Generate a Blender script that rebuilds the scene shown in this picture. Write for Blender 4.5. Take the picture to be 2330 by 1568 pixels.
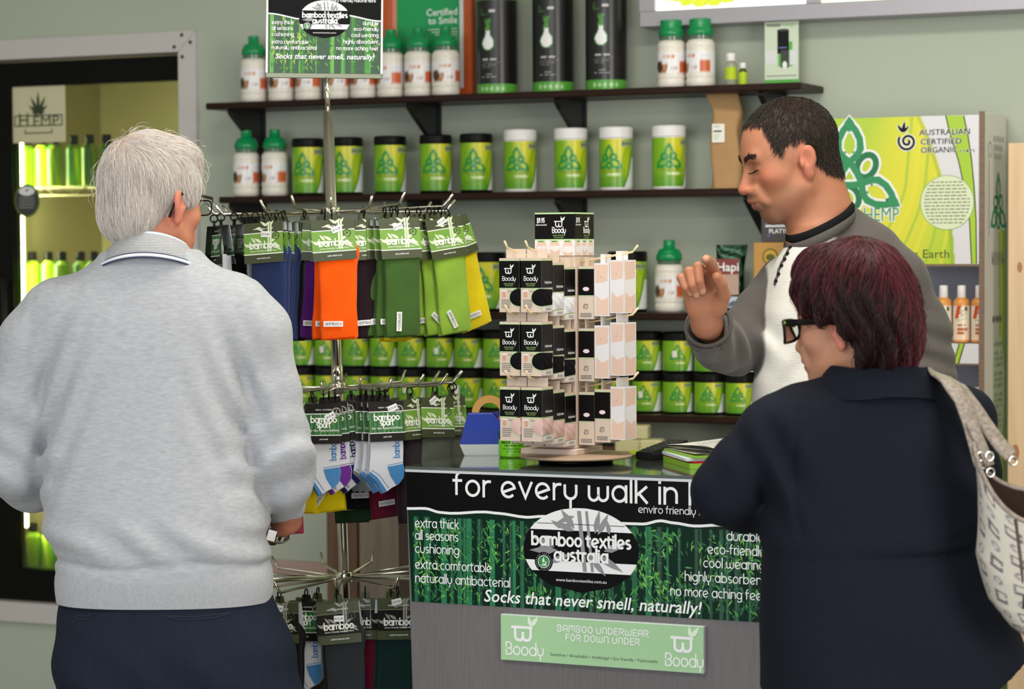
import bpy, math, random
import numpy as np
from mathutils import Vector, Matrix

for _o in list(bpy.data.objects):
    bpy.data.objects.remove(_o)
SC = bpy.context.scene
COL = SC.collection
PI = math.pi
random.seed(7)
RNG = np.random.default_rng(11)

# ------------------------------------------------------------------ camera
F, CX, CY = 5600.0, 1165.0, 784.0          # focal length and centre in pixels of the 2330 x 1568 frame
CAM_H = 1.5
YAW = math.radians(24.7)
PITCH = math.atan((784 - 570) / F)
ROLL = math.radians(-0.34)
CAM_R = Matrix.Rotation(YAW, 3, 'Z') @ Matrix.Rotation(PI / 2 - PITCH, 3, 'X') @ Matrix.Rotation(ROLL, 3, 'Z')
CAM_P = Vector((0, 0, CAM_H))
cam_data = bpy.data.cameras.new('camera')
cam = bpy.data.objects.new('camera', cam_data)
COL.objects.link(cam)
cam.matrix_world = Matrix.Translation(CAM_P) @ CAM_R.to_4x4()
cam_data.sensor_width = 36.0
cam_data.lens = 36.0 * F / 2330.0
cam_data.clip_start = 0.1
cam_data.dof.use_dof = True
cam_data.dof.focus_distance = 5.15
cam_data.dof.aperture_fstop = 4.2
SC.camera = cam

# ------------------------------------------------------------------ world, lamps, exposure
SC.view_settings.view_transform = 'Standard'
SC.view_settings.look = 'None'
SC.view_settings.gamma = 1.0
SC.view_settings.use_curve_mapping = False
SC.view_settings.exposure = 0.0
try:
    SC.cycles.use_denoising = True
    SC.cycles.max_bounces = 8
    SC.cycles.transparent_max_bounces = 16
except Exception:
    pass
world = bpy.data.worlds.new('daylight')
SC.world = world
world.use_nodes = True
world.node_tree.nodes['Background'].inputs[0].default_value = (0.80, 0.90, 1.0, 1)
world.node_tree.nodes['Background'].inputs[1].default_value = 0.55


def area_lamp(name, loc, target, sx, sy, power, color=(1, 1, 1)):
    l = bpy.data.lights.new(name, 'AREA')
    l.shape = 'RECTANGLE'
    l.size, l.size_y, l.energy, l.color = sx, sy, power, color
    o = bpy.data.objects.new(name, l)
    COL.objects.link(o)
    o.location = loc
    o.rotation_euler = (Vector(target) - Vector(loc)).to_track_quat('-Z', 'Y').to_euler()
    return o


# the shop window behind the photographer and the ceiling's fluorescent fittings
area_lamp('shop_window_daylight', (-1.3, -2.4, 1.7), (-2.4, 6.0, 1.2), 4.6, 2.4, 150, (0.93, 0.97, 1.0))
for _x, _y, _p in [(-4.3, 4.0, 6), (-1.6, 4.4, 40), (-4.3, 1.6, 22), (-1.6, 1.6, 34)]:
    area_lamp('fluorescent_light', (_x, _y, 2.93), (_x, _y, 0), 1.5, 0.5, _p, (1.0, 0.95, 0.86))
area_lamp('side_window_daylight', (2.45, 2.6, 1.7), (-2.0, 5.0, 1.4), 2.6, 1.8, 150, (1.0, 0.95, 0.88))

# ------------------------------------------------------------------ helpers: pixels to places
def ray(px, py):
    return CAM_R @ Vector(((px - CX) / F, (CY - py) / F, -1.0))


def at_d(px, py, d):
    return CAM_P + ray(px, py) * d


def at_y(px, py, y):
    r = ray(px, py)
    return CAM_P + r * (y / r.y)


def at_z(px, py, z):
    r = ray(px, py)
    return CAM_P + r * ((z - CAM_H) / r.z)


def lin(h):
    h = h.lstrip('#')
    c = [int(h[i:i + 2], 16) / 255 for i in (0, 2, 4)]
    return tuple(x / 12.92 if x <= 0.04045 else ((x + 0.055) / 1.055) ** 2.4 for x in c)


# ------------------------------------------------------------------ helpers: materials
MATS = {}


def M(name, color='#808080', rough=0.5, metal=0.0, spec=0.5, bump=None, var=None, vc=False, emit=None, stretch=None,
      wave=None, sheen=0.0, trans=0.0, coat=0.0):
    if name in MATS:
        return MATS[name]
    m = bpy.data.materials.new(name)
    m.use_nodes = True
    nt = m.node_tree
    b = nt.nodes['Principled BSDF']
    col = lin(color) + (1,)
    if max(col[:3]) < .03 and not metal:
        spec = min(spec, .14)
    b.inputs['Base Color'].default_value = col
    b.inputs['Roughness'].default_value = rough
    b.inputs['Metallic'].default_value = metal
    b.inputs['Specular IOR Level'].default_value = spec
    b.inputs['Coat Weight'].default_value = coat
    b.inputs['Coat Roughness'].default_value = 0.08
    b.inputs['Sheen Weight'].default_value = sheen
    if trans:
        b.inputs['Transmission Weight'].default_value = trans
    m.diffuse_color = col
    src = None
    if vc:
        a = nt.nodes.new('ShaderNodeAttribute')
        a.attribute_name = 'Col'
        src = a.outputs['Color']
    co = None
    if bump or var or wave:
        tc = nt.nodes.new('ShaderNodeTexCoord')
        mp = nt.nodes.new('ShaderNodeMapping')
        nt.links.new(tc.outputs['Object'], mp.inputs['Vector'])
        if stretch:
            mp.inputs['Scale'].default_value = stretch
        co = mp.outputs['Vector']
    if var:
        n = nt.nodes.new('ShaderNodeTexNoise')
        n.inputs['Scale'].default_value = var[0]
        n.inputs['Detail'].default_value = 5
        nt.links.new(co, n.inputs['Vector'])
        mr = nt.nodes.new('ShaderNodeMapRange')
        mr.inputs['From Min'].default_value = 0.25
        mr.inputs['From Max'].default_value = 0.75
        mr.inputs['To Min'].default_value = 1 - var[1]
        mr.inputs['To Max'].default_value = 1 + var[1]
        nt.links.new(n.outputs['Fac'], mr.inputs['Value'])
        mx = nt.nodes.new('ShaderNodeMix')
        mx.data_type = 'RGBA'
        mx.blend_type = 'MULTIPLY'
        mx.inputs['Factor'].default_value = 1.0
        if src:
            nt.links.new(src, mx.inputs['A'])
        else:
            mx.inputs['A'].default_value = col
        nt.links.new(mr.outputs['Result'], mx.inputs['B'])
        src = mx.outputs['Result']
    if src:
        nt.links.new(src, b.inputs['Base Color'])
    h = None
    if wave:
        w = nt.nodes.new('ShaderNodeTexWave')
        w.wave_type = 'BANDS'
        w.bands_direction = wave[2]
        w.inputs['Scale'].default_value = wave[0]
        w.inputs['Distortion'].default_value = 0.6
        nt.links.new(co, w.inputs['Vector'])
        bp = nt.nodes.new('ShaderNodeBump')
        bp.inputs['Strength'].default_value = wave[1]
        bp.inputs['Distance'].default_value = 0.002
        nt.links.new(w.outputs['Fac'], bp.inputs['Height'])
        h = bp
    if bump:
        n = nt.nodes.new('ShaderNodeTexNoise')
        n.inputs['Scale'].default_value = bump[0]
        n.inputs['Detail'].default_value = 4
        nt.links.new(co, n.inputs['Vector'])
        bp = nt.nodes.new('ShaderNodeBump')
        bp.inputs['Strength'].default_value = bump[1]
        bp.inputs['Distance'].default_value = 0.004
        nt.links.new(n.outputs['Fac'], bp.inputs['Height'])
        if h:
            nt.links.new(h.outputs['Normal'], bp.inputs['Normal'])
        h = bp
    if h:
        nt.links.new(h.outputs['Normal'], b.inputs['Normal'])
    if emit:
        b.inputs['Emission Color'].default_value = lin(emit[0]) + (1,)
        b.inputs['Emission Strength'].default_value = emit[1]
        if vc:
            nt.links.new(src, b.inputs['Emission Color'])
    MATS[name] = m
    return m


def thin_glass(name, tint='#ffffff', reflect=0.06, rough=0.02):
    if name in MATS:
        return MATS[name]
    m = bpy.data.materials.new(name)
    m.use_nodes = True
    nt = m.node_tree
    nt.nodes.remove(nt.nodes['Principled BSDF'])
    t = nt.nodes.new('ShaderNodeBsdfTransparent')
    t.inputs[0].default_value = lin(tint) + (1,)
    g = nt.nodes.new('ShaderNodeBsdfGlossy')
    g.inputs['Roughness'].default_value = rough
    f = nt.nodes.new('ShaderNodeFresnel')
    f.inputs['IOR'].default_value = 1.45
    mx = nt.nodes.new('ShaderNodeMixShader')
    nt.links.new(f.outputs[0], mx.inputs[0])
    nt.links.new(t.outputs[0], mx.inputs[1])
    nt.links.new(g.outputs[0], mx.inputs[2])
    nt.links.new(mx.outputs[0], nt.nodes['Material Output'].inputs[0])
    MATS[name] = m
    return m


# ------------------------------------------------------------------ helpers: lettering
def _L(*p):
    return [(p[i], p[i + 1]) for i in range(0, len(p), 2)]


def _A(cx, cy, rx, ry, a0, a1, n=None):
    n = n or max(4, int(abs(a1 - a0) / 18))
    return [(cx + rx * math.cos(math.radians(a0 + (a1 - a0) * i / n)),
             cy + ry * math.sin(math.radians(a0 + (a1 - a0) * i / n))) for i in range(n + 1)]


_O = _A(.46, .5, .46, .5, 0, 360)
GLYPH = {   # round geometric letters: (width, strokes), x-height 1
    'a': (.92, [_O, _L(.92, 0, .92, 1)]), 'b': (.92, [_O, _L(0, 0, 0, 1.55)]), 'c': (.78, [_A(.46, .5, .46, .5, 48, 312)]),
    'd': (.92, [_O, _L(.92, 0, .92, 1.55)]), 'e': (.92, [_A(.46, .5, .46, .5, 12, 318), _L(.08, .32, .9, .62)]),
    'f': (.5, [_L(.12, 0, .12, 1.2) + _A(.42, 1.2, .3, .35, 180, 90), _L(-.08, 1, .45, 1)]),
    'g': (.92, [_O, _L(.92, 1, .92, -.15) + _A(.5, -.15, .42, .36, 0, -150)]),
    'h': (.8, [_L(0, 0, 0, 1.55), _L(0, .55) + _A(.4, .6, .4, .4, 180, 0) + _L(.8, 0)]),
    'i': (.0, [_L(0, 0, 0, 1), _L(-.005, 1.36, .005, 1.36)]), 'j': (.15, [_L(.1, 1, .1, -.3), _L(.1, 1.36, .11, 1.36)]),
    'k': (.72, [_L(0, 0, 0, 1.55), _L(.68, 1, .04, .45), _L(.2, .58, .72, 0)]), 'l': (.0, [_L(0, 0, 0, 1.55)]),
    'L': (.5, [_L(0, 1.55, 0, 0, .5, 0)]),
    'm': (1.3, [_L(0, 0, 0, 1), _L(0, .6) + _A(.325, .65, .325, .35, 180, 0) + _L(.65, 0), _L(.65, .6) + _A(.975, .65, .325, .35, 180, 0) + _L(1.3, 0)]),
    'n': (.8, [_L(0, 0, 0, 1), _L(0, .55) + _A(.4, .6, .4, .4, 180, 0) + _L(.8, 0)]), 'o': (.92, [_O]),
    'p': (.92, [_O, _L(0, 1, 0, -.5)]), 'q': (.92, [_O, _L(.92, 1, .92, -.5)]),
    'r': (.42, [_L(0, 0, 0, 1), _L(0, .6) + _A(.36, .62, .36, .38, 180, 78)]),
    's': (.62, [_A(.32, .75, .3, .25, 40, 270, 9) + _A(.32, .25, .3, .25, 90, -140, 9)]),
    't': (.45, [_L(.12, 1.4, .12, .3) + _A(.4, .3, .28, .3, 180, 280), _L(-.1, 1, .45, 1)]),
    'u': (.8, [_L(0, 1) + _A(.4, .4, .4, .4, 180, 360) + _L(.8, 1)]), 'v': (.84, [_L(0, 1, .42, 0, .84, 1)]),
    'w': (1.3, [_L(0, 1) + _A(.325, .35, .325, .35, 180, 360) + _L(.65, .9), _L(.65, .35) + _A(.975, .35, .325, .35, 180, 360) + _L(1.3, 1)]),
    'x': (.8, [_L(0, 0, .8, 1), _L(0, 1, .8, 0)]),
    'y': (.8, [_L(0, 1) + _A(.4, .45, .4, .4, 180, 360) + _L(.8, 1), _L(.4, .05, .4, -.5)]),
    'z': (.75, [_L(0, 1, .75, 1, 0, 0, .75, 0)]),
    'B': (.85, [_L(0, 0, 0, 1.5, .45, 1.5) + _A(.45, 1.13, .34, .37, 90, -90) + _L(0, .76), _L(.45, .76) + _A(.45, .38, .4, .38, 90, -90) + _L(0, 0)]),
    'A': (.9, [_L(0, 0, 0, 1) + _A(.45, 1.05, .45, .45, 180, 0) + _L(.9, 0), _L(0, .6, .9, .6)]),
    'M': (1.2, [_L(0, 0, 0, 1.5), _L(0, 1) + _A(.3, 1.1, .3, .4, 180, 0) + _L(.6, .4), _L(.6, 1) + _A(.9, 1.1, .3, .4, 180, 0) + _L(1.2, 0)]),
    'O': (.95, [_A(.475, .75, .475, .75, 0, 360)]), 'U': (.9, [_L(0, 1.5) + _A(.45, .42, .45, .42, 180, 360) + _L(.9, 1.5)]),
    'N': (.9, [_L(0, 0, 0, 1) + _A(.45, 1.05, .45, .45, 180, 0) + _L(.9, 0)]),
    'D': (.9, [_L(0, 0, 0, 1.5, .3, 1.5) + _A(.3, .75, .6, .75, 90, -90) + _L(0, 0)]),
    'E': (.7, [_L(.7, 1.5, 0, 1.5, 0, 0, .7, 0), _L(0, .76, .6, .76)]), 'F': (.65, [_L(.65, 1.5, 0, 1.5, 0, 0), _L(0, .76, .55, .76)]),
    'R': (.85, [_L(0, 0, 0, 1.5, .45, 1.5) + _A(.45, 1.1, .38, .4, 90, -90) + _L(0, .7), _L(.4, .7, .85, 0)]),
    'W': (1.3, [_L(0, 1.5) + _A(.325, .35, .325, .35, 180, 360) + _L(.65, 1.2), _L(.65, .35) + _A(.975, .35, .325, .35, 180, 360) + _L(1.3, 1.5)]),
    '-': (.4, [_L(.02, .5, .38, .5)]), '.': (.0, [_L(0, 0, .01, 0)]), ',': (.05, [_L(.05, .05, 0, -.2)]), "'": (0, [_L(0, 1.5, 0, 1.3)]),
}
_FONT_CACHE = {}


def font_mesh(s, bold=0.0, shear=0.0):
    key = (s, bold, shear)
    if key not in _FONT_CACHE:
        cu = bpy.data.curves.new('lettering', 'FONT')
        cu.body = s
        cu.size = 1.0
        cu.resolution_u = 2
        cu.offset = bold
        cu.shear = shear
        ob = bpy.data.objects.new('lettering', cu)
        COL.objects.link(ob)
        dg = bpy.context.evaluated_depsgraph_get()
        me = bpy.data.meshes.new_from_object(ob.evaluated_get(dg))
        vs = [(v.co.x, v.co.y) for v in me.vertices]
        fs = [tuple(p.vertices) for p in me.polygons]
        bpy.data.objects.remove(ob)
        bpy.data.curves.remove(cu)
        bpy.data.meshes.remove(me)
        w = max([v[0] for v in vs] or [0])
        _FONT_CACHE[key] = (vs, fs, w)
    return _FONT_CACHE[key]


# ------------------------------------------------------------------ helpers: meshes
class MB:
    """Collects shapes and links them as ONE mesh object."""

    def __init__(self):
        self.v, self.f, self.mi, self.sm, self.c, self.mats = [], [], [], [], [], []
        self.xf = None

    def mat(self, m):
        if m not in self.mats:
            self.mats.append(m)
        return self.mats.index(m)

    def add(self, vs, fs, m, smooth=False, cols=None):
        n = len(self.v)
        if self.xf is not None:
            vs = [self.xf @ Vector(p) for p in vs]
        self.v.extend(tuple(p) for p in vs)
        self.c.extend(cols if cols is not None else [(1, 1, 1)] * len(vs))
        k = self.mat(m)
        for f in fs:
            self.f.append(tuple(i + n for i in f))
            self.mi.append(k)
            self.sm.append(smooth)

    def box(self, a, b, m, bev=0.0):
        x0, y0, z0 = a
        x1, y1, z1 = b
        if bev <= 0:
            self.add([(x0, y0, z0), (x1, y0, z0), (x1, y1, z0), (x0, y1, z0), (x0, y0, z1), (x1, y0, z1), (x1, y1, z1), (x0, y1, z1)],
                     [(0, 3, 2, 1), (4, 5, 6, 7), (0, 1, 5, 4), (1, 2, 6, 5), (2, 3, 7, 6), (3, 0, 4, 7)], m)
        else:
            e = bev
            ring = [(x0 + e, y0), (x1 - e, y0), (x1, y0 + e), (x1, y1 - e), (x1 - e, y1), (x0 + e, y1), (x0, y1 - e), (x0, y0 + e)]
            cx, cy = (x0 + x1) / 2, (y0 + y1) / 2

            def inset(r):
                return [(min(max(x, x0 + e), x1 - e), min(max(y, y0 + e), y1 - e)) for x, y in r]
            rings = [[(x, y, z0) for x, y in inset(ring)], [(x, y, z0 + e) for x, y in ring], [(x, y, z1 - e) for x, y in ring], [(x, y, z1) for x, y in inset(ring)]]
            vs = [p for r in rings for p in r]
            fs = [tuple(range(7, -1, -1)), tuple(range(24, 32))]
            for r in range(3):
                for i in range(8):
                    j = (i + 1) % 8
                    fs.append((r * 8 + i, r * 8 + j, r * 8 + 8 + j, r * 8 + 8 + i))
            self.add(vs, fs, m)

    def lathe(self, prof, m, seg=24, c=(0, 0, 0), color=None, smooth=True, cap=True, split=True):
        """prof: (r, z) from bottom to top; repeated points make a hard edge."""
        vs, fs, cols = [], [], []
        for r, z in prof:
            for i in range(seg):
                a = 2 * PI * i / seg
                vs.append((c[0] + r * math.cos(a), c[1] + r * math.sin(a), c[2] + z))
                if color:
                    cols.append((a, z))
        if color:
            q = np.array(cols, float)
            cols = [tuple(r) for r in color(q[:, 0], q[:, 1]).tolist()]
        n = len(prof)
        for k in range(n - 1):
            if prof[k] == prof[k + 1]:
                continue
            for i in range(seg):
                j = (i + 1) % seg
                fs.append((k * seg + i, k * seg + j, (k + 1) * seg + j, (k + 1) * seg + i))
        if cap:
            if prof[0][0] > 1e-5:
                fs.append(tuple(range(seg - 1, -1, -1)))
            if prof[-1][0] > 1e-5:
                fs.append(tuple((n - 1) * seg + i for i in range(seg)))
        self.add(vs, fs, m, smooth, cols if color else None)

    def tube(self, pts, r, m, seg=8, caps=True, smooth=True, flat=None):
        """round (or flat: (rx, ry, up)) bar along points; r may be a list."""
        pts = [Vector(p) for p in pts]
        n = len(pts)
        rs = r if isinstance(r, (list, tuple)) else [r] * n
        vs, fs = [], []
        up = None
        for i, p in enumerate(pts):
            t = (pts[min(i + 1, n - 1)] - pts[max(i - 1, 0)])
            if t.length < 1e-9:
                t = Vector((0, 0, 1))
            t.normalize()
            if up is None:
                up = Vector((0, 0, 1)) if abs(t.z) < .9 else Vector((1, 0, 0))
                if flat:
                    up = Vector(flat[2])
            s = t.cross(up)
            if s.length < 1e-6:
                s = t.orthogonal()
            s.normalize()
            u = s.cross(t).normalized()
            if not flat:
                up = u
            for k in range(seg):
                a = 2 * PI * (k + .5) / seg
                if flat:
                    vs.append(p + s * (math.cos(a) * flat[0] * rs[i]) + u * (math.sin(a) * flat[1] * rs[i]))
                else:
                    vs.append(p + (s * math.cos(a) + u * math.sin(a)) * rs[i])
        for i in range(n - 1):
            for k in range(seg):
                j = (k + 1) % seg
                fs.append((i * seg + k, i * seg + j, (i + 1) * seg + j, (i + 1) * seg + k))
        if caps:
            fs.append(tuple(range(seg - 1, -1, -1)))
            fs.append(tuple((n - 1) * seg + k for k in range(seg)))
        self.add(vs, fs, m, smooth)

    def torus(self, c, axis, R, r, m, seg=14, sub=6, arc=(0, 360)):
        ax = Vector(axis).normalized()
        s = ax.orthogonal().normalized()
        u = ax.cross(s)
        full = arc == (0, 360)
        n = seg if full else seg + 1
        pts = []
        for i in range(n):
            a = math.radians(arc[0] + (arc[1] - arc[0]) * i / seg)
            pts.append(Vector(c) + (s * math.cos(a) + u * math.sin(a)) * R)
        vs, fs = [], []
        for i, p in enumerate(pts):
            d = (p - Vector(c)).normalized()
            for k in range(sub):
                b = 2 * PI * k / sub
                vs.append(p + d * (math.cos(b) * r) + ax * (math.sin(b) * r))
        for i in range(n if full else n - 1):
            i2 = (i + 1) % n
            for k in range(sub):
                j = (k + 1) % sub
                fs.append((i * sub + k, i * sub + j, i2 * sub + j, i2 * sub + k))
        self.add(vs, fs, m, True)

    def prism(self, poly, O, U, V, N, t, m, smooth=False, back=None):
        """2-D outline on plane (O,U,V) extruded by t along N."""
        O, U, V, N = Vector(O), Vector(U), Vector(V), Vector(N)
        n = len(poly)
        a = [O + U * x + V * y for x, y in poly]
        vs = a + [p + N * t for p in a]
        fs = [tuple(range(n - 1, -1, -1)), tuple(range(n, 2 * n))]
        fs += [(i, (i + 1) % n, n + (i + 1) % n, n + i) for i in range(n)]
        self.add(vs, fs, m, smooth)

    def grid(self, nu, nv, fn, m, smooth=True, color=None, closed=False):
        """surface from fn(u,v), u,v in 0..1"""
        vs, fs, cols = [], [], []
        for j in range(nv + 1):
            for i in range(nu + (0 if closed else 1)):
                vs.append(fn(i / nu, j / nv))
                if color:
                    cols.append((i / nu, j / nv))
        if color:
            q = np.array(cols, float)
            cols = [tuple(r) for r in color(q[:, 0], q[:, 1]).tolist()]
        w = nu if closed else nu + 1
        for j in range(nv):
            for i in range(nu):
                i2 = (i + 1) % w
                fs.append((j * w + i, j * w + i2, (j + 1) * w + i2, (j + 1) * w + i))
        self.add(vs, fs, m, smooth, cols if color else None)

    def build(self, name, parent=None, loc=None, kind=None):
        me = bpy.data.meshes.new(name)
        me.from_pydata(self.v, [], self.f)
        for m in self.mats:
            me.materials.append(m)
        me.polygons.foreach_set('material_index', self.mi)
        me.polygons.foreach_set('use_smooth', self.sm)
        if any(c != (1, 1, 1) for c in self.c):
            at = me.color_attributes.new('Col', 'FLOAT_COLOR', 'POINT')
            arr = np.ones((len(self.c), 4), np.float32)
            arr[:, :3] = np.array(self.c, np.float32)
            at.data.foreach_set('color', arr.ravel())
        me.update()
        o = bpy.data.objects.new(name, me)
        COL.objects.link(o)
        if parent is not None:
            o.parent = parent
        if loc is not None:
            o.location = loc
        if kind:
            o['kind'] = kind
        return o


class Canvas:
    """flat artwork printed on the plane (O, U, V) with outward normal N; every layer lies a hair above the last"""

    def __init__(self, mb, O, U, V, eps=0.0004):
        self.mb, self.O, self.U, self.V = mb, Vector(O), Vector(U).normalized(), Vector(V).normalized()
        self.N = self.U.cross(self.V).normalized()
        self.eps = eps

    def p(self, x, y, z):
        return self.O + self.U * x + self.V * y + self.N * (z * self.eps)

    def poly(self, pts, m, z=1, cols=None):
        self.mb.add([self.p(x, y, z) for x, y in pts], [tuple(range(len(pts)))], m, False, cols)

    def rect(self, x0, y0, x1, y1, m, z=1):
        self.poly([(x0, y0), (x1, y0), (x1, y1), (x0, y1)], m, z)

    def ellipse(self, cx, cy, rx, ry, m, z=1, n=40, a0=0, a1=360):
        self.poly([(cx + rx * math.cos(math.radians(a0 + (a1 - a0) * i / n)), cy + ry * math.sin(math.radians(a0 + (a1 - a0) * i / n)))
                   for i in range(n if a1 - a0 == 360 else n + 1)], m, z)

    def ring(self, cx, cy, rx, ry, w, m, z=1, n=40):
        pts = [(cx + rx * math.cos(2 * PI * i / n), cy + ry * math.sin(2 * PI * i / n)) for i in range(n + 1)]
        self.stroke(pts, w, m, z)

    def leaf(self, x, y, l, w, ang, m, z=1):
        self.k = getattr(self, 'k', 0) + 1
        z = z + .06 * (self.k % 7)
        a = math.radians(ang)
        c, s = math.cos(a), math.sin(a)
        pts = [(0, 0), (.3 * l, -.5 * w), (.6 * l, -.42 * w), (l, 0), (.6 * l, .42 * w), (.3 * l, .5 * w)]
        self.poly([(x + px * c - py * s, y + px * s + py * c) for px, py in pts], m, z)

    def stroke(self, pts, w, m, z=1, cap=False):
        self.k = getattr(self, 'k', 0) + 1
        z = z + .09 * (self.k % 6)
        n = len(pts)
        if n < 2:
            return
        closed = (abs(pts[0][0] - pts[-1][0]) + abs(pts[0][1] - pts[-1][1])) < 1e-9 and n > 3
        le, ri = [], []
        for i in range(n):
            if closed:
                q0, q1 = pts[(i - 1) % (n - 1)], pts[(i + 1) % (n - 1) if i < n - 1 else 1]
            else:
                q0, q1 = pts[max(i - 1, 0)], pts[min(i + 1, n - 1)]
            p = pts[i]
            d0 = Vector((p[0] - q0[0], p[1] - q0[1]))
            d1 = Vector((q1[0] - p[0], q1[1] - p[1]))
            if d0.length < 1e-9:
                d0 = d1
            if d1.length < 1e-9:
                d1 = d0
            if d0.length < 1e-9:
                d0 = d1 = Vector((1, 0))
            d0.normalize()
            d1.normalize()
            t = (d0 + d1)
            if t.length < 1e-6:
                t = d1.copy()
            t.normalize()
            nn = Vector((-t.y, t.x))
            k = 1 / max(.45, Vector((-d1.y, d1.x)).dot(nn))
            ex = 0
            if not closed and cap and i in (0, n - 1):
                ex = w / 2 * (-1 if i == 0 else 1)
            b = Vector(p) + t * ex
            le.append(b + nn * (w / 2 * k))
            ri.append(b - nn * (w / 2 * k))
        vs = [self.p(q.x, q.y, z) for q in ri] + [self.p(q.x, q.y, z) for q in le]
        fs = [(i, i + 1, n + i + 1, n + i) for i in range(n - 1)]
        self.mb.add(vs, fs, m)

    def text(self, s, x, y, size, m, z=2, align='l', w=0.17, gap=0.30, sx=1.0, cap=True, slant=0.0):
        """round geometric lettering; size is the x-height"""
        adv, tot = [], 0.0
        for ch in s:
            wd = .45 if ch == ' ' else GLYPH[ch][0]
            adv.append(tot)
            tot += wd + (gap if ch != ' ' else 0.1)
        tot -= gap
        x0 = x - {'l': 0, 'c': .5, 'r': 1}[align] * tot * size * sx
        for ch, ad in zip(s, adv):
            if ch == ' ':
                continue
            for st in GLYPH[ch][1]:
                self.stroke([(x0 + (ad + px + slant * py) * size * sx, y + py * size) for px, py in st], w * size, m, z,
                            cap and len(st) < 8)
        return tot * size * sx

    def sans(self, s, x, y, size, m, z=2, align='l', bold=0.0, shear=0.0, width=None):
        vs, fs, w = font_mesh(s, bold, shear)
        if not vs:
            return
        k = size
        kx = size if width is None else width / w
        x0 = x - {'l': 0, 'c': .5, 'r': 1}[align] * w * kx
        self.mb.add([self.p(x0 + a * kx, y + b * k, z) for a, b in vs], fs, m)


def thing(name, label, cat, loc=(0, 0, 0), rotz=0.0, group=None):
    o = bpy.data.objects.new(name, None)
    COL.objects.link(o)
    o.location = loc
    o.rotation_euler = (0, 0, rotz)
    o.empty_display_size = .05
    return tag(o, label, cat, group)


def tag(o, label, cat, group=None):
    o['label'] = label
    o['category'] = cat
    if group:
        o['group'] = group
    return o


def struct(o):
    o['kind'] = 'structure'
    return o


def dup(root, label=None, loc=None, rotz=None, mw=None):
    """a copy of a thing with copies of its parts and their sub-parts"""
    r = root.copy()
    COL.objects.link(r)
    if label:
        r['label'] = label
    if loc is not None:
        r.location = loc
    if rotz is not None:
        r.rotation_euler = (0, 0, rotz)
    if mw is not None:
        r.matrix_world = mw

    def rec(src, dst):
        for ch in src.children:
            c = ch.copy()
            COL.objects.link(c)
            c.parent = dst
            rec(ch, c)
    rec(root, r)
    return r


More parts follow.
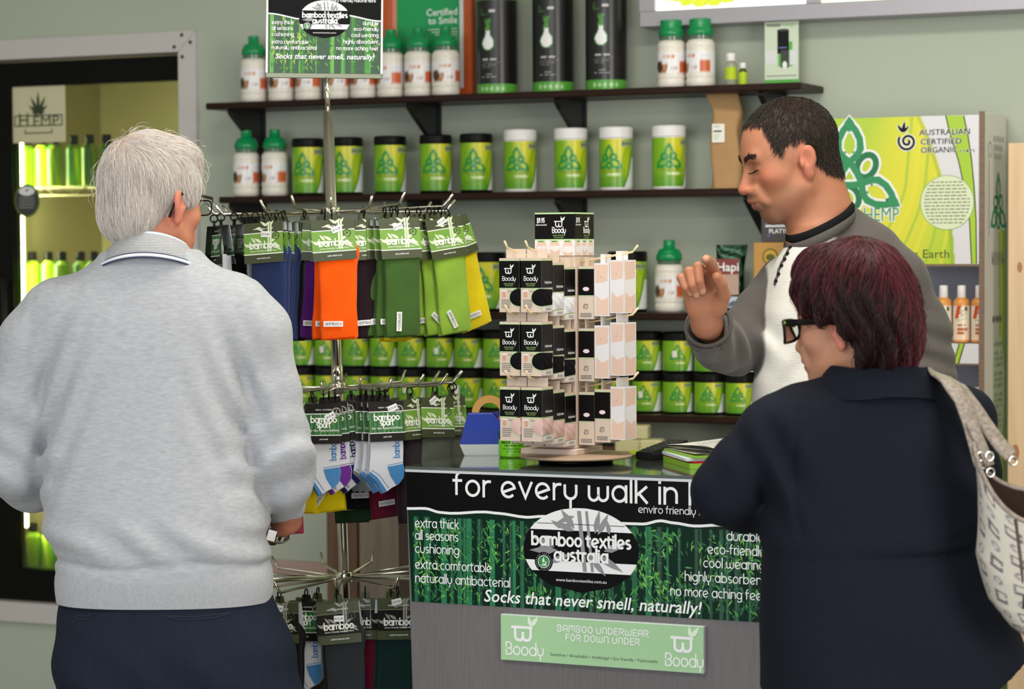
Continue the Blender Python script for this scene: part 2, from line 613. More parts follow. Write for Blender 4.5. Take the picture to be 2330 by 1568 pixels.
# ------------------------------------------------------------------ helpers: smooth bodies from blended shapes
class Blob:
    """a solid blended from ellipsoids and tapered limbs, meshed as one continuous surface"""

    def __init__(self, lo, hi, step, fine=()):
        """fine: list of (axis, lo, hi, step) spans with a closer spacing"""
        self.ax = []
        for a in range(3):
            x, pts = lo[a], []
            while x < hi[a]:
                s = step
                for (fa, f0, f1, fs) in fine:
                    if fa == a and f0 <= x < f1:
                        s = min(s, fs)
                pts.append(x)
                x += s
            self.ax.append(np.array(pts, np.float32))
        self.F = np.full([len(a) for a in self.ax], 1.0, np.float32)

    def sub(self, lo, hi):
        sl = []
        for a in range(3):
            i0 = int(np.searchsorted(self.ax[a], lo[a]))
            i1 = int(np.searchsorted(self.ax[a], hi[a]))
            sl.append(slice(max(0, i0 - 1), min(len(self.ax[a]), i1 + 1)))
        sl = tuple(sl)
        X = self.ax[0][sl[0]][:, None, None]
        Y = self.ax[1][sl[1]][None, :, None]
        Z = self.ax[2][sl[2]][None, None, :]
        return sl, X, Y, Z

    def mix(self, sl, d, k, op='u'):
        f = self.F[sl]
        if f.size == 0:
            return
        if op == 'u':
            if k <= 0:
                r = np.minimum(f, d)
            else:
                h = np.clip(.5 + .5 * (f - d) / k, 0, 1)
                r = f * (1 - h) + d * h - k * h * (1 - h)
        else:
            d = -d
            if k <= 0:
                r = np.maximum(f, d)
            else:
                h = np.clip(.5 - .5 * (f - d) / k, 0, 1)
                r = f * (1 - h) + d * h + k * h * (1 - h)
        self.F[sl] = r

    def ell(self, c, r, k=.02, R=None, op='u'):
        c = np.array(c, float)
        m = max(r) + k + .03
        sl, X, Y, Z = self.sub(c - m, c + m)
        x, y, z = X - c[0], Y - c[1], Z - c[2]
        if R is not None:
            Ri = np.array(R.transposed())
            x, y, z = (Ri[i][0] * x + Ri[i][1] * y + Ri[i][2] * z for i in range(3))
        q = np.sqrt((x / r[0]) ** 2 + (y / r[1]) ** 2 + (z / r[2]) ** 2) + 1e-6
        g = np.sqrt((x / r[0] ** 2) ** 2 + (y / r[1] ** 2) ** 2 + (z / r[2] ** 2) ** 2) + 1e-6
        self.mix(sl, (q * (q - 1) / g).astype(np.float32), k, op)

    def cone(self, a, b, ra, rb, k=.015, op='u', sq=None):
        """tapered limb; sq=(direction, factor) flattens its section along a direction"""
        a, b = np.array(a, float), np.array(b, float)
        m = max(ra, rb) + k + .03
        sl, X, Y, Z = self.sub(np.minimum(a, b) - m, np.maximum(a, b) + m)
        d = b - a
        L2 = float(d @ d) + 1e-9
        t = np.clip(((X - a[0]) * d[0] + (Y - a[1]) * d[1] + (Z - a[2]) * d[2]) / L2, 0, 1)
        px, py, pz = X - (a[0] + t * d[0]), Y - (a[1] + t * d[1]), Z - (a[2] + t * d[2])
        r2 = px ** 2 + py ** 2 + pz ** 2
        if sq is not None:
            s = np.array(sq[0], float)
            s /= np.linalg.norm(s)
            al = px * s[0] + py * s[1] + pz * s[2]
            r2 = r2 + al ** 2 * (1 / sq[1] ** 2 - 1)
        self.mix(sl, (np.sqrt(r2) - (ra + t * (rb - ra))).astype(np.float32), k, op)

    def chain(self, pts, rs, k=.012, k0=None, sq=None):
        for i in range(len(pts) - 1):
            self.cone(pts[i], pts[i + 1], rs[i], rs[i + 1], k0 if (k0 is not None and i == 0) else k, sq=sq)

    def trunk(self, rows, k=.02, p=2.4):
        """rows: (z, cx, cy, rx, ry) - a trunk of super-elliptic sections, bottom to top"""
        rows = np.array(sorted(rows), float)
        z0, z1 = rows[0, 0], rows[-1, 0]
        mx = rows[:, 3].max() + .08
        sl, X, Y, Z = self.sub((rows[:, 1].min() - mx, rows[:, 2].min() - mx, z0 - .06), (rows[:, 1].max() + mx, rows[:, 2].max() + mx, z1 + .06))
        zz = np.clip(Z.ravel(), z0, z1)

        def sm(col):
            # smooth interpolation of the rows
            y = np.interp(zz, rows[:, 0], rows[:, col])
            for _ in range(2):
                e = .02
                y = (np.interp(zz - e, zz, y) + 2 * y + np.interp(zz + e, zz, y)) / 4
            return y[None, None, :]
        cx, cy, rx, ry = (sm(i) for i in (1, 2, 3, 4))
        q = (np.abs((X - cx) / rx) ** p + np.abs((Y - cy) / ry) ** p + 1e-9) ** (1 / p)
        d = (q - 1) * np.minimum(rx, ry) * (.55 + .45 * np.clip(q, 0, 1.6) / 1.6)
        dz = np.maximum(np.maximum(z0 - Z, Z - z1), 0) + 0 * X
        d = np.where(dz > 0, np.maximum(d, 0) + dz, np.maximum(d, np.maximum(z0 - Z, Z - z1)))
        self.mix(sl, d.astype(np.float32), k)

    def plane(self, p, n, k=.0):
        """cut away everything on the side the normal points to"""
        n = np.array(n, float)
        n /= np.linalg.norm(n)
        sl = (slice(None),) * 3
        X, Y, Z = self.ax[0][:, None, None], self.ax[1][None, :, None], self.ax[2][None, None, :]
        d = (X - p[0]) * n[0] + (Y - p[1]) * n[1] + (Z - p[2]) * n[2]
        self.F = np.maximum(self.F, d.astype(np.float32))

    def warp(self, fn, lo=None, hi=None):
        """add fn(X,Y,Z) to the field (positive = dent)"""
        sl, X, Y, Z = self.sub(lo if lo is not None else (-9, -9, -9), hi if hi is not None else (9, 9, 9))
        self.F[sl] += fn(X, Y, Z).astype(np.float32)

    def mesh(self, smooth=2):
        Fd = self.F
        ins = Fd < 0
        nx, ny, nz = Fd.shape
        cnt = np.zeros((nx - 1, ny - 1, nz - 1), np.int8)
        for dx in (0, 1):
            for dy in (0, 1):
                for dz in (0, 1):
                    cnt += ins[dx:nx - 1 + dx, dy:ny - 1 + dy, dz:nz - 1 + dz]
        I, J, K = np.nonzero((cnt > 0) & (cnt < 8))
        idx = np.full(cnt.shape, -1, np.int32)
        idx[I, J, K] = np.arange(len(I))
        off = [(0, 0, 0), (1, 0, 0), (0, 1, 0), (1, 1, 0), (0, 0, 1), (1, 0, 1), (0, 1, 1), (1, 1, 1)]
        vals = np.stack([Fd[I + a, J + b, K + c] for a, b, c in off], 1)
        pos = np.stack([np.stack([self.ax[0][I + a], self.ax[1][J + b], self.ax[2][K + c]], 1) for a, b, c in off], 1)
        acc = np.zeros((len(I), 3))
        num = np.zeros(len(I))
        for e0, e1 in [(0, 1), (2, 3), (4, 5), (6, 7), (0, 2), (1, 3), (4, 6), (5, 7), (0, 4), (1, 5), (2, 6), (3, 7)]:
            a, b = vals[:, e0], vals[:, e1]
            s = (a < 0) != (b < 0)
            t = np.where(s, a / np.where(s, a - b, 1), 0)
            q = pos[:, e0] + (pos[:, e1] - pos[:, e0]) * t[:, None]
            acc[s] += q[s]
            num += s
        V = acc / num[:, None]
        quads = []
        for axis in range(3):
            a = [slice(None)] * 3
            b = [slice(None)] * 3
            a[axis], b[axis] = slice(0, -1), slice(1, None)
            A, B = ins[tuple(a)], ins[tuple(b)]
            ch = np.nonzero(A != B)
            u, w = [(1, 2), (2, 0), (0, 1)][axis]
            c = [np.array(x) for x in ch]
            ok = (c[u] > 0) & (c[w] > 0) & (c[u] < Fd.shape[u] - 1) & (c[w] < Fd.shape[w] - 1)
            c = [x[ok] for x in c]

            def cell(du, dw):
                d = [x.copy() for x in c]
                d[u] = d[u] - du
                d[w] = d[w] - dw
                return idx[d[0], d[1], d[2]]
            q = np.stack([cell(1, 1), cell(0, 1), cell(0, 0), cell(1, 0)], 1)
            fl = ~A[tuple(c)]
            q[fl] = q[fl][:, ::-1]
            quads.append(q)
        Q = np.concatenate(quads)
        Q = Q[(Q >= 0).all(1)]
        for _ in range(smooth):
            E = np.concatenate([Q[:, [0, 1]], Q[:, [1, 2]], Q[:, [2, 3]], Q[:, [3, 0]]])
            s = np.zeros_like(V)
            n = np.zeros(len(V))
            np.add.at(s, E[:, 0], V[E[:, 1]])
            np.add.at(s, E[:, 1], V[E[:, 0]])
            np.add.at(n, E[:, 0], 1)
            np.add.at(n, E[:, 1], 1)
            V = V * .5 + s / np.maximum(n, 1)[:, None] * .5
        return V, Q


def np_object(name, V, Q, mat, parent=None, col=None):
    me = bpy.data.meshes.new(name)
    me.vertices.add(len(V))
    me.vertices.foreach_set('co', np.asarray(V, np.float32).ravel())
    me.loops.add(Q.size)
    me.loops.foreach_set('vertex_index', Q.astype(np.int32).ravel())
    me.polygons.add(len(Q))
    me.polygons.foreach_set('loop_start', np.arange(0, Q.size, 4, dtype=np.int32))
    me.polygons.foreach_set('loop_total', np.full(len(Q), 4, np.int32))
    me.polygons.foreach_set('use_smooth', np.ones(len(Q), bool))
    me.update(calc_edges=True)
    me.validate()
    if col is not None:
        at = me.color_attributes.new('Col', 'FLOAT_COLOR', 'POINT')
        arr = np.ones((len(V), 4), np.float32)
        arr[:, :3] = col
        at.data.foreach_set('color', arr.ravel())
    me.materials.append(mat)
    o = bpy.data.objects.new(name, me)
    COL.objects.link(o)
    if parent is not None:
        o.parent = parent
    return o


def hair_object(name, strands, radius, mat, parent=None, tip=.35):
    """strands: list of (n,3) arrays"""
    cu = bpy.data.hair_curves.new(name)
    cu.add_curves([len(s) for s in strands])
    P = np.concatenate(strands).astype(np.float32)
    cu.position_data.foreach_set('vector', P.ravel())
    ra = cu.attributes.get('radius') or cu.attributes.new('radius', 'FLOAT', 'POINT')
    rr = np.concatenate([np.linspace(1, tip, len(s)) for s in strands]).astype(np.float32) * radius
    ra.data.foreach_set('value', rr)
    cu.materials.append(mat)
    o = bpy.data.objects.new(name, cu)
    COL.objects.link(o)
    if parent is not None:
        o.parent = parent
    return o


def noise3(X, Y, Z, seed=0, n=5):
    """cheap smooth noise from a few sines"""
    r = np.random.default_rng(seed)
    s = 0
    for _ in range(n):
        a = r.normal(size=3)
        a /= np.linalg.norm(a)
        s = s + np.sin(X * a[0] + Y * a[1] + Z * a[2] + r.uniform(0, 6.28))
    return s / n


# ------------------------------------------------------------------ helpers: painted labels (colour per vertex)
class Paint:
    def __init__(self, u, v, base):
        self.u, self.v = u, v
        self.c = np.tile(np.array(lin(base)), (len(u), 1))

    def put(self, mask, color, soft=None):
        c = np.array(lin(color)) if isinstance(color, str) else color
        m = np.clip(mask, 0, 1)[:, None]
        self.c = self.c * (1 - m) + c * m

    def rect(self, x0, y0, x1, y1, color):
        self.put(((self.u >= x0) & (self.u <= x1) & (self.v >= y0) & (self.v <= y1)).astype(float), color)

    def ell(self, cx, cy, rx, ry, color):
        self.put((((self.u - cx) / rx) ** 2 + ((self.v - cy) / ry) ** 2 <= 1).astype(float), color)

    def line(self, pts, w, color):
        d = np.full(len(self.u), 9.0)
        for (x0, y0), (x1, y1) in zip(pts[:-1], pts[1:]):
            dx, dy = x1 - x0, y1 - y0
            t = np.clip(((self.u - x0) * dx + (self.v - y0) * dy) / (dx * dx + dy * dy + 1e-12), 0, 1)
            d = np.minimum(d, np.hypot(self.u - x0 - t * dx, self.v - y0 - t * dy))
        self.put(np.clip((w / 2 - d) / (w * .25) + .5, 0, 1), color)

    def textline(self, x0, x1, y, h, color, seed=0, dens=.6):
        """a row of small print"""
        n = int((x1 - x0) / (h * .55))
        r = np.random.default_rng(seed)
        k = ((self.u - x0) / (x1 - x0) * n).astype(int)
        on = np.concatenate([r.random(max(n, 1)) < dens, [False]])
        m = (self.u >= x0) & (self.u < x1) & (np.abs(self.v - y) < h / 2) & on[np.clip(k, 0, n)]
        self.put(m.astype(float), color)


def knot_lines(cx, cy, r):
    """the three-leafed knot as open strokes"""
    out = []
    for k in range(3):
        a = math.radians(90 + 120 * k)
        ca, sa = math.cos(a), math.sin(a)

        def T(x, y):     # x across, y outward
            return (cx + r * (y * ca - x * sa), cy + r * (y * sa + x * ca))
        leaf = [(-.1, .12), (-.26, .42), (-.19, .7), (0, 1.0), (.19, .7), (.26, .42), (.1, .12)]
        out.append([T(x, y) for x, y in leaf])
        out.append([T(.33 + .2 * math.cos(t / 14 * 2 * PI), .16 + .2 * math.sin(t / 14 * 2 * PI)) for t in range(15)])
    return out

# ------------------------------------------------------------------ the room
WALL_Y = 6.4
m_wall = M('sage_wall_paint', '#b3baaa', .75, bump=(90, .08), var=(1.3, .03))
m_floor = M('grey_vinyl_floor', '#8a8680', .45, var=(6, .12))
m_ceil = M('white_ceiling', '#e2e0d8', .9)
m_alu = M('brushed_aluminium', '#d3cbca', .42, .2, var=(40, .05), stretch=(1, 1, 30))
m_black = M('black_plastic', '#0b0a0a', .35)
m_dark = M('dark_metal', '#191818', .4, .2)

FX0, FX1, FZ0, FZ1 = -4.826, -3.982, .335, 2.17      # outer edges of the aluminium frame
fw = .062
mb = MB()
ox0, ox1, oz0, oz1 = FX0 + .03, FX1 - .03, FZ0 + .03, FZ1 - .03
mb.box((-6.5, WALL_Y, 0), (ox0, WALL_Y + .12, 3.0), m_wall)
mb.box((ox1, WALL_Y, 0), (2.6, WALL_Y + .12, 3.0), m_wall)
mb.box((ox0, WALL_Y, 0), (ox1, WALL_Y + .12, oz0), m_wall)
mb.box((ox0, WALL_Y, oz1), (ox1, WALL_Y + .12, 3.0), m_wall)
struct(mb.build('wall_back'))
mb = MB()
mb.box((-6.5, -3.0, -.1), (2.6, 7.4, 0), m_floor)
struct(mb.build('floor'))
mb = MB()
mb.box((-6.5, -3.0, 3.0), (2.6, 7.4, 3.1), m_ceil)
struct(mb.build('ceiling'))
mb = MB()
mb.box((-6.6, -3.0, 0), (-6.5, 7.4, 3.0), m_wall)
struct(mb.build('wall_left'))
mb = MB()
mb.box((2.6, -3.0, 0), (2.7, 7.4, 3.0), m_wall)
struct(mb.build('wall_right'))
mb = MB()
mb.box((FX1 + .01, WALL_Y - .02, .535), (-3.05, WALL_Y, .575), M('pink_trim_paint', '#b89a93', .6), .004)
struct(mb.build('trim_1'))

# ------------------------------------------------------------------ the glass-door fridge let into the wall
fr = thing('display_fridge', 'glass-door drinks fridge set in the wall in a wide aluminium frame', 'fridge', ((FX0 + FX1) / 2, WALL_Y, FZ0))
inv = Vector(fr.location)


def rel(mb, name, parent, org):
    """build a mesh given in room coordinates under a parent whose origin is org"""
    o = mb.build(name, parent)
    o.data.transform(Matrix.Translation(-Vector(org)))
    return o


mb = MB()
yf, yb = WALL_Y - .018, WALL_Y + .1
for poly in ([(FX0, FZ1), (FX1, FZ1), (FX1 - fw, FZ1 - fw), (FX0 + fw, FZ1 - fw)], [(FX1, FZ1), (FX1, FZ0), (FX1 - fw, FZ0 + fw), (FX1 - fw, FZ1 - fw)],
             [(FX1, FZ0), (FX0, FZ0), (FX0 + fw, FZ0 + fw), (FX1 - fw, FZ0 + fw)], [(FX0, FZ0), (FX0, FZ1), (FX0 + fw, FZ1 - fw), (FX0 + fw, FZ0 + fw)]):
    cx_, cz_ = sum(p[0] for p in poly) / 4, sum(p[1] for p in poly) / 4
    mb.prism([(cx_ + (x - cx_) * .9995, cz_ + (z - cz_) * .998) for x, z in poly], (0, yb, 0), (1, 0, 0), (0, 0, 1), (0, -1, 0), yb - yf, m_alu)
rel(mb, 'door_frame', fr, inv)
for sx, sz in ((-.018, -.035), (-.048, -.012), (-.075, -.047), (-.047, -.078)):
    mb = MB()
    mb.lathe([(0, 0), (.0045, .0004), (.006, 0)], m_dark, 12, cap=False)
    for q in range(len(mb.v)):
        x, y, z = mb.v[q]
        mb.v[q] = (FX1 + sx + x, yf - z - .0004, FZ1 + sz + y)
    rel(mb, 'screw', fr, inv)
dx0, dx1, dz0, dz1 = FX0 + fw + .004, FX1 - fw - .004, FZ0 + fw + .004, FZ1 - fw - .008
gx0, gx1, gz0, gz1 = dx0 + .075, dx1 - .012, dz0 + .1, dz1 - .075
yd = WALL_Y + .015
mb = MB()
mb.box((dx0, yd, dz0), (gx0, yd + .045, dz1), m_black)
mb.box((gx1, yd, dz0), (dx1, yd + .045, dz1), m_black)
mb.box((gx0, yd, gz1), (gx1, yd + .045, dz1), m_black)
mb.box((gx0, yd, dz0), (gx1, yd + .045, gz0), m_black)
door = rel(mb, 'door', fr, inv)
mb = MB()
mb.box((gx0, yd + .012, gz0), (gx1, yd + .018, gz1), thin_glass('fridge_door_glass', '#e6ead8'))
rel(mb, 'glass_pane', door, inv)
mb = MB()
mb.tube([(dx0 + .06, yd - .03, 1.42), (dx0 + .06, yd - .03, .98)], .009, m_dark)
mb.tube([(dx0 + .06, yd, 1.4), (dx0 + .06, yd - .03, 1.4)], .007, m_dark)
mb.tube([(dx0 + .06, yd, 1.0), (dx0 + .06, yd - .03, 1.0)], .007, m_dark)
rel(mb, 'door_handle', door, inv)
mb = MB()
m_liner = M('fridge_liner', '#b3aa84', .5)
yB = 7.02
mb.box((dx0, yB, dz0), (dx1, yB + .02, dz1), m_liner)
mb.box((dx0 - .02, yd + .05, dz0), (dx0, yB + .02, dz1), m_liner)
mb.box((dx1, yd + .05, dz0), (dx1 + .02, yB + .02, dz1), m_liner)
mb.box((dx0, yd + .05, dz0 - .02), (dx1, yB, dz0), m_liner)
mb.box((dx0, yd + .05, dz1), (dx1, yB, dz1 + .02), m_liner)
rel(mb, 'cabinet', fr, inv)
mb = MB()
tx = at_y(50, 500, yd + .1).x
mb.box((tx - .012, yd + .085, .62), (tx + .012, yd + .1, 1.93), M('light_tube', '#ffffff', emit=('#fff6d0', 18.0)), .004)
rel(mb, 'light_tube', fr, inv)
area_lamp('fridge_tube_light', (tx + .02, yd + .12, 1.25), (tx + .4, yd + .42, 1.25), .03, 1.3, 9, (1.0, .96, .8))
m_wire = M('chrome_wire', '#d8d2b0', .3, .8)
shelf_zs = [at_y(150, 425, 6.56).z, at_y(150, 690, 6.56).z, at_y(150, 980, 6.56).z, at_y(150, 1312, 6.56).z]
for zz in shelf_zs:
    mb = MB()
    x0, x1 = dx0 + .015, dx1 - .015
    for k in range(9):
        y = 6.52 + k * .055
        mb.tube([(x0, y, zz - .003), (x1, y, zz - .003)], .003, m_wire, 6)
    mb.tube([(x0, 6.515, zz - .028), (x1, 6.515, zz - .028)], .003, m_wire, 6)
    n = 18
    mb.tube([(x0 + (x1 - x0) * k / n, 6.515, zz - (.004 if k % 2 else .027)) for k in range(n + 1)], .0022, m_wire, 5)
    for k in range(5):
        x = x0 + (x1 - x0) * k / 4
        mb.tube([(x, 6.515, zz - .007), (x, 6.97, zz - .007)], .0025, m_wire, 5)
    rel(mb, 'wire_shelf', fr, inv)

# stickers on the glass
m_cream = M('cream_sticker', '#cfc9a6', .55)
m_green_dk = M('dark_green_ink', '#2c3a22', .6)


def wall_quad(px0, py0, px1, py1, y):
    a, b = at_y(px0, py1, y), at_y(px1, py0, y)
    return a.x, min(a.z, b.z), b.x, max(a.z, b.z)


def hemp_leaf(c, x, y, s, m, z=2):
    for a, l in ((90, 1.0), (62, .86), (118, .86), (35, .62), (145, .62), (8, .36), (172, .36)):
        c.leaf(x, y, s * l, s * .17, a, m, z)
    c.rect(x - s * .012, y - s * .2, x + s * .012, y, m, z)


x0, z0, x1, z1 = wall_quad(28, 194, 148, 326, yd + .01)
mb = MB()
mb.box((x0, yd + .009, z0), (x1, yd + .0115, z1), m_cream)
o = mb.build('paper_sign')
tag(o, 'cream square sticker with hemp leaf and dark lettering inside top of fridge door', 'sticker')
mb = MB()
c = Canvas(mb, (x0, yd + .009, z0), (1, 0, 0), (0, 0, 1))
w_, h_ = x1 - x0, z1 - z0
hemp_leaf(c, w_ * .5, h_ * .52, h_ * .4, m_green_dk)
c.stroke([(w_ * .06, h_ * .3), (w_ * .06, h_ * .48), (w_ * .94, h_ * .48), (w_ * .94, h_ * .3), (w_ * .06, h_ * .3)], .004, m_green_dk, 1)
c.sans('H', w_ * .12, h_ * .29, .060, m_green_dk, 2)
c.sans('EMP', w_ * .39, h_ * .29, .047, m_green_dk, 2, width=w_ * .5)
c.stroke([(w_ * .25, h_ * .24), (w_ * .25, h_ * .17), (w_ * .75, h_ * .17), (w_ * .75, h_ * .24)], .004, m_green_dk, 1)
p_ = mb.build('lettering', o)
x0, z0, x1, z1 = wall_quad(29, 424, 86, 489, yd)
mb = MB()
cc = ((x0 + x1) / 2, (z0 + z1) / 2)
rr_ = (x1 - x0) / 2
circ = [(cc[0] + rr_ * 1.0 * math.cos(t * PI / 18), cc[1] + rr_ * 1.08 * math.sin(t * PI / 18)) for t in range(36)]
mb.prism(circ, (0, yd + .0115, 0), (1, 0, 0), (0, 0, 1), (0, -1, 0), .002, M('lime_rim', '#5f7a33', .5))
o = mb.build('round_sticker')
tag(o, 'round dark sticker with green rim and white top on edge of fridge door', 'sticker')
mb = MB()
c = Canvas(mb, (cc[0], yd + .0095, cc[1]), (1, 0, 0), (0, 0, 1))
c.ellipse(0, 0, rr_ * .9, rr_ * .97, M('charcoal_print', '#3a3836', .5), 1)
c.ellipse(0, rr_ * .62, rr_ * .62, rr_ * .3, M('white_print', '#e6e6e8', .5), 2)
for k in range(4):
    c.rect(-rr_ * .6, rr_ * (.12 - .2 * k), rr_ * (.6 - .1 * (k == 3)), rr_ * (.2 - .2 * k), M('grey_print', '#8b8a86', .5), 2)
c.leaf(-rr_ * .1, rr_ * .6, rr_ * .3, rr_ * .14, 30, m_green_dk, 3)
mb.build('lettering', o)

# bottles inside the fridge
m_vc = M('printed_label', '#ffffff', .3, vc=True)
m_vcm = M('printed_matt_label', '#ffffff', .55, vc=True)


def fridge_bottle():
    t = thing('shampoo_bottle', '', 'bottle', group='green bottles inside the fridge')
    mb = MB()

    def col(a, z):
        p = Paint(a, z, '#9ccf1e')
        w = .5 + .5 * np.sin(a * 2.0 + 14 * z)
        p.put(w * .55, '#5f9c14')
        p.put(np.clip(np.sin(a - 1.0 - 6 * z) * 2 - 1.0, 0, 1), '#2f7a26')
        p.put(np.clip(np.sin(a * 3 + 20 * z) * 3 - 2.2, 0, 1), '#d9e83a')
        return p.c
    mb.lathe([(.02, 0), (.0255, .004), (.0255, .004)] + [(.0255, .004 + .118 * k / 16) for k in range(17)] + [(.0255, .122), (.018, .132), (.012, .137)], m_vc, 28, color=col)
    mb.build('bottle_body', t)
    mb = MB()
    mb.lathe([(.012, .137), (.0145, .137), (.0145, .162), (.0125, .165), (0, .166)], m_black, 20)
    mb.build('cap', t)
    return t


fb = fridge_bottle()
rows_ = [(shelf_zs[0], [62, 92, 126, 165, 206, 240], 'top'), (shelf_zs[1], [72, 104, 140, 178, 212], 'middle'), (shelf_zs[3], [66, 96, 128], 'lowest')]
ordn = ['first', 'second', 'third', 'fourth', 'fifth', 'sixth', 'seventh', 'eighth', 'ninth', 'tenth', 'eleventh', 'twelfth', 'thirteenth', 'fourteenth', 'fifteenth', 'sixteenth', 'seventeenth', 'eighteenth', 'nineteenth', 'twentieth']
first = True
for zz, pxs, nm in rows_:
    for i, px in enumerate(pxs):
        P = at_y(px, 500, 6.58)
        lb = 'black-capped green bottle on the fridge\'s %s shelf, %s from the left' % (nm, ordn[i])
        o = fb if first else dup(fb)
        first = False
        o['label'] = lb
        o.location = (P.x, 6.58 + .012 * (i % 2), zz)
        o.rotation_euler = (0, 0, i * .35 + .4)

# ------------------------------------------------------------------ wall shelves
m_shelf = M('dark_walnut_board', '#2b1a14', .38, var=(12, .25), stretch=(1, 12, 12))
m_brkt = M('black_bracket', '#151416', .4, .1)
SHELF_D = .2
SY = WALL_Y - SHELF_D
SH = []      # (x0, x1, z top)
spec = [(467, 1822, 229, 2), (497, 1735, 446, 2), (500, 1738, 716, 2), (520, 1742, 948, 2)]
for (pa, pb, py, _), zt in zip(spec, (1.937, 1.662, 1.328, 1.052)):
    SH.append((at_y(pa, py, SY).x, at_y(pb, py, SY).x, zt))
rail_x = [at_y(598, 330, WALL_Y).x, at_y(997, 330, WALL_Y).x, at_y(1327, 330, WALL_Y).x, at_y(1782, 215, WALL_Y).x]
nm_s = ['topmost dark shelf, carrying the black cylinders and coconut bottles', 'second dark shelf from the top, carrying the row of green-labelled jars',
        'third dark shelf from the top, partly behind the clerk\'s raised hand', 'lowest dark shelf, carrying two layers of short black tubs']
for k, (x0, x1, zt) in enumerate(SH):
    s = thing('wall_shelf', nm_s[k], 'shelf', ((x0 + x1) / 2, WALL_Y, zt), group='shelves on the back wall')
    mb = MB()
    mb.box((x0, SY, zt - .019), (x1, WALL_Y, zt), m_shelf, .003)
    rel(mb, 'board', s, s.location)
    for j, xr in enumerate(rail_x):
        if k == 1 and j == 3:
            xr = x1 - .05
        if k > 1 and j == 3:
            xr = x1 - .06
        mb = MB()
        prof = [(0, 0), (-.17, 0), (-.175, -.012), (-.15, -.03), (-.03, -.105), (0, -.115)]
        mb.prism(prof, (xr - .008, WALL_Y - .014, zt - .019), (0, 1, 0), (0, 0, 1), (1, 0, 0), .016, m_brkt)
        rel(mb, 'bracket', s, s.location)
rl = ['leftmost black slotted wall upright, right of the fridge', 'second black wall upright from the left', 'third black wall upright from the left, above the display stand', 'rightmost black wall upright, behind the clerk']
for j, xr in enumerate(rail_x):
    mb = MB()
    top = 1.93 if j < 3 else 1.93
    mb.box((xr - .0125, WALL_Y - .014, .9), (xr + .0125, WALL_Y, top), m_brkt)
    o = mb.build('shelf_upright')
    tag(o, rl[j], 'shelf upright', 'uprights carrying the wall shelves')

# ------------------------------------------------------------------ goods: coconut bottles
m_cap_g = M('green_cap', '#0c8a4e', .3)
m_clear = M('clear_neck', '#56705e', .12)


def coconut_label(a, z):
    p = Paint(a, z, '#e9e2d8')
    lab = (z > .038) & (z < .098)
    p.put(lab.astype(float), '#efedf0')
    u = np.arctan2(np.sin(a + PI / 2), np.cos(a + PI / 2))
    q = Paint(u, z, '#ffffff')
    q.c = p.c
    q.line([(-.9, .088), (.35, .091)], .003, '#d99a5a')
    q.textline(-.75, .3, .083, .006, '#cf7a3a', 3, .75)
    q.put(((((u + .62) * .04) ** 2 + (z - .056) ** 2) < .0135 ** 2).astype(float), '#a5673a')
    q.put(((((u + .60) * .04) ** 2 + (z - .057) ** 2) < .008 ** 2).astype(float), '#c9946a')
    q.put(((((u + 1.0) * .04) ** 2 + (z - .06) ** 2) < .015 ** 2).astype(float), '#4a3326')
    q.rect(.55, .04, 1.35, .074, '#d2653a')
    q.rect(.55, .08, 1.35, .09, '#dfe3ea')
    q.textline(-.05, .4, .068, .004, '#b9a9a0', 5)
    q.textline(-.05, .4, .055, .004, '#b9a9a0', 6)
    return q.c


def coconut_bottle(spout=True):
    t = thing('coconut_bottle', '', 'bottle')
    mb = MB()
    R = .0395
    prof = [(R - .006, 0), (R, .007), (R, .022), (R - .002, .026), (R, .03), (R, .03)] + [(R, .03 + .008 * k) for k in range(1, 10)] + [(R, .104), (R - .002, .108), (R, .112), (R - .001, .122), (R - .007, .131)]
    mb.lathe(prof, m_vc, 72, color=coconut_label)
    mb.build('bottle_body', t)
    mb = MB()
    mb.lathe([(R - .008, .131), (R - .007, .142)], m_clear, 32, cap=False)
    mb.build('neck', t)
    mb = MB()
    if spout:
        mb.lathe([(.034, .142), (.0355, .143), (.0355, .158), (.033, .160), (.031, .166), (.028, .172), (.0165, .176), (.0155, .196), (.0155, .196), (.014, .198), (0, .198)], m_cap_g, 32)
    else:
        mb.lathe([(.034, .142), (.0355, .143), (.0355, .157), (.033, .159), (.031, .163), (.0305, .185), (.0305, .185), (.027, .187), (0, .187)], m_cap_g, 32)
    mb.build('cap', t)
    return t


def place(o, px, shelf_k, label, dy=.1, rot=0.0, group=None):
    P = at_y(px, 400, WALL_Y - dy)
    o.location = (P.x, WALL_Y - dy, SH[shelf_k][2])
    o.rotation_euler = (0, 0, YAW * .75 + rot)
    o['label'] = label
    if group:
        o['group'] = group
    return o


cb = coconut_bottle(True)
cb2 = coconut_bottle(False)
gcb = 'white coconut bottles with green caps'
for i, px in enumerate([580, 643, 704, 770, 830, 891, 953, 1016]):
    o = cb if i == 0 else dup(cb)
    place(o, px, 0, 'white coconut bottle with green spout cap on the top shelf, %s from the left' % ordn[i], .105, [.1, .25, -.1, .2, .0, -.35, .1, .3][i], gcb)
for i, px in enumerate([561, 626]):
    place(dup(cb), px, 1, 'white coconut bottle with green spout cap on the second shelf, %s of the pair' % ['left', 'right'][i], .1, [.15, -.2][i], gcb)
place(dup(cb), 1522, 2, 'white coconut bottle with green spout cap beside the clerk\'s raised hand', .1, .0, gcb)
place(cb2, 1529, 0, 'squat-capped white coconut bottle below the lit sign, left of the touching pair', .1, .05, gcb)
place(dup(cb2), 1595, 0, 'squat-capped white coconut bottle below the lit sign, right of the touching pair', .1, -.6, gcb)


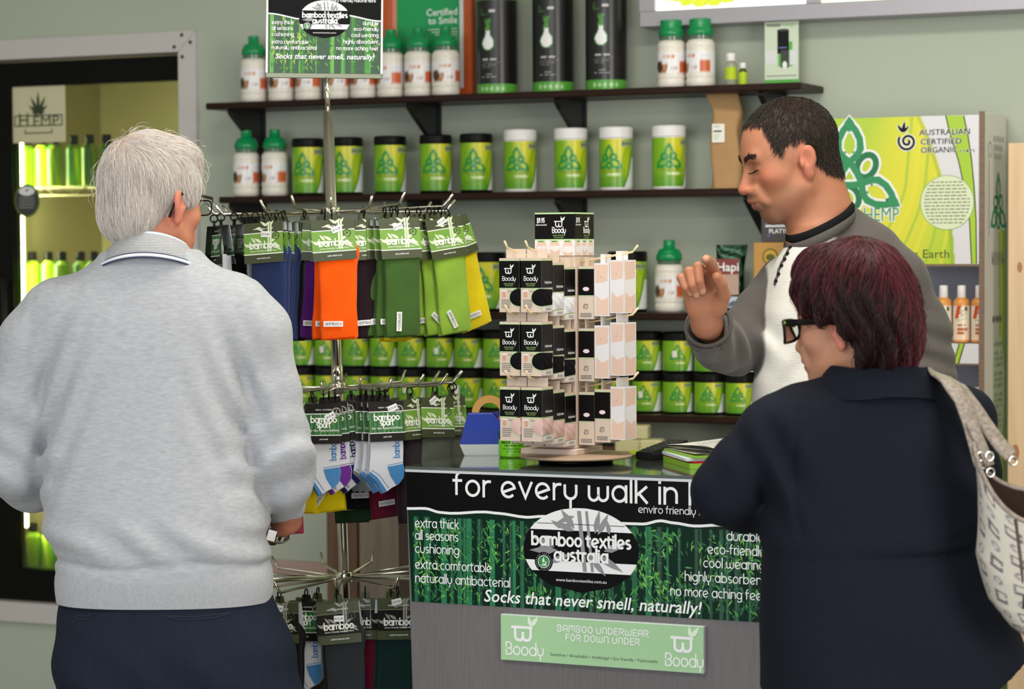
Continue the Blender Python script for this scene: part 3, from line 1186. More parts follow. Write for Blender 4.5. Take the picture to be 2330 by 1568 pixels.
# ------------------------------------------------------------------ goods: hemp jars
def hemp_label(R, zlo, zhi):
    H = zhi - zlo

    def f(a, z):
        u = np.arctan2(np.sin(a + PI / 2), np.cos(a + PI / 2)) * R / H      # width in label heights
        v = (z - zlo) / H
        p = Paint(u, v, '#7db21c')
        p.put(np.clip(1 - ((u - .12) / .3) ** 2, 0, 1) * np.clip(v * 1.3 - .1, 0, 1), '#d8d222')
        for k in range(4):
            d = np.abs(u - .1 - .12 * k - .35 * (v - .5) ** 2 - .2 * (v - .5))
            p.put(np.clip(1 - d / .03, 0, 1) * .7, '#4f9a1c' if k % 2 else '#c9dc2a')
        p.put(np.clip(.35 - v, 0, .3) * 2.2, '#3f8f1a')
        p.put((u > .52 - .25 * (v - 1) ** 2 + 0.42 * (v > 2)).astype(float) * (v < .62), '#e9ecea')
        p.put(np.clip(1 - np.abs(u - (.50 - .25 * (v - 1) ** 2)) / .03, 0, 1) * (v < .66), '#2f7d22')
        for ln in knot_lines(-.06, .56, .30):
            p.line(ln, .055, '#0e8a3c')
        p.textline(-.38, .28, .345, .075, '#7d9a16', 4, .8)
        p.textline(-.1, .18, .26, .03, '#dfe8c0', 8, .8)
        for k in range(3):
            p.textline(-.36, .22, .18 - .05 * k, .02, '#5d8f1e', 11 + k, .6)
        p.rect(.2, .83, .5, .96, '#9aa87a')
        p.textline(.22, .48, .89, .05, '#55605a', 2, .7)
        return p.c
    return f


m_lid_k = M('black_jar_lid', '#141313', .35)
m_lid_w = M('white_jar_lid', '#ece8e8', .35)


def jar(R, H, lid, lid_h, name='hemp_jar'):
    t = thing(name, '', 'jar')
    mb = MB()
    zl, zh = H * .055, H - lid_h - H * .015
    mb.lathe([(R - .004, 0), (R, .004), (R, zl), (R, zl)], lid, 40)
    mb.build('base', t)
    mb = MB()
    mb.lathe([(R, zh), (R, zh), (R - .002, H - lid_h)], lid, 40, cap=False)
    mb.build('neck', t)
    mb = MB()
    mb.lathe([(R + .0003, zl + (zh - zl) * k / 44) for k in range(45)], m_vc, 112, color=hemp_label(R, zl, zh), cap=False)
    mb.build('label_wrap', t)
    mb = MB()
    R2 = R + .0015
    prof = [(R2 - .001, H - lid_h), (R2, H - lid_h + .002)]
    for k in range(3):
        zc = H - lid_h + lid_h * (.15 + .25 * k)
        prof += [(R2, zc), (R2 - .0012, zc + lid_h * .08), (R2, zc + lid_h * .16)]
    prof += [(R2, H - .004), (R2 - .004, H), (0, H)]
    mb.lathe(prof, lid, 40)
    mb.build('lid', t)
    return t


jk = jar(.0455, .168, m_lid_k, .024)
jw = jar(.0455, .176, m_lid_w, .031)
jb = jar(.0535, .168, m_lid_k, .026)
jt = jar(.0415, .112, m_lid_k, .023, 'hemp_tub')
gj = 'tall hemp jars on the second shelf'
for i, px in enumerate([701, 790, 888, 992, 1084]):
    o = jk if i == 0 else dup(jk)
    place(o, px, 1, 'black-lidded tall green jar on the second shelf, %s black lid from left' % ordn[i], .1, [.0, -.15, .05, .15, .1][i], gj)
for i, px in enumerate([1184, 1299, 1402, 1522]):
    o = jw if i == 0 else dup(jw)
    place(o, px, 1, 'white-lidded tall green jar on the second shelf, %s white lid from left' % ordn[i], .1, [.05, .12, -.2, .22][i], gj)
# price stickers
for o_, px, py in ((jk, 0, 0),):
    pass
gb = 'wide hemp jars on the third shelf'
for i, (px, lb) in enumerate([(850, 'behind the green socks'), (960, 'behind the lime socks'), (1106, 'right of the yellow socks'), (1195, 'behind left side of the box tower'), (1427, 'just right of the box tower')]):
    o = jb if i == 0 else dup(jb)
    place(o, px, 2, 'wide black-lidded green jar on the third shelf, %s' % lb, .1, [.0, .1, -.05, .1, -.1][i], gb)
gt = 'short black tubs stacked in two layers on the lowest shelf'
px = 595.0
n = 0
xs = []
x = at_y(628, 800, WALL_Y - .1).x
while x < SH[3][1] - .05:
    xs.append(x)
    x += .0905
for layer in (0, 1):
    for i, x in enumerate(xs):
        o = jt if (layer == 0 and i == 0) else dup(jt)
        o.location = (x, WALL_Y - .1 - .002 * ((i * 7) % 3), SH[3][2] + layer * .1121)
        o.rotation_euler = (0, 0, YAW * .8 + .12 * math.sin(i * 2.3 + layer))
        o['label'] = 'short black-lidded green tub, %s layer of the lowest shelf, %s from left' % (['lower', 'upper'][layer], ordn[i])
        o['group'] = gt
        if (i * 5 + layer * 3) % 4 == 1:
            mb = MB()
            c_, s_ = math.cos(-PI / 2 - .3), math.sin(-PI / 2 - .3)
            cv = Canvas(mb, (.0421 * c_, .0421 * s_, .05), (-s_, c_, 0), (0, 0, 1))
            cv.poly([(-.006, -.008), (.007, -.006), (.006, .012), (-.007, .01)], M('white_sticker', '#e8e6dc', .6), 2)
            mb.build('price_sticker', o)

# ------------------------------------------------------------------ goods: black cylinders
m_can = M('printed_can', '#ffffff', .28, vc=True)


def can_label(a, z):
    u = np.arctan2(np.sin(a + PI / 2), np.cos(a + PI / 2)) * .0575
    p = Paint(u, z, '#1b191a')
    p.put((z < .03).astype(float), '#57a03c')
    p.put((z > .262).astype(float), '#57a03c')
    cx = -.014
    for sc, colr in ((1.18, '#4c8f3c'), (1.0, '#efeef0')):
        p.ell(cx, .142, .0165 * sc, .0175 * sc, colr)
        p.rect(cx - .006 * sc, .142, cx + .006 * sc, .142 + .036 * sc, colr)
        p.put((np.abs(u - cx) < .006 * sc + np.clip(.166 - z, 0, .02) * .55) * (z > .142) * (z < .168), colr)
    for d in (-.004, 0, .004):
        p.line([(cx + d * .5, .178), (cx + d * 1.7, .208)], .004, '#4f8f33')
    p.line([(-.035, .238), (-.035, .222), (-.02, .222)], .004, '#35662a')
    p.textline(-.014, .022, .231, .008, '#c4c0c4', 9, .85)
    p.textline(-.036, .012, .098, .005, '#b9b7b9', 12, .8)
    for k in range(3):
        p.textline(-.036, .02 - .008 * k, .088 - .006 * k, .003, '#6d6b6d', 13 + k, .6)
    p.textline(-.022, 0, .055, .004, '#9a989a', 31, .8)
    p.textline(-.036, .012, .048, .004, '#9a989a', 32, .8)
    for k in range(5):
        p.ell(-.034 + .016 * k, .015, .005, .006, '#a9d39a')
    return p.c


t = thing('black_canister', '', 'canister')
mb = MB()
mb.lathe([(.0575, .292 * k / 116) for k in range(117)], m_can, 120, color=can_label, cap=True)
mb.build('canister_body', t)
mb = MB()
mb.lathe([(.0575, .292), (.0585, .293), (.0585, .305), (.056, .308), (0, .308)], M('green_can_lid', '#57a03c', .35), 48)
mb.build('lid', t)
for i, px in enumerate([1133, 1260, 1381]):
    o = t if i == 0 else dup(t)
    place(o, px, 0, 'tall black cylinder with white flask print on the top shelf, %s of three' % ['left', 'middle', 'right'][i], .1, [-.12, .0, .05][i], 'black cylinders on the top shelf')

# ------------------------------------------------------------------ goods: framed poster, little bottles, card, bags and boxes
x0, z0, x1, z1 = wall_quad(872, 213, 1080, -170, WALL_Y - .03)
t = thing('picture_frame', 'tall orange-framed green certificate leaning behind the bottles on the top shelf', 'picture frame', ((x0 + x1) / 2, WALL_Y - .035, SH[0][2]))
z0 = SH[0][2]
mb = MB()
m_of = M('orange_wood_frame', '#c4541c', .4, var=(20, .1))
fb_ = .028
mb.box((x0, WALL_Y - .045, z0), (x0 + fb_, WALL_Y - .02, z1), m_of, .003)
mb.box((x1 - fb_, WALL_Y - .045, z0), (x1, WALL_Y - .02, z1), m_of, .003)
mb.box((x0 + fb_, WALL_Y - .045, z0), (x1 - fb_, WALL_Y - .02, z0 + fb_), m_of, .003)
mb.box((x0 + fb_, WALL_Y - .045, z1 - fb_), (x1 - fb_, WALL_Y - .02, z1), m_of, .003)
rel(mb, 'frame', t, t.location)
mb = MB()
m_wp = M('white_paper', '#e8e6e6', .6)
mb.box((x0 + fb_, WALL_Y - .034, z0 + fb_), (x1 - fb_, WALL_Y - .024, z1 - fb_), m_wp)
pp = rel(mb, 'poster', t, t.location)
mb = MB()
c = Canvas(mb, (x0 + fb_, WALL_Y - .034, z0 + fb_), (1, 0, 0), (0, 0, 1))
w_, h_ = x1 - x0 - 2 * fb_, z1 - z0 - 2 * fb_
m_gp = M('bright_green_print', '#0d9b56', .5)
c.rect(w_ * .0, .0, w_ * .1, h_, M('red_white_photo', '#d98a78', .5), 1)
c.rect(.016, .0, w_ * .93, h_, m_gp, 2)
m_wi = M('white_ink', '#eef0ee', .6)
c.sans('Certified', w_ * .9, .211, .028, m_wi, 3, 'r', .012)
c.sans('to Smile', w_ * .9, .187, .028, m_wi, 3, 'r', .012)
for k in range(5):
    c.rect(w_ * (.5 + .05 * k), .17 - .008 * k, w_ * .9, .172 - .008 * k, m_wi, 3)
rel(mb, 'lettering', pp, t.location)


def small_bottle(r, h, label, px, clear):
    t = thing('oil_bottle', label, 'bottle', group='little lime-labelled oil bottles')
    mb = MB()
    m_b = M('clear_oil' if clear else 'dark_oil', '#9aa08a' if clear else '#4a5210', .08, trans=0.0)
    mb.lathe([(r * .9, 0), (r, .003), (r, h * .62), (r * .85, h * .7), (r * .55, h * .76)], m_b, 24)
    mb.build('bottle_body', t)
    mb = MB()
    mb.lathe([(r + .0004, h * (.22 if clear else .02)), (r + .0004, h * (.58 if clear else .6))], M('lime_label', '#b6cc0c', .5), 24, cap=False)
    mb.build('label_wrap', t)
    mb = MB()
    mb.lathe([(r * .72, h * .76), (r * .76, h * .77), (r * .76, h * .98), (r * .68, h), (0, h)], m_lid_w, 24)
    mb.build('cap', t)
    place(t, px, 0, label, .1)


small_bottle(.0165, .091, 'clear little bottle with white cap and lime label on the top shelf', 1664, True)
small_bottle(.0115, .064, 'smallest dark bottle with white cap and lime label, right of the clear one', 1691, False)

x0, z0, x1, z1 = wall_quad(1741, 196, 1818, 50, WALL_Y - .07)
z0 = SH[0][2]
mb = MB()
mb.box((x0, WALL_Y - .074, z0), (x1, WALL_Y - .07, z1), M('pale_green_card', '#cfdcc4', .5))
o = mb.build('product_card')
tag(o, 'pale green product card with black canister picture at the right end of the top shelf', 'card')
mb = MB()
c = Canvas(mb, (x0, WALL_Y - .074, z0), (1, 0, 0), (0, 0, 1))
w_, h_ = x1 - x0, z1 - z0
m_k = M('black_ink', '#1c1b1d', .6)
m_gm = M('mid_green_ink', '#57b04a', .6)
c.sans('moso', w_ * .06, h_ * .915, h_ * .1, m_k, 2, bold=.01)
c.sans('range', w_ * .52, h_ * .915, h_ * .1, M('soft_green_ink', '#a4cc94', .6), 2)
c.rect(0, 0, w_, h_ * .1, m_gm, 1)
c.rect(w_ * .38, h_ * .5, w_ * .72, h_ * .86, m_k, 2)
c.ellipse(w_ * .55, h_ * .86, w_ * .17, h_ * .02, M('charcoal_print', '#3a3836', .5), 3)
c.rect(w_ * .42, h_ * .58, w_ * .66, h_ * .6, M('blue_ink', '#5a6ea8', .6), 3)
c.rect(w_ * .4, h_ * .3, w_ * .82, h_ * .68, m_gm, 1)
c.rect(w_ * .48, h_ * .28, w_ * .72, h_ * .55, M('charcoal_print', '#3a3836', .5), 3)
c.ellipse(w_ * .6, h_ * .32, w_ * .07, h_ * .06, m_wi, 4)
c.rect(w_ * .02, h_ * .35, w_ * .34, h_ * .55, M('grey_white_ink', '#dcdce0', .6), 1)
c.rect(w_ * .74, h_ * .32, w_ * .96, h_ * .55, M('grey_white_ink', '#dcdce0', .6), 2)
c.rect(w_ * .06, h_ * .15, w_ * .94, h_ * .165, M('grey_print', '#8b8a86', .5), 2)
mb.build('artwork', o)

# brown paper bag
P0, P1 = at_y(1622, 428, WALL_Y - .1), at_y(1686, 428, WALL_Y - .1)
bw = P1.x - P0.x
t = thing('paper_bag', 'tall brown paper bag with white label on the second shelf beside the clerk\'s face', 'bag', ((P0.x + P1.x) / 2, WALL_Y - .1, SH[1][2]), .2)
mb = MB()
m_bag = M('brown_kraft_paper', '#b08a5c', .8, bump=(35, .5), var=(14, .1))


def bagf(u, v):
    a = 2 * PI * u
    zz = .001 + .262 * v
    sx = bw / 2 * (1.03 - .1 * math.sin(v * 3.0) + .06 * v)
    sy = .036 * (1 - max(0, v - .62) / .38 * .93)
    ca, sa = math.cos(a), math.sin(a)
    q = .42
    x = sx * math.copysign(abs(ca) ** q, ca) + .004 * math.sin(9 * v + 2 * a) - (.016 * max(0, v - .8) / .2)
    y = sy * math.copysign(abs(sa) ** q, sa) - .02 * max(0, v - .7)
    return (x, y, zz)


mb.grid(48, 40, bagf, m_bag, True, closed=True)
mb.grid(2, 2, lambda u, v: (bw * .46 * (2 * u - 1), .033 * (2 * v - 1), .0015), m_bag, False)
mb.build('bag_body', t)
mb = MB()
c = Canvas(mb, (-.034, -.0392, .125), (1, 0, 0), (0, 0.02, 1))
c.rect(0, 0, .034, .05, M('white_sticker', '#e8e6dc', .6), 2)
c.rect(.004, .028, .026, .032, m_k, 3)
for k in range(4):
    c.rect(.004, .042 - .0, .02, .0435, M('grey_print', '#8b8a86', .5), 3)
    c.rect(.004, .008 + .004 * k, .016 + .002 * k, .0095 + .004 * k, M('soft_green_ink', '#a4cc94', .6), 3)
mb.build('bag_label', t)

# third shelf: foil pack, leaf box and grey box
P0 = at_y(1659, 700, WALL_Y - .11)
t = thing('foil_pouch', 'dark green foil pouch with red and white front beside the clerk\'s raised hand', 'pouch', (P0.x, WALL_Y - .1, SH[2][2]), YAW * .6)
mb = MB()
m_foil = M('dark_green_foil', '#062a1a', .18, .7, bump=(60, .5))


def foil(u, v):
    a = 2 * PI * u
    ca, sa = math.cos(a), math.sin(a)
    sx = .038 * (1 + .12 * max(0, v - .7) / .3)
    sy = .024 * (1 - max(0, v - .55) / .45 * .95)
    x = sx * math.copysign(abs(ca) ** .35, ca) + .012 * max(0, v - .6)
    y = sy * math.copysign(abs(sa) ** .5, sa) + .002 * math.sin(20 * v + 3 * a)
    return (x, y, .001 + .183 * v)


mb.grid(48, 36, foil, m_foil, True, closed=True)
mb.grid(2, 2, lambda u, v: (.036 * (2 * u - 1), .02 * (2 * v - 1), .0015), m_foil, False)
mb.build('pouch_body', t)
mb = MB()
c = Canvas(mb, (-.035, -.0262, .014), (1, 0, 0), (0, .0, 1))
c.rect(.0, .09, .06, .132, M('maroon_print', '#7d2a22', .5), 1)
c.rect(.0, .035, .06, .09, M('beige_print', '#b99a86', .5), 1)
c.rect(.006, .0, .058, .03, M('pale_blue_print', '#b9c6d2', .5), 1)
c.poly([(.03, .002), (.055, .008), (.05, .02), (.035, .014)], M('slate_print', '#4a5a70', .5), 2)
c.sans('Hapi', .03, .099, .033, m_wi, 2, 'c', .015)
mb.build('pouch_label', t)

x0, z0, x1, z1 = wall_quad(1714, 712, 1792, 552, WALL_Y - .16)
z0 = SH[2][2]
mb = MB()
mb.box((x0, WALL_Y - .16, z0), (x1, WALL_Y - .07, z1), M('tan_carton', '#c0904c', .6), .002)
o = mb.build('carton')
tag(o, 'tan carton with green hemp leaf and round seal behind the clerk\'s shirt', 'box')
mb = MB()
c = Canvas(mb, (x0, WALL_Y - .16, z0), (1, 0, 0), (0, 0, 1))
w_, h_ = x1 - x0, z1 - z0
m_ol = M('olive_ink', '#5c5a22', .6)
c.ellipse(w_ * .5, h_ * .8, .022, .022, m_ol, 1)
c.ellipse(w_ * .5, h_ * .8, .018, .018, M('gold_ink', '#c9a23a', .6), 2)
c.ellipse(w_ * .5, h_ * .79, .012, .009, m_ol, 3)
hemp_leaf(c, w_ * .28, h_ * .36, .038, M('leaf_green_ink', '#4a7a24', .6), 2)
mb.build('artwork', o)
x0b, z0b, x1b, z1b = wall_quad(1733, 549, 1815, 480, WALL_Y - .15)
mb = MB()
z1b = z1 + (z1b - z0b)
mb.box((x0b, WALL_Y - .155, z1 + .0005), (x1b, WALL_Y - .07, z1b), M('grey_carton', '#4b4548', .6), .002)
o = mb.build('carton')
tag(o, 'dark grey carton with white lettering stacked on the tan leaf carton', 'box')
mb = MB()
c = Canvas(mb, (x0b, WALL_Y - .155, z1), (1, 0, 0), (0, 0, 1))
hb_ = z1b - z1
c.rect(.012, hb_ * .58, x1b - x0b, hb_ * .98, M('mauve_grey_print', '#6b6264', .6), 1)
c.rect(.012, hb_ * .5, x1b - x0b, hb_ * .57, M('grey_white_ink', '#dcdce0', .6), 1)
c.sans('PLATYPUS', .022, hb_ * .3, hb_ * .2, m_wi, 2, bold=.02)
c.ellipse(.021, hb_ * .22, .004, .003, M('blue_ink', '#5a6ea8', .6), 2)
mb.build('lettering', o)

# ------------------------------------------------------------------ the lit sign above
x0 = -2.508
x1 = x0 + 2.3
yb_, yf_ = WALL_Y, WALL_Y - .1
zb = 2.109
t = thing('light_box', 'long silver-framed light box with glowing pictures high on the wall at right', 'sign', ((x0 + x1) / 2, WALL_Y, zb))
mb = MB()
m_sil = M('silver_sign_frame', '#a9a5ac', .4, .4, var=(30, .04), stretch=(8, 1, 1))
fh = .043
xm = at_y(1850, 20, yf_).x
zt_ = zb + .62
mb.box((x0, yf_, zb), (x1, yb_, zb + fh), m_sil, .002)
mb.box((x0, yf_, zt_ - fh), (x1, yb_, zt_), m_sil, .002)
mb.box((x0, yf_, zb + fh), (x0 + .045, yb_, zt_ - fh), m_sil)
mb.box((xm - .02, yf_, zb + fh), (xm + .02, yb_, zt_ - fh), m_sil)
mb.box((x1 - .045, yf_, zb + fh), (x1, yb_, zt_ - fh), m_sil)
mb.box((x0 + .01, yb_ - .02, zb + .01), (x1 - .01, yb_, zt_ - .01), m_sil)
rel(mb, 'frame', t, t.location)


def lit(u, v):
    q = Paint(u, v, '#f4fff6')
    edge = .012 + .9 * np.abs(u - .33) ** 2.2 + .006 * np.sin(u * 60) + .004 * np.sin(u * 131 + 1)
    q.put(((v > edge) & (v < .6)).astype(float), '#98a51e')
    q.put(((v > edge + .01) & (v < .6) & (np.sin(u * 210) * np.sin(v * 300 + u * 40) > .2)).astype(float), '#b9c83a')
    return q.c


m_lit = M('lit_panel_picture', '#ffffff', .4, vc=True, emit=('#ffffff', 1.5))
mb = MB()
mb.grid(120, 130, lambda u, v: (x0 + .045 + (xm - .02 - x0 - .045) * u, yf_ + .015, zb + fh + (zt_ - zb - 2 * fh) * v), m_lit, False, color=lit)
rel(mb, 'lit_panel', t, t.location)
mb = MB()


def lit2(u, v):
    q = Paint(u, v, '#b6ee4a')
    q.put((v < .008) * 1.0, '#eafbe0')
    q.put((v > .4) * 1.0, '#f2f8d0')
    return q.c


mb.grid(20, 130, lambda u, v: (xm + .02 + (x1 - .045 - xm - .02) * u, yf_ + .015, zb + fh + (zt_ - zb - 2 * fh) * v), m_lit, False, color=lit2)
rel(mb, 'lit_panel', t, t.location)

# ------------------------------------------------------------------ the counter
CY0 = 4.6
CZ = 1.048
CXL, CXR = -2.363, at_y(1772, 1420, CY0).x
CDEP = .42
m_lam = M('grey_laminate', '#6d686b', .5, var=(160, .12), stretch=(1, 1, .06))
m_top = M('glass_counter_top', '#4d5552', .04, spec=.5, coat=1.0)
ct = thing('sales_counter', 'grey laminate sales counter with glass top and black and green bamboo poster', 'counter', ((CXL + CXR) / 2, CY0, 0))
mb = MB()
xl0 = CXL + .026
for poly in ([(xl0, 0), (CXR, 0), (CXR, CZ - .012), (CXL, CZ - .012)],):
    mb.prism(poly, (0, CY0 + CDEP, 0), (1, 0, 0), (0, 0, 1), (0, -1, 0), CDEP, m_lam)
rel(mb, 'body', ct, ct.location)
mb = MB()
mb.box((CXL, CY0 - .004, CZ - .0119), (CXR, CY0 + CDEP, CZ - .0065), M('pale_edge_strip', '#d8dade', .3, .3))
mb.box((CXL, CY0 - .004, CZ - .0064), (CXR, CY0 + CDEP, CZ), m_top)
rel(mb, 'counter_top', ct, ct.location)

BZ0 = .7625
by = CY0 - .0012
bx0 = CXL + .012


def bc(px, py):
    P = at_y(px, py, by)
    return P.x - bx0, P.z - BZ0


BW, BH = CXR - .006 - bx0, CZ - .0125 - BZ0
mb = MB()
mb.prism([(0, 0), (BW, 0), (BW, BH), (-.011, BH)], (bx0, CY0, BZ0), (1, 0, 0), (0, 0, 1), (0, -1, 0), .0012, M('bamboo_forest_print', '#06281c', .4, spec=.15))
ban = rel(mb, 'poster', ct, ct.location)
m_w = M('white_poster_ink', '#f0f1f4', .5)
m_bk = M('black_poster_ink', '#040404', .4, spec=.12)
m_gr = M('grey_poster_ink', '#8d8f92', .5)
m_st = [M('stalk_green_%s' % n, h, .5) for n, h in (('dark', '#08452c'), ('mid', '#0b5c38'), ('light', '#127848'), ('deep', '#053320'))]
m_lf = [M('leaf_%s_green' % n, h, .5) for n, h in (('dark', '#1c6a35'), ('mid', '#3f9440'), ('bright', '#76b548'), ('cool', '#0f5a3a'))]


def bamboo_picture(c, x0, y0, x1, y1, n_st, n_cl, seed, s=1.0):
    r = random.Random(seed)
    H = y1 - y0
    for k in range(n_st):
        x = x0 + (x1 - x0) * (k + r.uniform(-.3, .8)) / n_st
        w = r.uniform(.004, .014) * s
        x = min(max(x, x0 + w), x1 - w)
        m = m_st[r.randrange(4)]
        z = 1 + (k % 3) * .4
        c.rect(x - w / 2, y0, x + w / 2, y1, m, z)
        c.rect(x - w * .2, y0, x + w * .05, y1, m_st[r.choice((1, 2))], z + .2)
        yy = y0 + r.uniform(0, .05) * s
        while yy < y1 - .004 * s:
            c.rect(x - w * .56, yy, x + w * .56, yy + .0016 * s, m_st[2], z + .3)
            yy += r.uniform(.04, .07) * s
    for k in range(n_cl):
        cx, cy = r.uniform(x0, x1), y0 + H * (1 - r.random() ** 1.2)
        mm = r.choice(((0, 3), (1, 0), (2, 1), (1, 2), (3, 3)))
        for q in range(r.randrange(7, 18)):
            a = r.gauss(-75, 40)
            l = r.uniform(.009, .02) * s
            x, y = cx + r.gauss(0, .017) * s, cy + r.gauss(0, .02) * s
            ex, ey = x + l * math.cos(math.radians(a)), y + l * math.sin(math.radians(a))
            if min(x, ex) < x0 + .002 * s or max(x, ex) > x1 - .002 * s or min(y, ey) < y0 + .002 * s or max(y, ey) > y1 - .002 * s:
                continue
            c.leaf(x, y, l, l * .2, a, m_lf[r.choice(mm)], 2.4 + .12 * (q % 5))


def brand_oval(c, ox, oy, rx, ry, z):
    """oval badge: white cap, black band, white stripe, black foot, grey bamboo behind the words"""
    def band(v0, v1, m, zz, k=1.0):
        pts = []
        n = 14
        for i in range(n + 1):
            v = v0 + (v1 - v0) * i / n
            pts.append((ox + rx * k * math.sqrt(max(0, 1 - v * v)), oy + ry * k * v))
        for i in range(n + 1):
            v = v1 + (v0 - v1) * i / n
            pts.append((ox - rx * k * math.sqrt(max(0, 1 - v * v)), oy + ry * k * v))
        c.poly(pts, m, zz)
    band(-1, 1, m_bk, z)
    band(.46, .995, m_w, z + .5, .998)
    band(-.52, -.27, m_w, z + .5)
    c.rect(ox - rx * .76, oy + ry * .6, ox + rx * .76, oy + ry * .615, m_bk, z + 1)
    for x0, w in ((.06, .07), (.2, .05)):
        c.poly([(ox + rx * (x0 - .02), oy + ry * -.5), (ox + rx * (x0 + w - .02), oy + ry * -.5), (ox + rx * (x0 + w - .12), oy + ry * .93), (ox + rx * (x0 - .12), oy + ry * .93)], m_gr, z + 1)
    for lx, ly, l, w, a in ((-.1, .45, .4, .11, 160), (-.1, .5, .4, .11, 128), (-.45, .05, .42, .11, 160), (-.4, -.02, .5, .12, 182), (-.45, .3, .35, .1, 215),
                            (.25, .4, .4, .1, 78), (.3, .38, .4, .1, 62), (.4, .0, .42, .12, 20), (.3, -.1, .5, .12, -30), (.2, -.2, .35, .1, -48), (-.1, .8, .35, .09, 200),
                            (.5, .4, .24, .08, 100), (-.2, -.1, .42, .11, 205), (-.3, .5, .25, .08, 150)):
        c.leaf(ox + rx * lx, oy + ry * ly, rx * l, rx * w, a, m_gr, z + 1.2)


def micro_badge(c, x, y, r, z):
    c.ellipse(x, y, r * 1.5, r * 1.5, m_bk, z, 32)
    c.ellipse(x, y, r, r, m_w, z + .4, 28)
    c.ellipse(x, y, r * .9, r * .9, M('badge_green', '#2f8a4a', .5), z + .8, 28)
    c.rect(x - r * .4, y - r * .6, x + r * .45, y - r * .45, m_w, z + 1.2)
    c.rect(x - r * .15, y - r * .35, x + r * .35, y - r * .25, m_w, z + 1.2)
    c.leaf(x - r * .12, y - r * .2, r * .95, r * .3, 82, m_w, z + 1.2)
    c.stroke([(x + r * .1, y + r * .1), (x + r * .42, y - r * .1), (x + r * .2, y - r * .5)], r * .12, m_w, z + 1.2)
    for k in range(26):
        a = 2 * PI * k / 26
        if k % 9 != 8:
            c.leaf(x + r * 1.16 * math.cos(a), y + r * 1.16 * math.sin(a), r * .2, r * .09, math.degrees(a), m_w, z + .5)


def fit(c, s, p0, p1, size, m, z=6, w=.17, gap=.3):
    """lettering stretched to run from p0 to p1"""
    tot = sum((.45 if ch == ' ' else GLYPH[ch][0]) + (gap if ch != ' ' else .1) for ch in s) - gap
    c.text(s, p0[0], p0[1], size, m, z, 'l', w, gap, (p1[0] - p0[0]) / (tot * size))


mb = MB()
c = Canvas(mb, (bx0, by, BZ0), (1, 0, 0), (0, 0, 1), .00025)
bamboo_picture(c, .0, .0, BW, BH * .66, 40, 150, 5)
wave = [(925, 1157), (968, 1157), (1002, 1166), (1025, 1168), (1104, 1165), (1134, 1168), (1198, 1177), (1236, 1175), (1300, 1178), (1417, 1191), (1463, 1192.5), (1504, 1185), (1534, 1190), (1580, 1197), (1640, 1195), (1772, 1201)]
wp = [bc(*q) for q in wave]
wp[0] = (-.0095, wp[0][1])
wp[-1] = (BW, wp[-1][1])
wf = []
for i in range(len(wp) - 1):
    for t in range(4):
        u = t / 4
        u2 = u * u * (3 - 2 * u)
        wf.append((wp[i][0] + (wp[i + 1][0] - wp[i][0]) * u, wp[i][1] + (wp[i + 1][1] - wp[i][1]) * u2))
wf.append(wp[-1])
for i in range(len(wf) - 1):
    c.poly([wf[i], wf[i + 1], (wf[i + 1][0], BH), (wf[i][0] if i else -.0108, BH)], m_bk, 3.5)
c.stroke(wf, .0055, m_w, 4.2)
rel(mb, 'artwork', ban, ct.location)
mb = MB()
c = Canvas(mb, (bx0, by, BZ0), (1, 0, 0), (0, 0, 1), .00025)
E0, E1, E2, E3 = bc(1192, 1252), bc(1454, 1254), bc(1323, 1156), bc(1323, 1349)
oc = ((E0[0] + E1[0]) / 2, (E2[1] + E3[1]) / 2)
orx, ory = (E1[0] - E0[0]) / 2, (E2[1] - E3[1]) / 2
brand_oval(c, oc[0], oc[1], orx, ory, 4.8)
bd = bc(1238, 1278)
micro_badge(c, bd[0], bd[1], .0135, 6.4)
rel(mb, 'badge', ban, ct.location)
mb = MB()
c = Canvas(mb, (bx0, by, BZ0), (1, 0, 0), (0, 0, 1), .00025)
fit(c, 'for every walk in life', bc(1036, 1126), (bc(1654, 1150)[0], 0), .0305, m_w, 8.5, .185, .34)
lx = bc(946, 1198)[0]
for s, py, xe in (('extra thick', 1199, 1044), ('all seasons', 1227, 1043), ('cushioning', 1257, 1045), ('extra comfortable', 1293, 1119), ('naturally antibacterial', 1324, 1161)):
    fit(c, s, (lx, bc(950, py)[1]), bc(xe, py), .0125, m_w, 8.5, .16)
for s, py, xs_, xe in (('durable', 1229, 1655, 1738), ('eco-friendly', 1259, 1612, 1740), ('cool wearing', 1290, 1602, 1740), ('highly absorbent', 1321, 1560, 1742), ('no more aching feet', 1354, 1527, 1742)):
    fit(c, s, bc(xs_, py), bc(xe, py), .0125, m_w, 8.5, .16)
fit(c, 'enviro friendly natural fibre', bc(1454, 1166), bc(1705, 1172), .0098, m_w, 8.5, .16)
fit(c, 'bamboo textiles', bc(1212, 1238), bc(1435, 1246), .0165, m_w, 8.5, .29, .36)
fit(c, 'australia', bc(1263, 1274), bc(1383, 1278), .0165, m_w, 8.5, .29, .36)
P0, P1 = bc(1266, 1322), bc(1381, 1324)
c.sans('www.bambootextiles.com.au', P0[0], P0[1], .0095, m_w, 8.5, width=P1[0] - P0[0])
P0, P1 = bc(1101, 1368), bc(1598, 1398)
c.sans('Socks that never smell, naturally!', P0[0], bc(1101, 1367)[1] - .001, .036, m_w, 8.5, bold=.012, shear=.18, width=P1[0] - P0[0])
rel(mb, 'lettering', ban, ct.location)

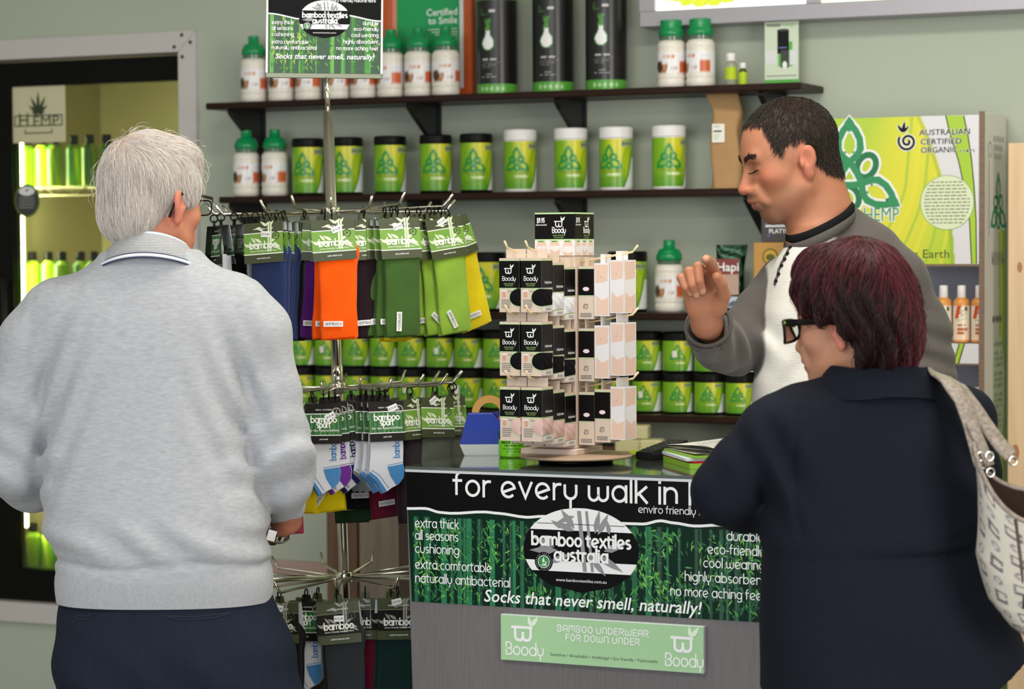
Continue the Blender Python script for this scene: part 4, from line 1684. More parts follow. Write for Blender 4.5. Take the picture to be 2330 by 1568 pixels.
# the small green sign standing off the counter front
gx0, gx1, gz0, gz1 = -2.139, -1.6925, .6545, .7495
GY = CY0 - .014
t = thing('counter_sign', 'pale green underwear sign mounted on the grey counter front below the bamboo poster', 'sign', ((gx0 + gx1) / 2, CY0, gz0))
mb = MB()
m_mint = M('mint_green_card', '#a5cf9f', .5)
mb.box((gx0, GY, gz0), (gx1, CY0 - .0005, gz1), M('clear_acrylic', '#c6cdd0', .15), .001)
rel(mb, 'backing', t, t.location)
mb = MB()
mb.box((gx0 + .001, GY - .0012, gz0 + .001), (gx1 - .001, GY - .0002, gz1 - .001), m_mint)
pn = rel(mb, 'panel', t, t.location)


def b_logo(c, x, y, s, m, mleaf, z, w=.13):
    """letter B lying on its back with two leaves; s is its width"""
    h = s * .7
    r = s * .22
    c.stroke([(x - s * .62, y + h), (x + s * .5, y + h)], w * s, m, z, True)
    L_ = [(x - s * .46, y + h), (x - s * .46, y + r * 1.1)] + [(x - s * .46 + r + r * math.cos(math.radians(a)), y + r * 1.1 + r * 1.1 * math.sin(math.radians(a))) for a in range(200, 300, 20)]
    c.stroke(L_ + [(x - s * .1, y + .0), (x, y + h * .26)], w * s, m, z)
    R2_ = [(x + s * .46, y + h), (x + s * .46, y + r * 1.1)] + [(x + s * .46 - r - r * math.cos(math.radians(a)), y + r * 1.1 + r * 1.1 * math.sin(math.radians(a))) for a in range(200, 300, 20)]
    c.stroke(R2_ + [(x + s * .1, y + .0), (x, y + h * .26)], w * s, m, z)
    c.stroke([(x, y + h * .2), (x, y + h * .55)], w * s, m, z, True)
    c.leaf(x + s * .44, y + h * 1.08, s * .62, s * .22, 100, mleaf, z)
    c.leaf(x + s * .47, y + h * 1.08, s * .75, s * .26, 52, mleaf, z)


mb = MB()
c = Canvas(mb, (gx0, GY - .0012, gz0), (1, 0, 0), (0, 0, 1))


def gc(px, py):
    P = at_y(px, py, GY - .0012)
    return P.x - gx0, P.z - gz0


for px, py in ((1190, 1457), (1554, 1482)):
    q = gc(px, py)
    b_logo(c, q[0], q[1], .038, m_w, M('pale_leaf_ink', '#dff0d8', .5), 1, .15)
for p0, p1 in (((1152, 1488), (1236, 1494)), ((1515, 1514), (1600, 1520))):
    a, b = gc(*p0), gc(*p1)
    fit(c, 'Boody', a, b, .0165, m_w, 1, .17, .24)
a, b = gc(1269, 1436), gc(1475, 1450)
fit(c, 'BAMBOO UNDERWEAR', a, b, .0084, m_w, 1, .24, .45)
a, b = gc(1288, 1457), gc(1455, 1468)
fit(c, 'FOR DOWN UNDER', a, b, .0084, m_w, 1, .24, .45)
a, b = gc(1252, 1492), gc(1497, 1507)
c.sans('Seamfree \u2022 Breathable \u2022 Antifungal \u2022 Eco friendly \u2022 Fashionable', a[0], a[1], .0088, M('dark_grey_ink', '#3c4440', .6), 1, width=b[0] - a[0])
rel(mb, 'lettering', pn, t.location)

# ------------------------------------------------------------------ things on the counter
# tape dispenser
P = at_z(1086, 1037, CZ)
t = thing('tape_dispenser', 'blue and white desk tape dispenser holding a roll of yellow tape', 'tape dispenser', (P.x, P.y + .035, CZ), YAW)
m_blue = M('blue_plastic', '#06309a', .35, spec=.25)


def loft_box(mb, rows, m, sm=False):
    """rows: (z, x0, x1, y0, y1)"""
    vs, fs = [], []
    for z, x0, x1, y0, y1 in rows:
        vs += [(x0, y0, z), (x1, y0, z), (x1, y1, z), (x0, y1, z)]
    n = len(rows)
    for k in range(n - 1):
        for i in range(4):
            j = (i + 1) % 4
            fs.append((k * 4 + i, k * 4 + j, k * 4 + 4 + j, k * 4 + 4 + i))
    fs += [(3, 2, 1, 0), (4 * n - 4, 4 * n - 3, 4 * n - 2, 4 * n - 1)]
    mb.add(vs, fs, m, sm)


mb = MB()
loft_box(mb, [(0, -.040, .040, -.03, .03), (.002, -.041, .041, -.031, .031), (.024, -.0505, .052, -.036, .036)], M('white_plastic', '#dfe3e0', .35))
mb.build('base', t)
mb = MB()
loft_box(mb, [(.0241, -.0505, .052, -.036, .036), (.055, -.042, .05, -.033, .033), (.086, -.034, .02, -.026, -.012), (.089, -.032, .018, -.024, -.014)], m_blue)
loft_box(mb, [(.05, .0, .052, .012, .033), (.07, .005, .062, .012, .03), (.088, .02, .05, .014, .028)], m_blue)
mb.build('housing', t)
mb = MB()
prof = [(.022, -.0095), (.037, -.0095), (.037, -.0095), (.037, .0095), (.037, .0095), (.022, .0095)]
mb.lathe(prof, M('amber_tape', '#c98f2a', .3), 40, cap=False)
mb.lathe([(.022, .0095), (.022, .0095), (.022, -.0095), (.022, -.0095)], M('cardboard_core', '#d8c25a', .6), 40, cap=False)
o = mb.build('tape_roll', t)
o.data.transform(Matrix.Translation((.012, .0, .087)) @ Matrix.Rotation(PI / 2, 4, 'X') @ Matrix.Rotation(0, 4, 'Z'))
t.scale = (1.06, 1.06, 1.06)

# lime tub
P = at_z(1161, 1041, CZ)
t = thing('cream_tub', 'lime green body care tub with dark green lid beside the tape dispenser', 'tub', (P.x, P.y + .012, CZ), YAW)
mb = MB()


def tubcol(a, z):
    u = np.arctan2(np.sin(a + PI / 2), np.cos(a + PI / 2)) * .03
    p = Paint(u, z, '#7fdc1e')
    return p.c


R_ = .0305
mb.lathe([(R_ - .003, 0), (R_, .004)] + [(R_, .004 + .034 * k / 4) for k in range(5)] + [(R_ - .002, .041)], M('lime_tub', '#7ed321', .25), 48)
bd_ = mb.build('tub_body', t)
mb = MB()
mb.lathe([(R_ - .001, .041), (R_ + .0005, .042), (R_ + .0005, .057), (R_ - .002, .059), (0, .059)], M('dark_green_lid', '#0f5a2a', .3), 48)
mb.build('lid', t)
mb = MB()
vs_all = []


class Wrap(Canvas):
    def __init__(self, mb, R, z0):
        super().__init__(mb, (0, 0, 0), (1, 0, 0), (0, 0, 1))
        self.R, self.z0 = R, z0

    def p(self, x, y, z):
        a = -PI / 2 + x / self.R
        r = self.R + z * self.eps
        return Vector((r * math.cos(a), r * math.sin(a), self.z0 + y))


c = Wrap(mb, R_, 0)
c.sans('MADE IN HEMP', .002, .0315, .0085, m_k, 1, 'c', .03)
c.sans('Hand Body Care', .002, .0255, .006, m_k, 1, 'c', .02)
c.sans('Pure Organic Hemp Seed Oil', .004, .019, .0045, m_k, 1, 'c', .01)
c.sans('for Very Dry Skin', .004, .013, .0045, m_k, 1, 'c', .01)
c.sans('125ml', -.002, .006, .0038, m_k, 1, 'c', .01)
mb.build('lettering', bd_)

# telephone handset
m_ph = M('black_phone_plastic', '#1c1d1e', .35)
P = at_z(1462, 1046, CZ)
t = thing('handset', 'black cordless handset lying on the counter between tower and papers', 'handset', (P.x + .02, P.y + .06, CZ), YAW - .55)
mb = MB()
hl, hw = .16, .026
rows = []
for k in range(11):
    v = k / 10
    y = -hl / 2 + hl * v
    w = hw * (.8 + .2 * math.sin(PI * min(1, v * 1.6) * .5)) if v < .6 else hw
    zt = .018 + .016 * v
    rows.append((y, w, zt))
vs, fs = [], []
for y, w, zt in rows:
    vs += [(-w * .8, y, .001), (w * .8, y, .001), (w, y, zt * .6), (w * .86, y, zt), (-w * .86, y, zt), (-w, y, zt * .6)]
n = len(rows)
for k in range(n - 1):
    for i in range(6):
        j = (i + 1) % 6
        fs.append((k * 6 + i, k * 6 + j, k * 6 + 6 + j, k * 6 + 6 + i))
fs += [tuple(range(5, -1, -1)), tuple(range(6 * n - 6, 6 * n))]
mb.add(vs, fs, m_ph)
mb.build('handset_body', t)
mb = MB()
for r in range(6):
    for q in range(3):
        y = -.05 + r * .018
        x = -.013 + q * .013
        z = .018 + .016 * (y + hl / 2) / hl
        mb.box((x - .0045, y - .004, z - .002), (x + .0045, y + .004, z + .0022), M('key_grey', '#3a3b3c', .4), .001)
o = mb.build('keypad', t)
o['kind'] = 'stuff'

# folders and papers
P = at_z(1634, 1064, CZ)
yw = YAW + .22
base = (P.x, P.y + .095, CZ)
lay = [('folder', 'lime green folder at the bottom of the pile by the woman\'s elbow', '#8fc23a', .0, .011, .125, .1, 0),
       ('folder', 'red folder in the middle of the pile by the woman\'s elbow', '#c8182a', .0112, .0045, .12, .095, .03),
       ('folder', 'white and pale blue plastic folder above the red one', '#cfd8e2', .0158, .0055, .13, .095, -.02),
       ('clipboard', 'green clipboard with brown clip under the printed pages', '#86b03c', .0215, .005, .122, .1, .03)]
for nm, lb, colr, z0, th, hx, hy, r in lay:
    t = thing(nm, lb, nm, (base[0], base[1], base[2] + z0), yw + r)
    mb = MB()
    nx_ = 10
    m_ = M(colr.strip('#') + '_cover', colr, .45)

    def bend(u, v, top):
        return (-hx + 2 * hx * u, -hy + 2 * hy * v, (th if top else 0.0003) + .0016 * math.sin(u * 5 + v) * (1 if th > .004 else 0) * (1 if top else .0))
    mb.grid(nx_, 4, lambda u, v: bend(u, v, True), m_, True)
    mb.grid(nx_, 4, lambda u, v: bend(1 - u, v, False), m_, True)
    for (f0, f1) in (((0, 0), (1, 0)), ((1, 0), (1, 1)), ((1, 1), (0, 1)), ((0, 1), (0, 0))):
        mb.grid(nx_, 1, lambda u, v: bend(f0[0] + (f1[0] - f0[0]) * u, f0[1] + (f1[1] - f0[1]) * u, v > .5), m_, False)
    mb.build('cover', t)
    if nm == 'clipboard':
        mb = MB()
        m_clip = M('brown_metal_clip', '#8a7566', .4, .3)
        mb.tube([(.0, -hy + .004, th + .007), (.1, -hy + .004, th + .007)], .006, m_clip, 10)
        mb.tube([(.045, -hy + .004, th + .012), (.055, -hy + .012, th + .022), (.085, -hy + .012, th + .022), (.095, -hy + .004, th + .012)], .0016, m_clip, 6)
        mb.build('clip', t)
m_pp = M('printed_page_paper', '#e4e2da', .7)
for k in range(3):
    mb = MB()

    def page(u, v):
        x, y = -.118 + .236 * u, -.09 + .18 * v
        z = .0008 + .0025 * k + .006 * u * u * (v * .6 + .4) * (1 + .2 * k) + (.003 + .004 * k) * math.exp(-((u - .0) / .12) ** 2) * (1 - v) + .014 * v * v * max(0, u - .1)
        return (x, y, z)
    mb.grid(16, 12, page, m_pp, True)
    o = mb.build('paper_sheet', None, (base[0] + .0, base[1] + .004 * k, base[2] + .0275 + .0022 * k))
    o.rotation_euler = (0, 0, yw + .05 + .04 * k)
    tag(o, ['lowest loose sheet of the printed pages on the clipboard', 'middle loose sheet of the printed pages on the clipboard', 'top sheet of the printed pages, curling, with rows of print'][k], 'paper', 'printed pages on the clipboard')
    if k == 2:
        mb = MB()
        r_ = random.Random(3)
        for row in range(15):
            v = .12 + row * .052
            u = .22
            while u < .85:
                du = r_.uniform(.015, .05)
                mb.add([Vector(page(u, v)) + Vector((0, 0, .0006)), Vector(page(u + du, v)) + Vector((0, 0, .0006)), Vector(page(u + du, v + .012)) + Vector((0, 0, .0006)), Vector(page(u, v + .012)) + Vector((0, 0, .0006))], [(0, 1, 2, 3)], M('faded_ink', '#8d8a84', .7))
                u += du + .012
        mb.build('print_lines', o)

# ------------------------------------------------------------------ timber bench behind the counter
bx_a, bx_b = at_y(742, 1200, 6.02).x, at_y(1560, 1040, 6.02).x
bzt = at_y(1300, 1032, 6.02).z
t = thing('timber_bench', 'low rough timber bench against the wall behind the counter', 'bench', ((bx_a + bx_b) / 2, 6.2, 0))
m_tim = M('rough_timber', '#6d5340', .75, var=(7, .3), stretch=(6, 6, .6), bump=(60, .3))
mb = MB()
mb.box((bx_a, 6.0, bzt - .035), (bx_b, 6.385, bzt), m_tim, .003)
rel(mb, 'bench_top', t, t.location)
x = bx_a
k = 0
while x < bx_b - .05:
    mb = MB()
    w_ = [.1, .13, .09, .12][k % 4]
    mb.box((x + .002, 6.02 + .006 * (k % 2), 0), (min(x + w_, bx_b) - .004, 6.05, bzt - .0355), M('timber_plank_%s' % ['brown', 'grey', 'dark'][k % 3], ['#5e4634', '#75695c', '#43342a'][k % 3], .75, var=(7, .25), stretch=(6, 6, .6)))
    rel(mb, 'plank', t, t.location)
    x += w_
    k += 1
# soaps and a bottle on it
m_soap = M('cream_soap', '#d2cb9c', .5)
for i, (px, lvl, w_) in enumerate([(1432, 0, .085), (1478, 0, .06), (1440, 1, .075)]):
    P = at_y(px, 1010, 6.1)
    mb = MB()
    mb.box((-w_ / 2, -.035, 0), (w_ / 2, .035, .036), m_soap, .004)
    o = mb.build('soap_bar', None, (P.x, 6.12, bzt + .0362 * lvl + .0003))
    o.rotation_euler = (0, 0, YAW * .6)
    tag(o, ['lower left cream soap block behind the box tower', 'lower right cream soap block behind the box tower', 'upper cream soap block stacked behind the box tower'][i], 'soap', 'cream soap blocks on the bench')
mb = MB()
P0, P1 = at_y(1436, 1026, 6.05), at_y(1500, 1026, 6.05)
mb.box((P0.x, 6.03, bzt), (P1.x, 6.07, bzt + .011), M('lime_packet', '#b9cc2e', .5), .002)
o = mb.build('packet')
tag(o, 'flat lime packet lying in front of the cream soap blocks', 'packet')


def lotion(name, label, loc, R, H, body, lab, group=None):
    t = thing(name, label, 'bottle', loc, YAW * .6, group)
    mb = MB()

    def col(a, z):
        u = np.arctan2(np.sin(a + PI / 2), np.cos(a + PI / 2)) * R
        p = Paint(u, z, body)
        p.put(((z > H * .05) & (z < H * .64)).astype(float), '#efe2cf' if lab else '#efe6da')
        if lab:
            p.put((z > H * .05) * (z < H * .64) * np.clip(1 - z / (H * .45), 0, 1) * .5, '#e9b78a')
            p.put(((np.abs(u + R * .55 - .25 * (z - H * .5)) < R * .25) & (z > H * .42) & (z < H * .64)).astype(float), '#cf4a22')
            p.rect(R * .3, H * .55, R * .75, H * .635, '#5a5a22')
            for k in range(3):
                p.textline(-R * .35, R * .6, H * (.56 - .04 * k), H * .02, '#a3906a', 3 + k)
            p.line([(-R * .6, H * .40), (0, H * .405), (R * .8, H * .44)], H * .012, '#8fae5a')
            for k in range(3):
                p.textline(-R * .5, R * [.4, .7, .35][k], H * (.31 - .07 * k), H * .045, '#b5643a', 14 + k, .85)
        else:
            p.put(((z > H * .05) & (z < H * .4)).astype(float), '#d9762e')
        return p.c
    mb.lathe([(R * .8, 0), (R, H * .03)] + [(R, H * (.03 + .64 * k / 40)) for k in range(41)] + [(R * .98, H * .7), (R * .85, H * .75), (R * .55, H * .785)], m_vc, 64, color=col)
    mb.build('bottle_body', t)
    mb = MB()
    mb.lathe([(R * .5, H * .785), (R * .52, H * .79), (R * .5, H * .985), (R * .42, H), (0, H)], m_lid_w, 28)
    mb.build('cap', t)
    return t


P = at_y(1030, 1020, 6.1)
lotion('lotion_bottle', 'white-capped bottle with orange label standing on the bench behind the sock stand', (P.x, 6.12, bzt + .0003), .022, .17, '#e6dccb', False)

# ------------------------------------------------------------------ the display unit at right
UY = 6.15
UX0, UX1 = at_y(1816, 268, UY).x, at_y(2240, 253, UY).x
uz1 = at_y(2234, 253, UY).z
hz1, hz0 = at_y(2150, 263, UY).z, at_y(2150, 601, UY).z
t = thing('display_unit', 'tall hemp display stand with printed yellow-green header and lilac shelves behind the clerk', 'display stand', ((UX0 + UX1) / 2, (UY + WALL_Y) / 2, 0))
ul = t.location.copy()
m_white = M('white_laminate', '#dcdade', .4)
m_lil = M('lilac_back_panel', '#a9abc0', .45)
m_edge = M('wood_grain_edge', '#7d6654', .6, var=(60, .25), stretch=(.3, .3, 6))
mb = MB()
sw = .013
mb.box((UX1 - sw, UY - .002, 0), (UX1, UY + .004, uz1), m_edge)
rel(mb, 'edge_strip', t, ul)
mb = MB()
mb.box((UX1 - sw, UY + .004, 0), (UX1, WALL_Y - .015, uz1), m_white, .003)
sp = rel(mb, 'side_panel', t, ul)
mb = MB()
mb.box((UX0, UY + .004, 0), (UX0 + sw, WALL_Y - .015, hz1), m_white)
rel(mb, 'side_panel', t, ul)
mb = MB()
mb.box((UX0 + sw, WALL_Y - .03, 0), (UX1 - sw, WALL_Y - .015, hz1), m_lil)
rel(mb, 'back_panel', t, ul)
mb = MB()
mb.box((UX0, UY, hz0), (UX1 - sw, UY + .012, hz1), m_white)
hd = rel(mb, 'header', t, ul)
fz = [(at_y(2190, 827, UY).z, at_y(2190, 782, UY).z), (at_y(2190, 1060, UY).z, at_y(2190, 1015, UY).z), (.42, .47), (.12, .17)]
for z0, z1 in fz:
    mb = MB()
    mb.box((UX0 + sw, UY, z0), (UX1 - sw, UY + .01, z1), m_white)
    mb.box((UX0 + sw, UY + .01, z1 - .012), (UX1 - sw, WALL_Y - .03, z1 - .001), m_white)
    mb.box((UX0 + sw, UY + .0005, z0 - .0045), (UX1 - sw, UY + .01, z0), m_edge)
    sh_ = rel(mb, 'shelf', t, ul)
    mb = MB()
    c = Canvas(mb, (UX0, UY, z0), (1, 0, 0), (0, 0, 1))
    q = at_y(2172, 820, UY).x - UX0
    c.poly([(q - .004, 0), (q + .012, 0), (q + .027, z1 - z0), (q + .011, z1 - z0)], m_k, 1)
    c.poly([(q - .001, 0), (q + .009, 0), (q + .024, z1 - z0), (q + .014, z1 - z0)], M('lime_stripe', '#a9cc3a', .5), 2)
    rel(mb, 'stripe', sh_, ul)
mb = MB()
mb.box((UX0, UY - .001, hz0 - .006), (UX1 - sw, UY + .008, hz0 - .0005), m_edge)
rel(mb, 'header_edge', t, ul)


def hc(px, py):
    P = at_y(px, py, UY)
    return P.x - UX0, P.z - hz0


HW, HH = UX1 - sw - UX0, hz1 - hz0
mb = MB()


def headcol(u, v):
    p = Paint(u * HW, v * HH, '#b3cf3c')
    x, y = p.u, p.v
    e = hc(2155, 400)[0] + .03 * 0
    d = x - .62 * y - (-.06)
    p.put(np.clip(1 - ((x - .21 - .15 * (y / HH)) / .16) ** 2, 0, 1) * .95, '#e3dc3a')
    cx_, r0 = -.25 + 0 * x, 0
    for k in range(7):
        q_ = hc(2060 + 22 * k, 430)[0]
        curve = q_ + .035 * (y / HH - .5) - .09 * np.maximum(0, .55 - y / HH) ** 1.6 * (6 - k) / 2.2
        p.put(np.clip(1 - np.abs(x - curve) / (.006 + .002 * (k % 2)), 0, 1) * .8, '#8fbf3a' if k % 2 == 0 else '#e6e040')
    b0, b1 = hc(2095, 262)[0], hc(2172, 600)[0]
    yy = y / HH
    edge = b1 + (b0 - b1) * np.clip(yy, 0, 1) ** 1.9
    p.put((x > edge).astype(float), '#dfdde2')
    p.put(np.clip(1 - np.abs(x - edge + .006) / .008, 0, 1) * (x <= edge) * .6, '#7fa52e')
    return p.c


m_hd = M('printed_header', '#ffffff', .4, vc=True)
mb.grid(150, 110, lambda u, v: (UX0 + HW * u, UY - .0004, hz0 + HH * v), m_hd, False, color=headcol)
rel(mb, 'header_print', hd, ul)
mb = MB()
c = Canvas(mb, (UX0, UY - .0004, hz0), (1, 0, 0), (0, 0, 1), .0003)
m_lime = M('lime_stripe', '#a9cc3a', .5)
L0 = [hc(2152, 263), hc(2163, 310), hc(2181, 365), hc(2195, 430), hc(2206, 500), hc(2211, 600)]
L1 = [hc(2193, 263), hc(2203, 310), hc(2211, 365), hc(2217, 430), hc(2221, 500), hc(2222, 600)]
for i in range(5):
    c.poly([L0[i + 1], L1[i + 1], L1[i], L0[i]], m_lime, 1)
c.stroke(L0, .0026, m_k, 1.5)
c.stroke(L1, .0026, m_k, 1.5)
m_kg = M('knot_green', '#2f8f5c', .5)
m_kd = M('knot_dark_green', '#1f7548', .5)


def big_knot(c, kc, R, z=2, hl_=True):
    lines = []
    for k in range(3):
        a = math.radians(90 + 120 * k)
        ca, sa = math.cos(a), math.sin(a)

        def T(x, y):
            return (kc[0] + R * (y * ca - x * sa), kc[1] + R * (y * sa + x * ca))
        leaf = [T(x, y) for x, y in [(.16, .05), (.02, .26), (-.14, .38), (-.22, .52), (-.2, .7), (-.12, .86), (0, 1.0), (.12, .86), (.2, .7), (.22, .52), (.14, .38), (-.02, .26), (-.16, .05)]]
        lines.append(leaf)
        lines.append([T(.33 + .22 * math.cos(t / 20 * 2 * PI), .19 + .17 * math.sin(t / 20 * 2 * PI)) for t in range(21)])
    lines = [l for l in lines if len(l) >= 20] + [l for l in lines if len(l) < 20]
    if hl_:
        for l in lines:
            if len(l) >= 20:
                c.stroke(l, R * .2, m_w, z)
            if len(l) < 20:
                c.stroke(l[:7], R * .21, m_w, z)
                c.stroke(l[6:], R * .21, m_w, z)
                tip = l[6]
                d = Vector((tip[0] - kc[0], tip[1] - kc[1])).normalized()
                c.leaf(tip[0] - d.x * R * .2, tip[1] - d.y * R * .2, R * .36, R * .3, math.degrees(math.atan2(d.y, d.x)), m_w, z)
    for i, l in enumerate(lines):
        if len(l) < 20:
            c.stroke(l[:7], R * .125, m_kg, z + 2 + .12 * i)
            c.stroke(l[6:], R * .125, m_kg, z + 2.6 + .12 * i)
        else:
            c.stroke(l, R * .115, m_kd, z + 1 + .12 * i)
        if len(l) < 20:
            tip = l[6]
            d = Vector((tip[0] - kc[0], tip[1] - kc[1])).normalized()
            c.leaf(tip[0] - d.x * R * .17, tip[1] - d.y * R * .17, R * .3, R * .22, math.degrees(math.atan2(d.y, d.x)), m_kg, z + 3.4 + .12 * i)
            for q in range(2, 11):
                if q == 6:
                    continue
                pq = l[q]
                s_ = 1 if q > 6 else -1
                nx_, ny_ = d.y * s_, -d.x * s_
                for e in (-.35, .35):
                    bx_, by_ = pq[0] + d.x * R * .08 * e + nx_ * R * .04, pq[1] + d.y * R * .08 * e + ny_ * R * .04
                    c.poly([(bx_, by_), (bx_ + nx_ * R * .05 + d.x * R * .05, by_ + ny_ * R * .05 + d.y * R * .05), (bx_ + d.x * R * .07, by_ + d.y * R * .07)][::(1 if s_ < 0 else -1)], m_kg, z + 4.2)


kc = hc(1933, 402)
top = hc(1931, 280)
big_knot(c, kc, top[1] - kc[1], 2)
# organic mark: swirl and sprout
q = hc(2065, 322)
m_wh = m_w
for w_, m_, z_ in ((.0105, m_wh, 2), (.006, m_k, 3)):
    sp_ = [(q[0] + (.024 - .0205 * t / 34) * math.cos(math.radians(150 + t * 18)), q[1] + (.024 - .0205 * t / 34) * math.sin(math.radians(150 + t * 18))) for t in range(35)]
    c.stroke(sp_, w_, m_, z_)
for a, l in ((80, .03), (125, .026), (45, .024)):
    c.leaf(q[0] - .012, q[1] + .022, l * 1.1, l * .42, a, m_wh, 2)
    c.leaf(q[0] - .012, q[1] + .023, l, l * .3, a, m_k, 3)
for s, p0, p1, h_ in (('AUSTRALIAN', (2092, 308), (2207, 308), .0205), ('CERTIFIED', (2094, 329), (2188, 329), .0205), ('ORGANIC', (2095, 348), (2178, 348), .0205), ('11471', (2182, 347), (2217, 347), .011)):
    a, b = hc(*p0), hc(*p1)
    c.sans(s, a[0], a[1], h_, m_wh, 2.2, width=b[0] - a[0], bold=.05)
    c.sans(s, a[0], a[1], h_, m_k, 3, width=b[0] - a[0], bold=.012)
a, b = hc(1826, 505), hc(2046, 503)
for k_, (dx_, dy_) in enumerate(((-.002, -.002), (.002, -.002), (.002, .002), (-.002, .002))):
    c.sans('MADE IN HEMP', a[0] + dx_, a[1] + dy_, .05, m_wh, 2 + .15 * k_, width=b[0] - a[0])
c.sans('MADE IN HEMP', a[0], a[1], .05, m_kg, 3, width=b[0] - a[0])
a, b = hc(1895, 588), hc(2160, 587)
c.sans("Doesn't cost the Earth", a[0], a[1], .031, M('dark_olive_ink', '#41522a', .5), 2, width=b[0] - a[0])
q = hc(2155, 461)
rq = hc(2216, 461)[0] - q[0]
c.ellipse(q[0], q[1], rq, rq, M('pale_lime_disc', '#dfe8c4', .5), 2)
c.ring(q[0], q[1], rq, rq, .0016, M('ring_green', '#7fb07a', .5), 2.5)
r_ = random.Random(4)
for k in range(13):
    yy = .052 - .0086 * k
    hwid = math.sqrt(max(0, rq * rq - yy * yy)) * .86
    x = -hwid
    while x < hwid - .004:
        dx = r_.uniform(.006, .016)
        c.rect(q[0] + x, q[1] + yy - .0016, q[0] + min(x + dx, hwid), q[1] + yy + .0016, M('grey_text_ink', '#8d927c', .5), 3)
        x += dx + .003
rel(mb, 'lettering', hd, ul)

# print on the side of the unit
mb = MB()


def sidecol(u, v):
    z = v * uz1
    p = Paint(u, z, '#dcd6d0')
    zc = 1.2
    e = .55 + .12 * np.sin((z - .5) * 2.4)
    p.put(((u > e) & (z < 1.56)).astype(float), '#8fb52e')
    p.put(np.clip(1 - np.abs(u - e - .12) / .1, 0, 1) * (z < 1.56), '#d3d648')
    p.put(np.clip((u - .8) * 5, 0, 1) * (z < 1.56) * .8, '#5f9a2e')
    p.put(((((u - .62) / .3) ** 2 + ((z - 1.13) / .15) ** 2) < 1).astype(float), '#cfd8c0')
    for k in range(14):
        p.textline(.42, .84, 1.25 - .018 * k, .008, '#7c8474', 40 + k, .7)
    p.textline(.35, .85, 1.32, .016, '#5c5a50', 77, .85)
    return p.c


ys0, ys1 = UY + .008, WALL_Y - .017
mb.grid(40, 240, lambda u, v: (UX1 + .0004, ys0 + (ys1 - ys0) * u, uz1 * (.002 + .996 * v)), M('printed_side', '#ffffff', .35, vc=True), False, color=sidecol)
rel(mb, 'side_print', sp, ul)
mb = MB()
c = Canvas(mb, (UX1 + .0004, ys0, 0), (0, 1, 0), (0, 0, 1), .0004)
D_ = ys1 - ys0
big_knot(c, (D_ * .6, 1.6), .085, 1, True)
c.sans('MADE IN HEMP', D_ * .3, 1.455, .05, M('pale_grey_print', '#a8aca0', .5), 1, width=D_ * .62, bold=.01)
for k, s in enumerate(('AUSTRALIAN', 'CERTIFIED', 'ORGANIC')):
    c.sans(s, D_ * .36, 1.772 - .023 * k, .021, M('pale_grey_print', '#a8aca0', .5), 1, width=D_ * (.52, .45, .42)[k])
c.ring(D_ * .22, 1.75, .018, .018, .006, M('pale_grey_print', '#a8aca0', .5), 1)
c.rect(D_ * .17, 1.53, D_ * .185, 1.72, M('slate_ink', '#7c8074', .5), 1)
rel(mb, 'lettering', sp, ul)

gl = 'orange hair-care bottles on the display stand'
zsh = fz[0][1]
for i, px in enumerate([2062, 2106, 2147, 2188, 2229]):
    P = at_y(px, 780, UY + .05)
    lotion('lotion_bottle', 'white-capped orange bottle with printed label on the display stand, %s from the left' % ordn[i], (P.x, UY + .05, zsh + .0003), .0215, .147, '#e0974a', True, gl)
P = at_y(2226, 1000, UY + .05)
lotion('lotion_bottle', 'lone white-capped orange bottle on the lower bay of the display stand', (P.x, UY + .05, fz[1][1] + .0003), .0215, .147, '#d9762e', True, gl)

# pine board and glass edge at the far right
x0 = UX1 + .085
P = at_y(2296, 326, 6.2)
m_pine = M('pine_wood', '#ddbf9a', .6, var=(5, .1), stretch=(8, 8, .7))
mb = MB()
zt_ = P.z
mb.box((P.x, 6.19, 0), (P.x + .19, 6.225, zt_), m_pine, .002)
o = mb.build('pine_board')
tag(o, 'pale pine board standing upright beside the display stand at right edge', 'board')
mb = MB()
for (x, z, r) in ((.02, .98, .014), (.03, 1.45, .009), (.02, .55, .012)):
    pts = [(P.x + x + r * .7 * math.cos(t / 18 * 2 * PI), z + r * 1.5 * math.sin(t / 18 * 2 * PI)) for t in range(18)]
    mb.add([(a, 6.1896, b) for a, b in pts], [tuple(range(18))], M('pine_knot', '#b07a52', .6))
mb.build('wood_grain', o)

# ------------------------------------------------------------------ the revolving sock stand
RD = 5.6
_B, _T = at_d(784, 1320, RD), at_d(744, 190, RD - .02)
_az = (_T - _B).normalized()
_ax = Vector((math.cos(YAW), math.sin(YAW), 0))
_ay = _az.cross(_ax).normalized()
_ax = _ay.cross(_az).normalized()
_floor = _B - _az * (_B.z / _az.z)
RM = Matrix.Translation(_floor) @ Matrix((_ax, _ay, _az)).transposed().to_4x4()
RMI = RM.inverted()


def rz(py, px=770):
    return (RMI @ at_d(px, py, RD)).z


ZT, ZM, ZB = rz(484, 752), rz(882, 769), rz(1313, 783)
Z_SIGN, Z_TOP = rz(178, 744), rz(256, 747)
m_chr = M('chrome', '#d9d4c6', .14, 1.0)
m_ring = M('black_hook_plastic', '#0e0e0f', .4)
rack = thing('sock_stand', 'tall chrome revolving sock stand with sign on top, three tiers of arms', 'display stand')
rack.matrix_world = RM
mb = MB()
mb.lathe([(.19, .0), (.2, .006), (.19, .012), (.03, .03), (.02, .06)], m_chr, 40)
for k in range(6):
    pass
mb.build('base', rack)
mb = MB()
mb.lathe([(.0125, .05), (.0125, Z_TOP)], m_chr, 28)
mb.lathe([(.0135, ZM - .01), (.0135, ZM + .05)], m_chr, 28)
mb.build('pole', rack)
mb = MB()
mb.lathe([(.0055, Z_TOP), (.0055, Z_SIGN)], m_chr, 16)
mb.build('sign_rod', rack)
